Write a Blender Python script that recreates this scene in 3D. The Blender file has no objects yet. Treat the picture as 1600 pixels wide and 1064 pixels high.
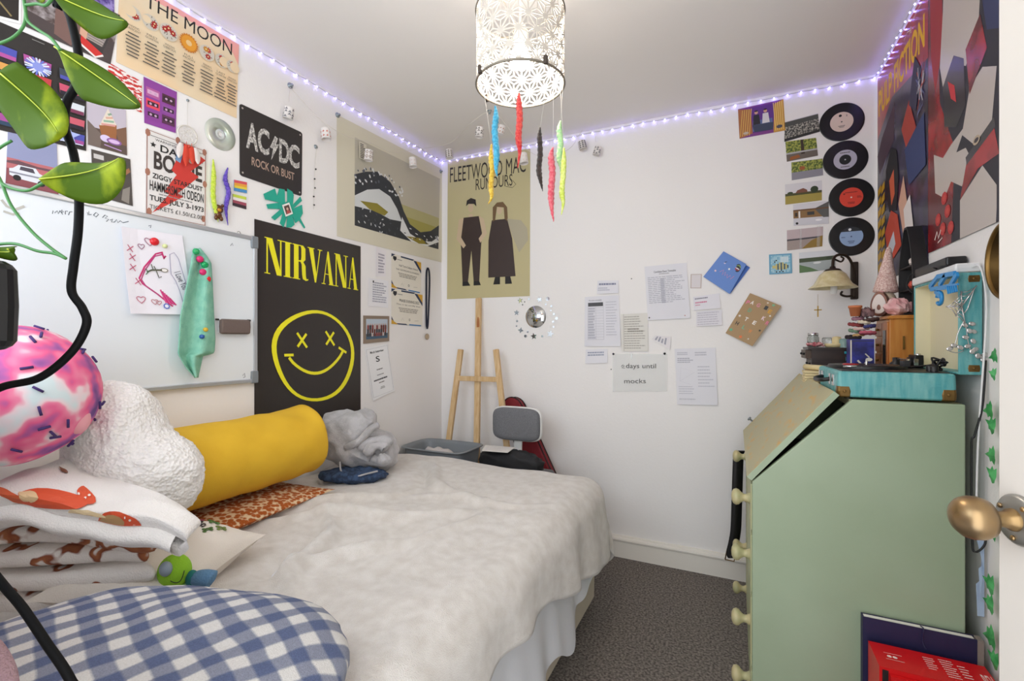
import bpy, math, random
import numpy as np
from mathutils import Vector, Matrix, noise
S = bpy.context.scene
COL = S.collection
PI = math.pi

# ---------------------------------------------------------------- camera, world, light, exposure
FPX, YAW = 735.0, math.radians(25.5)
CAM = Vector((1.769, 0.0, 1.2))
cam_data = bpy.data.cameras.new('camera')
cam_data.sensor_width = 36.0
cam_data.lens = FPX / 1600 * 36
cam_data.clip_start = 0.02
cam = bpy.data.objects.new('camera', cam_data)
cam.location = CAM
cam.rotation_euler = (PI / 2, 0, YAW)
COL.objects.link(cam)
S.camera = cam
S.view_settings.view_transform = 'Standard'
S.view_settings.look = 'None'
S.view_settings.gamma = 1.0
S.view_settings.exposure = 0.29
S.cycles.max_bounces = 10
S.cycles.diffuse_bounces = 7
S.cycles.transparent_max_bounces = 16
S.cycles.sample_clamp_indirect = 6.0
S.cycles.use_denoising = True

world = bpy.data.worlds.new('daylight')
S.world = world
world.use_nodes = True
wb = world.node_tree.nodes['Background']
wb.inputs[0].default_value = (0.84, 0.92, 1.0, 1)
wb.inputs[1].default_value = 1.0


def area_light(name, loc, rot, sx, sy, power, colour):
    l = bpy.data.lights.new(name, 'AREA')
    l.shape = 'RECTANGLE'
    l.size, l.size_y = sx, sy
    l.energy, l.color = power, colour
    o = bpy.data.objects.new(name, l)
    o.location, o.rotation_euler = loc, rot
    COL.objects.link(o)
    return o


# added fill lights, set in the unseen window and the doorway behind the camera
area_light('window_fill', (0.68, -0.14, 1.72), (PI / 2, 0, 0), 1.05, 0.95, 11.5, (0.82, 0.91, 1.0))
area_light('doorway_fill', (1.80, -0.16, 1.05), (PI / 2, 0, 0), 0.8, 1.9, 10, (0.97, 0.98, 1.0))
LAMP_AT = Vector((1.201, 1.247, 0))
BULB_EMISSION = 250.0      # the ceiling lamp's glowing bulb lights the room itself
LED_EMISSION = 44.0

# ---------------------------------------------------------------- the room, measured from the photo
XR, YB, ZC = 2.342, 2.622, 2.40
YF = -0.05
BED_TOP = 0.585


def ray(px, py):
    a, b = (px - 800) / FPX, (532 - py) / FPX
    s, c = math.sin(YAW), math.cos(YAW)
    return Vector((c * a - s, s * a + c, b))


def on_x(px, py, x=0.0):
    d = ray(px, py)
    return CAM + d * ((x - CAM.x) / d.x)


def on_y(px, py, y):
    d = ray(px, py)
    return CAM + d * ((y - CAM.y) / d.y)


def on_z(px, py, z):
    d = ray(px, py)
    return CAM + d * ((z - CAM.z) / d.z)


def at(px, py, depth):
    return CAM + ray(px, py) * depth


# ---------------------------------------------------------------- materials
MATS = {}


def lin(h):
    h = h.lstrip('#')
    out = []
    for i in (0, 2, 4):
        v = int(h[i:i + 2], 16) / 255
        out.append(v / 12.92 if v <= 0.04045 else ((v + 0.055) / 1.055) ** 2.4)
    return (*out, 1)


def mat(name, colour, rough=0.6, metal=0.0, bump=0.0, bscale=200.0, colour2=None, cscale=20.0, cstretch=(1, 1, 1), lo=0.4, hi=0.6,
        emit=0.0, trans=0.0, alpha=1.0, sheen=0.0, sub=0.0, detail=3.0, voronoi=False, coat=0.0, btype='noise', object_space=False):
    m = bpy.data.materials.new(name)
    m.use_nodes = True
    nt = m.node_tree
    p = nt.nodes['Principled BSDF']
    p.inputs['Base Color'].default_value = lin(colour)
    p.inputs['Roughness'].default_value = rough
    p.inputs['Metallic'].default_value = metal
    if emit:
        p.inputs['Emission Color'].default_value = lin(colour)
        p.inputs['Emission Strength'].default_value = emit
    if trans:
        p.inputs['Transmission Weight'].default_value = trans
    if alpha < 1:
        p.inputs['Alpha'].default_value = alpha
    if sheen:
        p.inputs['Sheen Weight'].default_value = sheen
    if coat:
        p.inputs['Coat Weight'].default_value = coat
    geo = nt.nodes.new('ShaderNodeTexCoord')
    vec = geo.outputs['Object']
    if colour2:
        mp = nt.nodes.new('ShaderNodeMapping')
        mp.inputs['Scale'].default_value = cstretch
        nt.links.new(vec, mp.inputs['Vector'])
        n = nt.nodes.new('ShaderNodeTexVoronoi' if voronoi else 'ShaderNodeTexNoise')
        n.inputs['Scale'].default_value = cscale
        if not voronoi:
            n.inputs['Detail'].default_value = detail
        nt.links.new(mp.outputs[0], n.inputs['Vector'])
        r = nt.nodes.new('ShaderNodeValToRGB')
        r.color_ramp.elements[0].position, r.color_ramp.elements[0].color = lo, lin(colour)
        r.color_ramp.elements[1].position, r.color_ramp.elements[1].color = hi, lin(colour2)
        nt.links.new(n.outputs[0], r.inputs[0])
        nt.links.new(r.outputs[0], p.inputs['Base Color'])
    if bump:
        n = nt.nodes.new('ShaderNodeTexVoronoi' if btype == 'voronoi' else 'ShaderNodeTexNoise')
        n.inputs['Scale'].default_value = bscale
        nt.links.new(vec, n.inputs['Vector'])
        b = nt.nodes.new('ShaderNodeBump')
        b.inputs['Strength'].default_value = bump
        b.inputs['Distance'].default_value = 0.004
        nt.links.new(n.outputs[0], b.inputs['Height'])
        nt.links.new(b.outputs[0], p.inputs['Normal'])
    MATS[name] = m
    return m


def ink(h, rough=0.6):
    """a flat printed colour"""
    k = 'ink_%s_%d' % (h.lstrip('#'), int(rough * 100))
    return MATS.get(k) or mat(k, h, rough)


def M(m):
    if isinstance(m, bpy.types.Material):
        return m
    if m.startswith('#'):
        return ink(m)
    return MATS[m]


# ---------------------------------------------------------------- objects
def tag(o, label=None, cat=None, group=None, kind=None):
    for k, v in (('label', label), ('category', cat), ('group', group), ('kind', kind)):
        if v:
            o[k] = v
    return o


def thing(name, loc, label, cat, group=None):
    o = bpy.data.objects.new(name, None)
    o.empty_display_size = 0.05
    o.location = loc
    COL.objects.link(o)
    return tag(o, label, cat, group)


def base_of(o):
    v = Vector((0, 0, 0))
    while o is not None:
        v += o.location
        o = o.parent
    return v


def copy_tree(o, parent=None):
    c = o.copy()
    COL.objects.link(c)
    c.parent = parent
    for ch in list(o.children):
        copy_tree(ch, c)
    return c


class MB:
    """collects polygons in world space and links them as ONE mesh object"""

    def __init__(self, m=None):
        self.v, self.f, self.mi, self.sm, self.mats = [], [], [], [], []
        self.m = None
        if m is not None:
            self.use(m)

    def use(self, m):
        m = M(m)
        if m not in self.mats:
            self.mats.append(m)
        self.m = self.mats.index(m)
        return self

    def add(self, verts, faces, smooth=False):
        o = len(self.v)
        self.v.extend(Vector(v) for v in verts)
        for f in faces:
            self.f.append([i + o for i in f])
            self.mi.append(self.m)
            self.sm.append(smooth)
        return self

    def hexa(self, p):
        """eight corners: four of the bottom ring, then four of the top ring"""
        return self.add(p, [(3, 2, 1, 0), (4, 5, 6, 7), (0, 1, 5, 4), (1, 2, 6, 5), (2, 3, 7, 6), (3, 0, 4, 7)])

    def box(self, lo, hi, mx=None):
        x0, y0, z0 = lo
        x1, y1, z1 = hi
        p = [(x0, y0, z0), (x1, y0, z0), (x1, y1, z0), (x0, y1, z0), (x0, y0, z1), (x1, y0, z1), (x1, y1, z1), (x0, y1, z1)]
        if mx is not None:
            p = [mx @ Vector(q) for q in p]
        return self.hexa(p)

    def rbox(self, lo, hi, r, mx=None, n=3):
        """box with all edges rounded (a superquadric-like shell made from a clamped sphere)"""
        lo, hi = Vector(lo), Vector(hi)
        c, h = (lo + hi) / 2, (hi - lo) / 2
        r = min(r, h.x, h.y, h.z)
        seg, rings = 8 * n // 2, 4 * n // 2
        V, Fs = [], []
        for i in range(rings + 1):
            th = PI * i / rings
            for j in range(seg):
                ph = 2 * PI * (j + 0.5) / seg
                d = Vector((math.sin(th) * math.cos(ph), math.sin(th) * math.sin(ph), math.cos(th)))
                s = Vector((math.copysign(1, d.x), math.copysign(1, d.y), 1 if i < rings / 2 else -1))
                if i == rings / 2:
                    s.z = 0
                q = Vector((s.x * (h.x - r), s.y * (h.y - r), s.z * (h.z - r))) + d * r + c
                V.append(mx @ q if mx is not None else q)
        for i in range(rings):
            for j in range(seg):
                a, b = i * seg + j, i * seg + (j + 1) % seg
                Fs.append((a, a + seg, b + seg, b))
        Fs.append(tuple(range(seg)))
        Fs.append(tuple(rings * seg + k for k in reversed(range(seg))))
        return self.add(V, Fs)

    def tube(self, pts, r, n=8, caps=True, smooth=True):
        pts = [Vector(p) for p in pts]
        rs = r if isinstance(r, (list, tuple)) else [r] * len(pts)
        V, Fs = [], []
        up = None
        for i, p in enumerate(pts):
            t = (pts[min(i + 1, len(pts) - 1)] - pts[max(i - 1, 0)])
            t = t.normalized() if t.length > 1e-9 else Vector((0, 0, 1))
            if up is None:
                up = t.orthogonal().normalized()
            up = up - t * up.dot(t)
            up = up.normalized() if up.length > 1e-6 else t.orthogonal().normalized()
            w = t.cross(up)
            for k in range(n):
                a = 2 * PI * k / n
                V.append(p + (up * math.cos(a) + w * math.sin(a)) * rs[i])
        for i in range(len(pts) - 1):
            for k in range(n):
                a, b = i * n + k, i * n + (k + 1) % n
                Fs.append((a, b, b + n, a + n))
        if caps:
            Fs.append(tuple(reversed(range(n))))
            Fs.append(tuple((len(pts) - 1) * n + k for k in range(n)))
        return self.add(V, Fs, smooth)

    def bar(self, a, b, w, h, up=(0, 0, 1)):
        """square-section bar from a to b"""
        a, b = Vector(a), Vector(b)
        t = (b - a).normalized()
        u = Vector(up)
        u = (u - t * u.dot(t)).normalized()
        s = t.cross(u)
        q = lambda p, i, j: p + s * (w / 2 * i) + u * (h / 2 * j)
        return self.hexa([q(a, -1, -1), q(a, 1, -1), q(a, 1, 1), q(a, -1, 1), q(b, -1, -1), q(b, 1, -1), q(b, 1, 1), q(b, -1, 1)])

    def lathe(self, prof, loc, axis=(0, 0, 1), n=24, smooth=True):
        """prof: (radius, height) pairs along the axis"""
        ax = Vector(axis).normalized()
        u = ax.orthogonal().normalized()
        w = ax.cross(u)
        loc = Vector(loc)
        V, Fs = [], []
        for r, h in prof:
            for k in range(n):
                a = 2 * PI * k / n
                V.append(loc + ax * h + (u * math.cos(a) + w * math.sin(a)) * max(r, 1e-5))
        for i in range(len(prof) - 1):
            for k in range(n):
                a, b = i * n + k, i * n + (k + 1) % n
                Fs.append((a, b, b + n, a + n))
        return self.add(V, Fs, smooth)

    def grid(self, fn, nu, nv, smooth=True, closed_u=False):
        V = [fn(i / nu, j / nv) for j in range(nv + 1) for i in range(nu + (0 if closed_u else 1))]
        w = nu + (0 if closed_u else 1)
        Fs = []
        for j in range(nv):
            for i in range(nu):
                i2 = (i + 1) % w
                Fs.append((j * w + i, j * w + i2, (j + 1) * w + i2, (j + 1) * w + i))
        return self.add(V, Fs, smooth)

    def blob(self, c, r, n=16, e=1.0, mx=None, fn=None, smooth=True):
        """(super)ellipsoid with radii r; fn(unit direction) -> extra offset along it"""
        c = Vector(c)
        sp = lambda x: math.copysign(abs(x) ** e, x)
        V, Fs = [], []
        seg, rings = 2 * n, n
        for i in range(rings + 1):
            th = PI * i / rings
            for j in range(seg):
                ph = 2 * PI * j / seg
                d = Vector((sp(math.sin(th)) * sp(math.cos(ph)), sp(math.sin(th)) * sp(math.sin(ph)), sp(math.cos(th))))
                q = Vector((d.x * r[0], d.y * r[1], d.z * r[2]))
                if fn:
                    q += d.normalized() * fn(d)
                V.append(c + (mx @ q if mx is not None else q))
        for i in range(rings):
            for j in range(seg):
                a, b = i * seg + j, i * seg + (j + 1) % seg
                Fs.append((a, a + seg, b + seg, b))
        return self.add(V, Fs, smooth)

    def prism(self, pts, d):
        """extrude a planar polygon (3D points) by the vector d"""
        d = Vector(d)
        n = len(pts)
        V = [Vector(p) for p in pts] + [Vector(p) + d for p in pts]
        Fs = [tuple(reversed(range(n))), tuple(range(n, 2 * n))] + [(i, (i + 1) % n, n + (i + 1) % n, n + i) for i in range(n)]
        return self.add(V, Fs)

    def build(self, name, parent=None, label=None, cat=None, group=None, kind=None, bevel=0.0, subsurf=0):
        vs = self.v
        if parent is None:
            lo = Vector([min(v[i] for v in vs) for i in range(3)])
            hi = Vector([max(v[i] for v in vs) for i in range(3)])
            org = Vector(((lo.x + hi.x) / 2, (lo.y + hi.y) / 2, lo.z))
        else:
            org = base_of(parent)
        me = bpy.data.meshes.new(name)
        me.from_pydata([v - org for v in vs], [], self.f)
        for m in self.mats:
            me.materials.append(m)
        me.polygons.foreach_set('material_index', self.mi)
        me.polygons.foreach_set('use_smooth', self.sm)
        me.update()
        o = bpy.data.objects.new(name, me)
        if parent is None:
            o.location = org
        else:
            o.parent = parent
        COL.objects.link(o)
        if bevel:
            b = o.modifiers.new('bevel', 'BEVEL')
            b.width, b.segments, b.limit_method = bevel, 2, 'ANGLE'
        if subsurf:
            b = o.modifiers.new('subsurf', 'SUBSURF')
            b.levels = b.render_levels = subsurf
        return tag(o, label, cat, group, kind)


def arc(c, r, a0, a1, n, u, w):
    c, u, w = Vector(c), Vector(u), Vector(w)
    return [c + u * (r * math.cos(a0 + (a1 - a0) * i / n)) + w * (r * math.sin(a0 + (a1 - a0) * i / n)) for i in range(n + 1)]


def smooth_path(pts, n=6):
    """Catmull-Rom through points"""
    pts = [Vector(p) for p in pts]
    P = [pts[0] * 2 - pts[1]] + pts + [pts[-1] * 2 - pts[-2]]
    out = []
    for i in range(1, len(P) - 2):
        a, b, c, d = P[i - 1:i + 3]
        for k in range(n):
            t = k / n
            out.append(0.5 * ((2 * b) + (c - a) * t + (2 * a - 5 * b + 4 * c - d) * t * t + (3 * b - a - 3 * c + d) * t ** 3))
    out.append(pts[-1])
    return out


def nz(v, s=1.0, seed=0.0):
    return noise.noise(Vector((v[0] * s + seed, v[1] * s - seed * 1.7, v[2] * s + seed * 0.6)))


# ---------------------------------------------------------------- flat printed things
TEXT = {}


def text_polys(s, bold=0.0):
    k = (s, bold)
    if k not in TEXT:
        cu = bpy.data.curves.new('lettering', 'FONT')
        cu.body, cu.size, cu.resolution_u = s, 1.0, 3
        cu.offset = bold
        o = bpy.data.objects.new('lettering', cu)
        COL.objects.link(o)
        dg = bpy.context.evaluated_depsgraph_get()
        ev = o.evaluated_get(dg)
        me = ev.to_mesh()
        vs = [(v.co.x, v.co.y) for v in me.vertices]
        fs = [tuple(p.vertices) for p in me.polygons]
        ev.to_mesh_clear()
        bpy.data.objects.remove(o)
        bpy.data.curves.remove(cu)
        x0, x1 = min(v[0] for v in vs), max(v[0] for v in vs)
        y0, y1 = min(v[1] for v in vs), max(v[1] for v in vs)
        TEXT[k] = ([((x - x0) / (x1 - x0), (y - y0) / (y1 - y0)) for x, y in vs], fs)
    return TEXT[k]


class Art:
    """A flat sheet on a wall: unit coordinates u (left to right), v (bottom to top) across four 3D corners TL, TR, BR, BL."""

    def __init__(self, tl, tr, br, bl, paper='#f2f0ee', thick=0.0008, gap=0.0015, lift=None, nseg=1, outline=None, back=None):
        self.c = [Vector(x) for x in (tl, tr, br, bl)]
        tl, tr, br, bl = self.c
        self.W = ((tr - tl).length + (br - bl).length) / 2
        self.H = ((tl - bl).length + (tr - br).length) / 2
        self.n = (tr - tl).cross(tl - bl).normalized()
        self.lift, self.gap, self.thick = lift, gap, thick
        self.z = thick + (0.0004 if lift else 0)
        self.mb = MB(paper)
        if outline:
            n = len(outline)
            top = [self.p(u, v, self.thick) for u, v in outline]
            bot = [self.p(u, v, 0) for u, v in outline]
            self.mb.add(top + bot, [tuple(range(n)), tuple(range(2 * n - 1, n - 1, -1))] + [(i, i + n, (i + 1) % n + n, (i + 1) % n) for i in range(n)])
        else:
            k = nseg
            V = [self.p(i / k, j / k, self.thick) for j in range(k + 1) for i in range(k + 1)]
            V += [self.p(i / k, j / k, 0) for j in range(k + 1) for i in range(k + 1)]
            N, w = (k + 1) ** 2, k + 1
            Fs = []
            for j in range(k):
                for i in range(k):
                    a = j * w + i
                    Fs += [(a, a + 1, a + 1 + w, a + w), (N + a + w, N + a + 1 + w, N + a + 1, N + a)]
            for i in range(k):
                Fs += [(N + i, N + i + 1, i + 1, i), (k * w + i, k * w + i + 1, N + k * w + i + 1, N + k * w + i),
                       (N + (i + 1) * w, N + i * w, i * w, (i + 1) * w), (i * w + k, N + i * w + k, N + (i + 1) * w + k, (i + 1) * w + k)]
            self.mb.add(V, Fs, smooth=False)

    def p(self, u, v, z):
        tl, tr, br, bl = self.c
        q = (bl * (1 - u) + br * u) * (1 - v) + (tl * (1 - u) + tr * u) * v
        return q + self.n * (self.gap + z + (self.lift(u, v) if self.lift else 0))

    def up(self):
        self.z += 0.00006 if not self.lift else 0.00012
        return self.z

    def poly(self, pts, m):
        z = self.up()
        self.mb.use(m).add([self.p(u, v, z) for u, v in pts], [tuple(range(len(pts)))])
        return self

    def rect(self, u0, v0, u1, v1, m):
        return self.poly([(u0, v0), (u1, v0), (u1, v1), (u0, v1)], m)

    def ell(self, cu, cv, r, m, rv=None, n=20, a0=0, rot=0.0):
        """r in metres across, rv in metres up (default: a true circle)"""
        rv = rv or r
        pts = []
        for i in range(n):
            a = a0 + 2 * PI * i / n
            x, y = r * math.cos(a), rv * math.sin(a)
            pts.append((cu + (x * math.cos(rot) - y * math.sin(rot)) / self.W, cv + (x * math.sin(rot) + y * math.cos(rot)) / self.H))
        return self.poly(pts, m)

    def star(self, cu, cv, r, m, k=5, inner=0.45, rot=PI / 2):
        return self.poly([(cu + (r if i % 2 == 0 else r * inner) * math.cos(rot + PI * i / k) / self.W,
                           cv + (r if i % 2 == 0 else r * inner) * math.sin(rot + PI * i / k) / self.H) for i in range(2 * k)], m)

    def stroke(self, pts, w, m, closed=False):
        """w in metres"""
        z = self.up()
        P = [Vector((u * self.W, v * self.H)) for u, v in pts]
        n = len(P)
        L, R = [], []
        for i in range(n):
            a = P[(i - 1) % n] if closed else P[max(i - 1, 0)]
            b = P[(i + 1) % n] if closed else P[min(i + 1, n - 1)]
            t = b - a
            t = t.normalized() if t.length > 1e-9 else Vector((1, 0))
            wd = (w[i] if isinstance(w, (list, tuple)) else w) / 2
            q = Vector((-t.y, t.x)) * wd
            L.append(P[i] + q)
            R.append(P[i] - q)
        V = [self.p(q.x / self.W, q.y / self.H, z) for q in L + R]
        Fs = [(i, n + i, n + (i + 1) % n, (i + 1) % n) for i in range(n if closed else n - 1)]
        self.mb.use(m).add(V, Fs)
        return self

    def text(self, s, u0, v0, u1, v1, m, bold=0.0, rot=0.0, slant=0.0):
        vs, fs = text_polys(s, bold)
        z = self.up()
        cu, cv = (u0 + u1) / 2, (v0 + v1) / 2
        V = []
        for x, y in vs:
            X, Y = (x - 0.5) * (u1 - u0) * self.W, (y - 0.5) * (v1 - v0) * self.H
            X += slant * Y
            V.append(self.p(cu + (X * math.cos(rot) - Y * math.sin(rot)) / self.W, cv + (X * math.sin(rot) + Y * math.cos(rot)) / self.H, z))
        self.mb.use(m).add(V, fs)
        return self

    def lines(self, u0, v0, u1, v1, n, m, seed=1, fill=0.55, centre=False, words=True):
        """rows of small printed marks, too small in the photo to be read"""
        rnd = random.Random(seed)
        z = self.up()
        dv = (v1 - v0) / n
        V, Fs = [], []
        for i in range(n):
            vv = v1 - dv * (i + 0.5)
            a, b = u0, u1 - (u1 - u0) * rnd.random() * 0.35
            if centre:
                d = (u1 - u0) * rnd.random() * 0.25
                a, b = u0 + d, u1 - d
            x = a
            while x < b:
                w = (u1 - u0) * rnd.uniform(0.06, 0.16) if words else b - a
                e = min(x + w, b)
                k = len(V)
                h = dv * fill * 0.5
                V += [self.p(x, vv - h, z), self.p(e, vv - h, z), self.p(e, vv + h, z), self.p(x, vv + h, z)]
                Fs.append((k, k + 1, k + 2, k + 3))
                x = e + (u1 - u0) * 0.018
        self.mb.use(m).add(V, Fs)
        return self

    def build(self, name, label=None, cat=None, group=None, parent=None):
        return self.mb.build(name, parent, label, cat, group)


def left(*px):
    return [on_x(x, y, 0.0) for x, y in px]


def back(*px):
    return [on_y(x, y, YB) for x, y in px]


def right(*px):
    return [on_x(x, y, XR) for x, y in px]
# ---------------------------------------------------------------- shared materials
mat('wall paint', '#eeebe9', 0.75, bump=0.12, bscale=90)
mat('ceiling paint', '#e8e4e1', 0.85)
mat('gloss white', '#e8e3da', 0.65)
mat('carpet', '#524c47', 0.95, colour2='#968d85', cscale=110, detail=10, lo=0.36, hi=0.66, bump=0.9, bscale=420)
mat('black plastic', '#121214', 0.35)
mat('black rubber', '#0e0e10', 0.45)
mat('grey plastic', '#7d8388', 0.45)
mat('white plastic', '#e8e8e8', 0.4)
mat('aluminium', '#c3c6ca', 0.35, metal=0.7)
mat('chrome', '#d8d8d8', 0.18, metal=1.0)
mat('brass', '#8a6a3a', 0.4, metal=0.9)
mat('bright brass', '#b99a58', 0.3, metal=0.9)
mat('pine', '#d9bd92', 0.6, colour2='#c39c68', cscale=9, cstretch=(8, 8, 0.5), lo=0.3, hi=0.75)
mat('sage paint', '#9cab90', 0.5, colour2='#96a589', cscale=3, bump=0.06, bscale=60)
mat('worn flap paint', '#ada781', 0.5, colour2='#c59a48', cscale=11, cstretch=(3, 1.2, 3), lo=0.54, hi=0.74, detail=9)
mat('tack metal', '#8a9296', 0.4, metal=0.5)
mat('tape', '#eef1f0', 0.2, alpha=0.22)


def matte(*names):
    for n in names:
        MATS[n].node_tree.nodes['Principled BSDF'].inputs['Specular IOR Level'].default_value = .15



# ---------------------------------------------------------------- room shell
T = 0.12


def shell(name, lo, hi, m):
    return MB(m).box(lo, hi).build(name, kind='structure')


shell('floor', (-T, YF - T, -0.1), (XR + T, YB + T, 0), 'carpet')
shell('ceiling', (-T, YF - T, ZC), (XR + T, YB + T, ZC + 0.1), 'ceiling paint')
shell('wall_left', (-T, YF - T, 0), (0, YB + T, ZC), 'wall paint')
shell('wall_back', (0, YB, 0), (XR, YB + T, ZC), 'wall paint')
shell('wall_right', (XR, YF - T, 0), (XR + T, YB + T, ZC), 'wall paint')
# the wall behind the camera: an unseen window, added for light, over the bed's head and the open doorway the photo is taken from
WX0, WX1, WZ0, WZ1 = 0.10, 1.26, 1.19, 2.25
DX0, DX1, DZ1 = 1.40, 2.26, 2.02
w = MB('wall paint')
for lo, hi in (((0, 0), (WX0, ZC)), ((WX0, 0), (WX1, WZ0)), ((WX0, WZ1), (WX1, ZC)), ((WX1, 0), (DX0, ZC)), ((DX0, DZ1), (DX1, ZC)), ((DX1, 0), (XR, ZC))):
    w.box((lo[0], YF - T, lo[1]), (hi[0], YF, hi[1]))
w.build('wall_front', kind='structure')
win = thing('added_window_1', ((WX0 + WX1) / 2, YF - 0.08, WZ0), None, None)
win['kind'] = 'structure'
f = MB('gloss white')
for x0, x1, z0, z1 in ((WX0, WX0 + 0.05, WZ0, WZ1), (WX1 - 0.05, WX1, WZ0, WZ1), (WX0 + 0.05, WX1 - 0.05, WZ0, WZ0 + 0.05),
                       (WX0 + 0.05, WX1 - 0.05, WZ1 - 0.05, WZ1), (0.68, 0.72, WZ0 + 0.05, WZ1 - 0.05)):
    f.box((x0, YF - 0.10, z0), (x1, YF - 0.06, z1))
f.build('window_frame', win)
MB('gloss white').box((WX0 - 0.03, YF - 0.06, WZ0 - 0.028), (1.115, 0.190, WZ0)).build('window_sill', win)


def skirting(name, a, b, n):
    a, b, n = Vector(a), Vector(b), Vector(n)
    prof = [(0, 0), (0.016, 0), (0.016, 0.088), (0.022, 0.092), (0.024, 0.100), (0.021, 0.108), (0.012, 0.112), (0.010, 0.118), (0, 0.120)]
    m = MB('gloss white')
    pts = [a + n * d + Vector((0, 0, h)) for d, h in prof]
    m.prism(pts, b - a)
    m.build(name, kind='structure')


skirting('baseboard_back', (0, YB, 0), (XR, YB, 0), (0, -1, 0))
skirting('baseboard_left', (0, YF, 0), (0, YB - 0.024, 0), (1, 0, 0))
skirting('baseboard_right', (XR, 0.2, 0), (XR, YB - 0.024, 0), (-1, 0, 0))

# ---------------------------------------------------------------- the open door at the right, seen edge on past its knob
DE = Vector((2.056, 0.770, 0))                       # the free edge's corner on the room side
du = Vector((0.27, -0.963, 0)).normalized()          # towards the hinges
dn = Vector((-du.y, du.x, 0))
dn = dn if dn.x < 0 else -dn                         # out of the face that carries the knob
mat('door paint', '#d6d0c8', 0.45, bump=0.05, bscale=15)
door = thing('door_1', DE, 'white painted door standing open at the right edge, with an aged brass knob', 'door')
door['kind'] = 'structure'
dm = MB('door paint')
p0, p1 = DE, DE + du * 0.80
back_ = -dn * 0.04
lift = Vector((0, 0, 0.012))
top_ = Vector((0, 0, 1.985))
dm.hexa([p0 + lift, p1 + lift, p1 + back_ + lift, p0 + back_ + lift, p0 + top_, p1 + top_, p1 + back_ + top_, p0 + back_ + top_])
dm.build('door_panel', door, bevel=0.002)
mat('aged knob brass', '#a98a5c', 0.34, metal=0.9, colour2='#8f7a60', cscale=18, lo=0.35, hi=0.7)
mat('nickel', '#a7a59f', 0.38, metal=0.85)
kc = DE + du * 0.030 + Vector((0, 0, 0.993))
rose = MB('nickel').lathe([(0, 0), (0.029, 0), (0.029, 0.003), (0.026, 0.006), (0.014, 0.007), (0, 0.007)], kc, dn, 32).build('rose_plate', door)
sc = MB('aged knob brass')
for a in (0.9, 2.6, 4.7):
    e = du * math.cos(a) * 0.021 + Vector((0, 0, math.sin(a) * 0.021))
    sc.lathe([(0, 0.006), (0.003, 0.0062), (0.0028, 0.0085), (0, 0.009)], kc + e, dn, 10)
sc.build('screws', rose)
MB('aged knob brass').lathe([(0.013, 0.006), (0.0125, 0.010), (0.0095, 0.014), (0.0085, 0.022), (0.0095, 0.028), (0.014, 0.031), (0.0215, 0.034), (0.0245, 0.042),
                             (0.0245, 0.050), (0.0225, 0.057), (0.017, 0.063), (0.009, 0.0665), (0, 0.0675)], kc, dn, 40).build('door_knob', door)
# ---------------------------------------------------------------- the bed along the left wall
BX, BY0, BY1 = 1.20, 0.20, 2.10
mat('divan cloth', '#cfc6b4', 0.85, bump=0.2, bscale=400)
mat('sheet', '#dfe1e6', 0.8, bump=0.15, bscale=30)
mat('plush throw', '#e0dbd5', 0.95, sheen=0.4, bump=0.75, bscale=420, colour2='#d0c9c1', cscale=26, detail=8, lo=0.35, hi=0.68)
bed = thing('bed', (BX / 2, (BY0 + BY1) / 2, 0), 'small double divan bed along the left wall under a pale throw', 'bed')
MB('divan cloth').rbox((0.03, BY0, 0.03), (BX - 0.01, BY1, 0.33), 0.02).build('divan_base', bed)
MB('sheet').rbox((0.02, BY0, 0.33), (BX, BY1, BED_TOP - 0.015), 0.05, n=4).build('mattress', bed)
for x in (0.1, BX - 0.1):
    for y in (BY0 + 0.1, BY1 - 0.1):
        MB('black plastic').lathe([(0.02, 0), (0.025, 0.03)], (x, y, 0), n=12).build('foot', bed)


def drape(p, q, px0, qy0, rad, flare, top):
    """a cloth laid over the bed: p across, q along; past px0 / qy0 it turns over the edge and hangs"""
    dx, dy = max(0, p - px0), max(0, q - qy0)
    L = math.hypot(dx, dy)
    bx, by = min(p, px0), min(q, qy0)
    if L < 1e-6:
        return Vector((bx, by, top))
    nx, ny = dx / L, dy / L
    if L < rad * PI / 2:
        a = L / rad
        o, d = rad * math.sin(a), rad * (1 - math.cos(a))
    else:
        e = L - rad * PI / 2
        o, d = rad + flare * e, rad + e
    return Vector((bx + nx * o, by + ny * o, top - d))


def keyed(x, keys):
    for (a, b), (c, d) in zip(keys, keys[1:]):
        if x <= c:
            t = max(0.0, (x - a) / (c - a))
            t = t * t * (3 - 2 * t)
            return b + (d - b) * t
    return keys[-1][1]


PX_, QY_, RAD = BX - 0.052, BY1 - 0.075, 0.09


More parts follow.
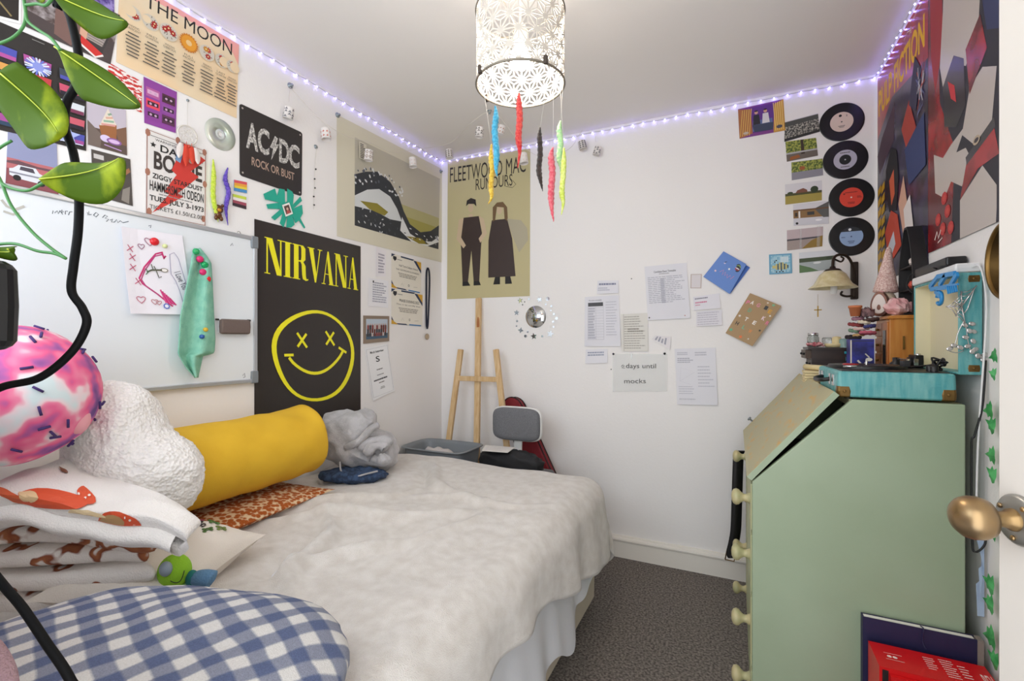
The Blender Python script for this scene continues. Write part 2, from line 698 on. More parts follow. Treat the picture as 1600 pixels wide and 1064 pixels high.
def throw(u, v):
    q = BY0 + 0.02 + v * 2.22 - 0.15 * u ** 4 * v ** 4
    p = 0.012 + u * (PX_ - 0.012 + keyed(q, ((.2, .30), (1.06, .219), (1.32, .236), (1.6, .309), (1.9, .366), (2.3, .33))) + 0.006 * math.sin(q * 23))
    r = drape(p, q, PX_, QY_, RAD, 0.06, BED_TOP)
    hang = max(0.0, BED_TOP - r.z)
    w = 0.012 * nz((p, q, 0), 3.2, 4) + 0.008 * nz((p, q, 0), 8, 9)
    # creases that run out from where people sit
    for cx, cy, ang, ln, am in ((0.62, 1.25, 0.5, 0.30, 0.016), (0.80, 1.05, 1.1, 0.22, 0.014), (0.55, 1.75, 2.5, 0.25, 0.012), (0.88, 1.55, 0.2, 0.20, 0.012), (0.66, 0.98, 2.2, 0.24, 0.016),
                                (0.45, 1.35, 0.9, 0.25, 0.012), (0.95, 1.30, 1.6, 0.2, 0.010)):
        a = (p - cx) * math.cos(ang) + (q - cy) * math.sin(ang)
        b = -(p - cx) * math.sin(ang) + (q - cy) * math.cos(ang) + 0.03 * math.sin(a * 14)
        w += 2.4 * am * math.exp(-(a / ln) ** 2) * (math.exp(-(b / 0.022) ** 2) - 0.5 * math.exp(-((b - 0.045) / 0.03) ** 2))
    if hang < 0.03:
        r.z += w
    else:
        k = min(1, hang / 0.25)
        if r.y > BY1 - 0.02 and r.x < BX - 0.08:
            r.y += k * 0.02 * math.sin(r.x * 22)
        else:
            r.x += max(-.004, w * .5) + k * (0.014 + 0.012 * math.sin(q * 17 + 0.8) + 0.008 * math.sin(q * 29))
    return r


m = MB('plush throw')
m.grid(throw, 120, 170)
th = m.build('bed_throw', None, 'pale cream plush throw spread over the whole bed and hanging over its side', 'blanket', )
so = th.modifiers.new('thickness', 'SOLIDIFY')
so.thickness, so.offset = 0.008, 1.0


def sheet(u, v):
    q = 0.5 + u * 1.66
    over = max(0, q - (BY1 - 0.06))
    zt = BED_TOP - 0.10
    zb = keyed(q, ((.5, .16), (1.45, .15), (1.60, .10), (1.72, .20), (1.95, .255), (2.2, .29))) + .006 * math.sin(q * 31)
    z = zt + (zb - zt) * v
    x = BX + 0.006 + v * 0.020 + v * v * (0.012 + 0.010 * math.sin(q * 21) + 0.005 * math.sin(q * 43 + 1))
    y = min(q, BY1 - 0.06) + (0.06 if over else 0) * min(1, over / 0.05)
    x -= over * 1.2
    return Vector((x, y, z))


m = MB('sheet')
m.grid(lambda u, v: sheet(u, v), 110, 16)
m.build('bed_sheet', None, 'pale grey white sheet hanging down the bed side below the plush throw', 'sheet')
# ---------------------------------------------------------------- the sage green writing bureau
UX0, UX1, UY0, UY1, UZ = 1.812, 2.300, 1.590, 2.400, 1.035
SLX, SLZ = 2.060, 0.775           # where the slope starts on top, and where it ends at the front
bureau = thing('writing_bureau', ((UX0 + UX1) / 2, (UY0 + UY1) / 2, 0), 'sage green painted writing bureau with its sloping flap ajar', 'bureau')


def side(y0, y1):
    pts = [(UX0, y0, 0.0), (UX1, y0, 0.0), (UX1, y0, UZ), (SLX, y0, UZ), (UX0, y0, SLZ)]
    return MB('sage paint').prism(pts, (0, y1 - y0, 0)).build('side_panel', bureau, bevel=0.003)


side(UY0, UY0 + 0.018)
side(UY1 - 0.018, UY1)
mat('top paint', '#a79f7c', 0.5, colour2='#b3a878', cscale=14, lo=0.4, hi=0.7)
MB('top paint').box((SLX - 0.004, UY0 + 0.018, UZ - 0.02), (UX1, UY1 - 0.018, UZ - 0.0005)).build('top_board', bureau)
MB('sage paint').box((UX1 - 0.008, UY0 + 0.018, 0.03), (UX1, UY1 - 0.018, UZ - 0.02)).build('back_panel', bureau)
mat('bureau inside', '#1f1a16', 0.8)
MB('bureau inside').box((UX0 + 0.012, UY0 + 0.018, SLZ - 0.02), (UX1 - 0.008, UY1 - 0.018, SLZ - 0.002)).build('writing_shelf', bureau)
MB('bureau inside').box((2.17, UY0 + 0.018, SLZ), (2.18, UY1 - 0.018, UZ - 0.02)).build('pigeonhole_board', bureau)
# flap hinged at the front edge, swung a little outwards
h0 = Vector((UX0 - 0.002, UY0, SLZ + 0.003))
sl = Vector((SLX - UX0, 0, UZ - SLZ))
ln = sl.length
ang = math.atan2(sl.z, sl.x) + math.radians(4.2)
fd = Vector((math.cos(ang), 0, math.sin(ang)))
fn = Vector((-math.sin(ang), 0, math.cos(ang)))
fl = MB('worn flap paint')
a, b = h0, h0 + fd * (ln - 0.012)
dy = Vector((0, UY1 - UY0, 0))
fl.hexa([a, b, b + dy, a + dy, a + fn * 0.017, b + fn * 0.017, b + dy + fn * 0.017, a + dy + fn * 0.017])
fl.use('sage paint')
e = Vector((0, -0.0008, 0))
fl.hexa([a + e, b + e, b, a, a + e + fn * 0.0165, b + e + fn * 0.0165, b + fn * 0.0165, a + fn * 0.0165])
flap = fl.build('flap', bureau, bevel=0.002)
tag(flap, 'sloping flap with worn paint')
fk = a + fd * 0.06 + dy * 0.985 + fn * 0.017
MB('tack metal').lathe([(0.004, 0), (0.004, 0.012), (0.009, 0.014), (0.009, 0.02), (0, 0.022)], fk, fn, 12).build('flap_knob', flap)
mat('drawer paint', '#b9b58a', 0.5, colour2='#a3b08a', cscale=7, lo=0.35, hi=0.65)
mat('knob paint', '#bfb388', 0.45, colour2='#adaa80', cscale=25)
for z0, z1, n in ((0.622, 0.762, 0), (0.432, 0.606, 1), (0.205, 0.416, 2), (0.078, 0.190, 3)):
    d = MB('drawer paint').box((UX0 - 0.004, UY0 + 0.022, z0), (UX0 + 0.016, UY1 - 0.022, z1)).build('drawer_front', bureau, bevel=0.002)
    for ky in (UY0 + 0.085, UY1 - 0.14):
        kz = (0.699, 0.521, 0.313, 0.130)[n]
        MB('knob paint').lathe([(0.018, 0), (0.016, 0.004), (0.012, 0.010), (0.0115, 0.018), (0.016, 0.025), (0.0235, 0.032), (0.0255, 0.040), (0.022, 0.048), (0.012, 0.053), (0, 0.054)],
                               (UX0 - 0.004, ky, kz), (-1, 0, 0), 24).build('knob', d)
MB('sage paint').box((UX0, UY0 + 0.02, 0.0), (UX0 + 0.016, UY1 - 0.02, 0.072)).build('plinth', bureau)
# ---------------------------------------------------------------- what hangs on the left wall
K, W_, GR = '#1b1a1a', '#efecea', '#8b8886'
mat('foliage print', '#2f4a16', 0.5, colour2='#b9c04a', cscale=70, lo=0.4, hi=0.62)
mat('speckle print', '#d9d4d2', 0.5, colour2='#8a2420', cscale=90, lo=0.45, hi=0.55)
mat('street print', '#4b3b38', 0.5, colour2='#a9a0a0', cscale=45, lo=0.4, hi=0.65)
mat('purple print', '#4a3180', 0.5, colour2='#9d8cc8', cscale=60)
mat('stripe print', '#c72e2a', 0.5, colour2='#f0e8e4', cscale=50, cstretch=(1, 1, 2.5), lo=0.48, hi=0.52)
mat('night print', '#2a2c78', 0.4, colour2='#c9d3f0', cscale=120, lo=0.55, hi=0.7)
mat('moon paper', '#e6d4b4', 0.7, colour2='#eecb9e', cscale=5, lo=0.35, hi=0.7)
mat('pink wash', '#eda79b', 0.7)
mat('pewter print', '#8d8a86', 0.45, colour2='#d9d6d0', cscale=130, lo=0.42, hi=0.6)
mat('tin black', '#2b2624', 0.38)
mat('poster black', '#2c2521', 0.3)
mat('yellow ink', '#f2ea1c', 0.35)

# moon phases poster
a = Art(*left((187, -40), (373, 70), (369, 185), (181, 97)), paper='moon paper')
a.rect(0, 0.93, 1, 1, 'pink wash')
a.poly([(0.62, 1), (1, 1), (1, 0.72), (0.94, 0.84)], 'pink wash')
a.text('THE MOON', 0.18, 0.80, 0.93, 0.955, K)
for i, (u, r) in enumerate(((0.10, .024), (0.225, .026), (0.365, .029), (0.53, .031), (0.69, .028), (0.825, .025), (0.93, .023))):
    v = 0.645
    if i == 3:
        a.star(u, v, .033, '#cf7f1d', 22, 0.84).ell(u, v, .025, '#e39a2c').ell(u, v, .010, '#e8c48c')
        continue
    a.ell(u, v, r, '#d9cdb6').ell(u, v, r * 0.93, '#cfc8bb')
    rnd = random.Random(i)
    for k in range(9):
        an, d = rnd.uniform(0, 6.28), rnd.uniform(0.2, 0.8) * r
        a.ell(u + d * math.cos(an) / a.W, v + d * math.sin(an) / a.H, r * 0.13, '#6d675f', rv=r * 0.05, n=8, rot=an)
    for k in range(3):
        an, d = rnd.uniform(0, 6.28), r * 0.45
        a.star(u + d * math.cos(an) / a.W, v + d * math.sin(an) / a.H, r * 0.42, ('#a8221f', '#b93229', '#c98a2a')[k % 3 if i > 3 else 0], 8, 0.6)
        a.ell(u + d * math.cos(an) / a.W, v + d * math.sin(an) / a.H, r * 0.1, '#e8d9a0', n=8)
    if i in (0, 1):
        a.ell(u - 0.45 * r / a.W, v + 0.004 / a.H, r * (0.80, 0.5)[i], 'moon paper')
    if i in (5, 6):
        a.ell(u + 0.42 * r / a.W, v, r * (0.75, 0.82)[i - 5], 'moon paper')
for i, (u, t1, t2) in enumerate(((0.10, 'WAXING', 'CRESCENT'), (0.235, 'FIRST', 'QUARTER'), (0.37, 'WAXING', 'GIBBOUS'), (0.53, 'FULL', 'MOON'), (0.69, 'WANING', 'GIBBOUS'), (0.82, 'LAST', 'QUARTER'), (0.93, 'WANING', 'CRESCENT'))):
    a.text(t1, u - .04, 0.465, u + .04, 0.49, '#6d655a').text(t2, u - .05, 0.43, u + .05, 0.455, '#6d655a')
    a.lines(u - .062, 0.12, u + .062, 0.41, 7, '#5d564d', seed=i, centre=True, words=False, fill=0.36)
a.build('moon_poster', 'cream poster of the moon phases under the ceiling lights', 'poster')

# printed photographs stuck in a collage
COLLAGE = 'photo prints in the left wall collage'
a = Art(*left((-30, -48), (33, -30), (32, 38), (-30, 22)), paper='#f0eeee')
a.rect(-0.0, 0.06, 0.94, 1, '#241d18').stroke([(0.3, 0.5), (0.6, 0.25), (0.75, 0.12)], 0.004, '#8c7a50')
a.build('photo_print', 'almost black photo print with white border, topmost left of the collage', 'photo', COLLAGE)
a = Art(*left((40, -50), (187, 24), (172, 101), (40, 42)), paper='street print')
a.poly([(0, 0), (1, 0), (1, .45), (.62, .2), (0, .3)], '#4a3f3e').poly([(.30, .1), (.5, .02), (.62, .45), (.45, .7), (.3, .6)], '#7a5c55')
a.poly([(.60, .02), (.86, .06), (.97, .75), (.72, .70)], '#3a3434').poly([(.66, .28), (.86, .25), (.9, .48), (.70, .52)], '#a89c94')
for q in range(4):
    a.stroke([(.68, .31 + q * .05), (.88, .28 + q * .05)], 0.002, '#5b5350')
a.poly([(.60, .14), (.80, .02), (.88, .12), (.72, .22), (.60, .30)], '#cf2f2b').stroke([(.60, .13), (.80, .01), (.89, .10)], 0.006, '#efe6e2')
a.poly([(.76, .74), (.93, .62), (1.0, .72), (.95, .86), (.80, .80)], '#cc302c').stroke([(.76, .73), (.92, .60), (.99, .68)], 0.006, '#efe6e2')
a.poly([(.58, .3), (.66, .25), (.70, .75), (.58, .8)], '#d3a58b')
a.build('photo_print', 'photo print of red canvas shoes and a car grille', 'photo', COLLAGE)
Art(*left((135, -34), (178, -12), (178, 20), (135, -2)), paper='purple print').build('photo_print', 'purple photo print at the top edge of the picture left of the moon poster', 'photo', COLLAGE)
a = Art(*left((-30, 22), (134, 92), (134, 236), (-30, 196)), paper='#2b2624')
tv = [('#e0582c', '#4a4fa8', '#d79a4e', '#7a3050', '#3f6f8c', '#a04a90'), ('#383c78', '#b04f96', '#c03a40', '#3b4f90', '#d97838', '#28405a'), ('#d65c30', '#3a4450', '#c9506c', '#d8dde0', '#c85a6a', '#4a4fa8')]
for c in range(3):
    for r in range(6):
        u0, v0 = 0.03 + c * 0.325 + (0.02 if c == 2 else 0), 0.04 + (5 - r) * 0.158
        if v0 + .12 > 0.95:
            continue
        pts = [(u0 + .02, v0), (u0 + .27, v0), (u0 + .29, v0 + .02), (u0 + .29, v0 + .11), (u0 + .27, v0 + .13), (u0 + .02, v0 + .13), (u0, v0 + .11), (u0, v0 + .02)]
        a.poly(pts, '#161314')
        a.poly([(u0 + .02, v0 + .012), (u0 + .27, v0 + .012), (u0 + .28, v0 + .118), (u0 + .01, v0 + .118)], tv[c][r])
        a.rect(u0 + .02, v0 + .012, u0 + .27, v0 + .05, ink(tv[(c + 1) % 3][r]) if r % 2 else '#20182a')
for k in range(22):
    an = 2 * PI * k / 22
    a.stroke([(.5 + .03 * math.cos(an), .71 + .03 * math.sin(an)), (.5 + .13 * math.cos(an), .71 + .085 * math.sin(an))], .004, ('#c9d3f0', '#6a78d0', '#e6e0f0')[k % 3])
a.ell(.5, .71, .012, '#8a94d8')
a.rect(.44, .955, .56, .962, '#8d8a86')
a.star(.80, .12, .03, '#aab6e8', 5).rect(.69, .04, .96, .05, '#d8dcf4')
a.build('photo_print', 'large black photo print of glowing coloured screens behind the vine', 'photo', COLLAGE)
a = Art(*left((170, 98), (221, 128), (221, 176), (160, 155)), paper='stripe print')
a.build('photo_print', 'photo print of red and white striped sweets', 'photo', COLLAGE)
a = Art(*left((224, 120), (276, 144), (274, 208), (225, 192)), paper='#8c3f98')
for r, (v, cl, cr) in enumerate(((.62, '#b05a98', '#4d2438'), (.37, '#e0445c', '#8d4a9a'), (.13, '#8a3f92', '#57284a'))):
    for u, cc in ((.06, cl), (.54, cr)):
        a.rect(u, v, u + .41, v + .20, cc).rect(u + .04, v + .06, u + .37, v + .15, '#d8a8c8' if cc == '#b05a98' else '#2f1a28')
        a.ell(u + .13, v + .1, .004, '#c8a0c0', n=10).ell(u + .28, v + .1, .004, '#c8a0c0', n=10)
a.build('photo_print', 'purple print of six cassette tapes', 'photo', COLLAGE)
a = Art(*left((135, 155), (196, 172), (198, 243), (137, 226)), paper='#c3b9c4')
a.rect(0, 0, 1, .42, '#5b4a42').poly([(0, .55), (.35, .3), (.3, .0), (0, .0)], '#73645c').poly([(.70, .50), (1, .62), (1, .2), (.8, .2)], '#7d5a44')
a.poly([(.28, .50), (.74, .62), (.72, .22), (.36, .20)], '#9c6238').poly([(.30, .50), (.52, .92), (.74, .60)], '#e3d6c6')
for k, cc in enumerate(('#d89a92', '#8fb39a', '#d7a892', '#8aa68e')):
    a.stroke([(.34 + k * .06, .54 + k * .08), (.70 - k * .03, .58 + k * .08)], .006, cc)
a.ell(.44, .24, .014, '#d9c9e8', rv=.011).ell(.66, .22, .02, '#8a5a9c', rv=.010).ell(.66, .22, .015, '#d9b9e0', rv=.006).stroke([(.4, .1), (.85, .06)], .003, '#c09ad0')
a.build('photo_print', 'photo print of a giant ice cream shop sign', 'photo', COLLAGE)
a = Art(*left((12, 206), (88, 224), (91, 306), (8, 288)), paper='#8f93b4')
a.rect(0, .30, 1, .52, '#b8696c').rect(0, 0, 1, .32, '#8a4a50').poly([(0, .46), (.2, .50), (.6, .46), (1, .47), (1, .42), (0, .42)], '#6a4a52')
a.poly([(.06, .20), (.2, .16), (.75, .14), (.80, .28), (.62, .34), (.55, .42), (.22, .42), (.12, .34), (.05, .32)], '#dcdde2').poly([(.24, .33), (.54, .32), (.5, .40), (.26, .40)], '#4a4450')
a.ell(.2, .17, .008, K, n=12).ell(.66, .15, .008, K, n=12).rect(.05, .24, .78, .27, '#8a8a96')
a.build('photo_print', 'photo print of an old white car under a lilac sky', 'photo', COLLAGE)
a = Art(*left((142, 233), (203, 249), (207, 322), (145, 305)), paper='#4d4641')
a.poly([(.1, .1), (.45, .0), (.62, .5), (.4, .85), (.2, .6)], '#6f655e').ell(.62, .35, .012, '#b0a49a').ell(.62, .35, .007, '#2c2622').poly([(.62, .6), (.95, .8), (.98, .72), (.68, .5)], '#9c6a48')
a.rect(.05, .82, .3, .92, '#c8c4c0').poly([(.7, .06), (.9, .02), (.95, .4), (.75, .3)], '#8d857c')
a.build('photo_print', 'dark brown photo print of a car dashboard', 'photo', COLLAGE)

# tin concert sign
a = Art(*left((227, 199), (322, 235), (321, 355), (226, 336)), paper='#e2ddd9', thick=.002)
a.stroke([(.02, .02), (.98, .02), (.98, .98), (.02, .98)], .004, '#9a7268', closed=True)
for u, v in ((.03, .95), (.06, .05), (.95, .1), (.96, .96), (.03, .5), (.5, .985), (.97, .55)):
    a.ell(u, v, .008, '#a5705c', rv=.013, n=7)
a.stroke([(.06, .93), (.94, .93)], .0015, K).text('WARNING & NOTICE', .14, .885, .80, .912, '#3c3634')
a.text('DAVID', .22, .775, .80, .86, K, .02).star(.11, .83, .010, K).star(.9, .83, .010, K)
a.text('BOWIE', .12, .555, .92, .765, '#3b322e', .03)
a.poly([(.60, .98), (.98, .86), (.72, .66), (.86, .62), (.50, .34), (.60, .32), (.10, .04), (.36, .30), (.28, .32), (.48, .56), (.40, .60)], '#c9352c')
a.poly([(.52, .98), (.62, .94), (.54, .72), (.46, .74)], '#7fa3c8').ell(.72, .86, .014, '#e9c9b4', rv=.03)
a.text('ZIGGY STARDUST', .10, .445, .93, .505, K, .02).text('HAMMERSMITH ODEON', .06, .30, .95, .415, '#2e2a2a', .015)
a.lines(.2, .265, .8, .285, 1, GR, 3)
a.text('TUES. JULY 3-1973', .06, .165, .95, .245, K, .02).text('TICKETS £1.50/£2.00', .06, .085, .93, .135, '#3f3a38')
a.build('tin_sign', 'pale distressed tin concert sign with a red slash above the whiteboard', 'sign')

# dreamcatcher
c = on_x(293, 211, .012)
dc = thing('dreamcatcher', c, 'small white dreamcatcher with red feathers hanging over the tin sign', 'dreamcatcher')
mat('white thread', '#d8d2c8', 0.8)
mat('red feather', '#d0402a', 0.8, bump=.3, bscale=300)
mat('white feather', '#e0d6d0', 0.8, bump=.3, bscale=300)
MB('white thread').tube(arc(c, .032, 0, 2 * PI, 28, (0, 1, 0), (0, 0, 1)), .0028, 6).build('hoop', dc)
wv = MB('white thread')
for k in range(8):
    for rr0, rr1, sh in ((.032, .018, .5), (.018, .007, .5)):
        for s in (-sh, sh):
            a0, a1 = 2 * PI * k / 8, 2 * PI * (k + s) / 8
            wv.tube([c + Vector((0, math.cos(a0) * rr0, math.sin(a0) * rr0)), c + Vector((0, math.cos(a1) * rr1, math.sin(a1) * rr1))], .0006, 4)
wv.build('web', dc)
nail = on_x(293, 157, .006)
MB('white thread').tube([nail, c + Vector((0, 0, .032))], .0007, 4).build('cord', dc)
for dy_, ln_, mm in ((-.024, .055, 'white feather'), (-.006, .075, 'red feather'), (.012, .06, 'red feather'), (.026, .055, 'white feather')):
    p = c + Vector((.004, dy_, -.026))
    fe = MB(mm)
    fe.grid(lambda u, v: p + Vector((.003 * math.sin(u * PI), (u - .5) * .024 * math.sin(PI * (0.12 + .86 * v)) ** .7 + dy_ * .3 * v, -.012 - ln_ * v)), 6, 12)
    fe.tube([p, p + Vector((0, dy_ * .3, -.012 - ln_ * .9))], .0008, 4)
    fe.build('feather', dc)
mat('coral bead', '#c4432c', .3)
MB('coral bead').blob(c + Vector((.004, .002, -.040)), (.005, .005, .006), 6).build('bead', dc)
tag(MB('tack metal').lathe([(.005, 0), (.004, .004), (.001, .005)], on_x(293, 157, 0), (1, 0, 0), 10).build('wall_tack'), 'grey nail from which the dreamcatcher hangs', 'nail')

# compact disc
c = on_x(344.5, 210, .002)
mat('disc silver', '#b8c4b6', .28, metal=.6, colour2='#d8dcd0', cscale=3)
cdt = thing('compact_disc', c, 'shiny silver compact disc stuck between the moon poster and black tin sign', 'disc')
MB('disc silver').lathe([(.0195, -.0003), (.0195, .0009), (.058, .0009), (.0585, 0), (.058, -.0006)], c, (1, 0, 0), 48).build('disc_face', cdt)
mat('clear hub', '#d8dcd8', .1, alpha=.6)
MB('clear hub').lathe([(.0075, .0), (.0075, .001), (.0195, .001), (.0195, 0)], c, (1, 0, 0), 32).build('hub_ring', cdt)

# black tin sign
def rrect(r=.03, asp=1.0, n=4):
    pts = []
    for cx, cy, a0 in ((1 - r, 1 - r * asp, 0), (r, 1 - r * asp, PI / 2), (r, r * asp, PI), (1 - r, r * asp, 1.5 * PI)):
        for k in range(n + 1):
            t = a0 + PI / 2 * k / n
            pts.append((cx + r * math.cos(t), cy + r * asp * math.sin(t)))
    return pts


a = Art(*left((373.5, 161.5), (471.6, 207.6), (470.6, 307), (374, 274)), paper='tin black', thick=.002, outline=rrect(.04, .9))
for u, v in ((.04, .95), (.96, .95), (.04, .05), (.96, .05)):
    a.ell(u, v, .004, '#b8b0a8', n=10)
a.text('A', .09, .42, .27, .80, 'pewter print', .035).text('C', .26, .42, .44, .80, 'pewter print', .035)
a.poly([(.53, .76), (.58, .74), (.545, .64), (.60, .66), (.47, .38), (.50, .56), (.45, .56)], 'pewter print')
a.text('D', .60, .40, .77, .76, 'pewter print', .035).text('C', .76, .40, .95, .76, 'pewter print', .035)
a.text('ROCK OR BUST', .17, .20, .86, .32, '#b59a88', .012)
a.build('tin_sign', 'black tin sign with stone grey lettering and a bolt', 'sign')

# monstera leaf cut-out
def crop3(*pts):
    return [on_x(360 + x * .3383, 100 + y * .3383, .004) for x, y in pts]


mat('teal card', '#1fa58d', .55)
lf = crop3((152, 600), (205, 575), (215, 610), (225, 575), (250, 580), (252, 640), (262, 635), (262, 575), (285, 590), (292, 605), (288, 650), (322, 612), (330, 632), (290, 668), (330, 650), (334, 690), (322, 712),
           (345, 755), (340, 760), (316, 722), (300, 735), (285, 700), (296, 742), (280, 755), (258, 755), (262, 702), (245, 755), (228, 735), (242, 690), (205, 722), (188, 708), (232, 670), (172, 668), (166, 648), (225, 640), (160, 625))
MBl = MB('teal card')
MBl.prism(lf, (.0015, 0, 0))
leaf = thing('leaf_decoration', sum(lf, Vector()) / len(lf), 'teal cut-out monstera leaf below the black tin sign', 'leaf')
MBl.build('leaf_card', leaf)
a = Art(*[q + Vector((.003, 0, 0)) for q in crop3((235, 652), (268, 640), (285, 692), (252, 706))], paper='#efe9e4')
a.rect(.15, .15, .85, .85, '#5a4038').ell(.5, .55, .006, '#d5b29c', n=10).poly([(.25, .15), (.75, .15), (.68, .42), (.32, .42)], '#b8504a')
a.build('small_photo', parent=leaf)

# two enamel pins
a = Art(*left((365, 281), (385, 285), (385, 302), (365, 298)), paper='#4a90c8', thick=.002)
a.rect(0, .75, 1, 1, '#d8525c').rect(0, .5, 1, .75, '#e8a23a').rect(0, .28, 1, .5, '#e8d040')
a.build('pin_badge', 'small badge with rainbow stripes', 'badge', 'two striped badges')
a = Art(*left((363, 303), (384, 308), (384, 327), (363, 321)), paper='#3a2a30', thick=.002)
a.rect(0, .75, 1, 1, '#c8d850').rect(0, .5, 1, .75, '#efe8e4').rect(0, .25, 1, .5, '#a04a5a')
a.build('pin_badge', 'small badge striped yellow, white, red and black', 'badge', 'two striped badges')

# brown bear charm
c = on_x(341, 332, .012)
mat('amber resin', '#5d3512', .25)
mat('amber light', '#c88a2c', .25)
br = thing('bear_keyring', c, 'small glossy brown bear keyring hanging below the green fuzzy worm', 'keyring')
sc_ = .0165
MB('amber resin').blob(c + Vector((0, 0, .013)), (.008, .019, .017), 10).build('head', br)
for s in (-1, 1):
    MB('amber resin').blob(c + Vector((0, s * .016, .029)), (.004, .006, .006), 6).build('ear', br)
    MB('amber resin').blob(c + Vector((.003, s * .010, -.022)), (.006, .007, .009), 6).build('leg', br)
MB('amber light').blob(c + Vector((.007, 0, .009)), (.004, .008, .006), 8).build('muzzle', br)
MB('amber resin').blob(c + Vector((0, 0, -.010)), (.007, .014, .015), 8).build('body', br)

# fuzzy toy worms on the wall
def worm(name, pts, r, m, label, group, parent_cord=None, amp=.0012):
    path = smooth_path(pts, 10)
    n = len(path)
    rs = []
    for i in range(n):
        t = i / (n - 1)
        k = min(1, .25 + 3.2 * t) * min(1, (1 - t) * 2.6 + .12)
        rs.append(r * k * (1 + .10 * math.sin(i * 1.9)))
    m_ = MB(m)
    m_.tube(path, rs, 10)
    for i, v in enumerate(m_.v):
        m_.v[i] = v + Vector((nz(v, 240, 1), nz(v, 240, 5), nz(v, 240, 9))) * amp
    return m_


for nm, c1, c2 in (('lime', '#c3e02a', '#e4f060'), ('violet', '#4a2fa8', '#7a5ad0'), ('blue', '#2a9cc4', '#58bede'), ('red', '#d8202c', '#f05848'), ('amber', '#d8a820', '#f0d050'),
                   ('dark brown', '#241a14', '#3c2c22'), ('rose', '#e0485c', '#f07c84'), ('mint', '#a8e8a0', '#d0f4b0'), ('neon yellow', '#d8ec50', '#eef890')):
    mat(nm + ' fuzz', c1, .95, colour2=c2, cscale=160, sheen=.3, bump=.8, bscale=700)
for (pts, m, lab) in (([(333, 249), (334, 275), (333, 305), (337, 330), (341, 347)], 'lime fuzz', 'lime green fuzzy toy worm on the left wall'),
                      ([(356, 262), (352, 280), (357, 300), (353, 325), (356, 352)], 'violet fuzz', 'violet fuzzy toy worm on the left wall')):
    w3 = [on_x(x, y, .012) for x, y in pts]
    tag(worm('toy_worm', w3, .0085, m, lab, None).build('toy_worm'), lab, 'toy worm', 'fuzzy toy worms')

# the whiteboard
mat('whiteboard white', '#e3e7ea', .22)
wbz0, wbz1, wby0, wby1 = 1.030, 1.618, .09, 1.276
wbd = thing('whiteboard', (.012, (wby0 + wby1) / 2, wbz0), 'large white dry-wipe board in an aluminium frame on the left wall', 'whiteboard')
MB('whiteboard white').box((.004, wby0 + .01, wbz0 + .01), (.014, wby1 - .01, wbz1 - .01)).build('board', wbd)
fr = MB('aluminium')
for lo, hi in (((.002, wby0, wbz0), (.020, wby1, wbz0 + .016)), ((.002, wby0, wbz1 - .016), (.020, wby1, wbz1)), ((.002, wby0, wbz0 + .016), (.020, wby0 + .016, wbz1 - .016)), ((.002, wby1 - .016, wbz0 + .016), (.020, wby1, wbz1 - .016))):
    fr.box(lo, hi)
fr.build('frame', wbd, bevel=.003)
for z in (wbz0 - .002, wbz1 - .048):
    MB('grey plastic').rbox((.001, wby1 - .05 + .022, z), (.023, wby1 + .004, z + .05), .006).build('corner_cap', wbd)
hw = Art(*[Vector((.0142, y, z)) for y, z in ((.60, 1.60), (1.27, 1.60), (1.27, 1.04), (.60, 1.04))], paper='whiteboard white', thick=.0002, gap=0)
E0 = Vector((.0146, 0, 0))


def wbuv(x, y):
    q = on_x(x, y, .0146)
    return ((q.y - .60) / .67, (q.z - 1.04) / .56)


def scrawl(art, f, pts, w, m):
    art.stroke([f(*p) for p in pts], w, m)


pen = '#4c5660'
for s in ([(82, 334), (83, 329), (86, 333), (88, 330)], [(89, 329), (91, 334), (94, 329)], [(95, 332), (99, 331), (97, 328), (95, 331), (98, 335)], [(102, 335), (102, 330), (106, 330)], [(107, 336), (109, 331), (113, 331)],
          [(136, 332), (140, 336), (139, 330), (137, 336), (143, 335)], [(146, 336), (150, 332), (154, 335), (150, 339), (146, 336)], [(160, 340), (164, 336), (168, 338), (164, 341), (170, 343), (166, 346)],
          [(172, 344), (176, 342), (174, 347), (179, 347), (182, 343), (184, 348), (188, 345), (192, 348), (201, 346)],
          [(232, 353), (236, 352), (235, 356)], [(379, 587), (382, 583), (383, 589), (380, 590)], [(360, 384), (363, 380), (364, 384)]):
    scrawl(hw, wbuv, s, .0022, pen)
for s in ([(2, 312), (10, 322), (22, 328), (38, 322)], [(5, 330), (20, 335), (30, 333)]):
    scrawl(hw, wbuv, s, .006, '#b9b6ac')
hw.build('handwriting', parent=wbd)
cl = MB('chrome')
c = on_x(373, 366, .012)
cl.tube(arc(c + Vector((0, 0, .004)), .007, 0, 2 * PI, 14, (0, 1, 0), (0, 0, 1)), .0015, 6)
cl.build('hanging_clip', wbd)

# child's drawing under a magnet
d_ = [on_x(x, y, .018) for x, y in ((187, 354), (284, 368), (302, 492), (200, 490))]
a = Art(*d_, paper='#eeeaf0', gap=.002, nseg=8, lift=lambda u, v: .018 * max(0, .45 - v) ** 1.2 + .035 * max(0, .25 - u) ** 1.3)


def dr(x, y):
    """drawing coordinates from the zoomed photograph"""
    return ((x - 600) / 300 - .0 - (232 + 430 - y) * .0 / 300, 1 - (y - 250 - (x - 590) * .06) / 410)


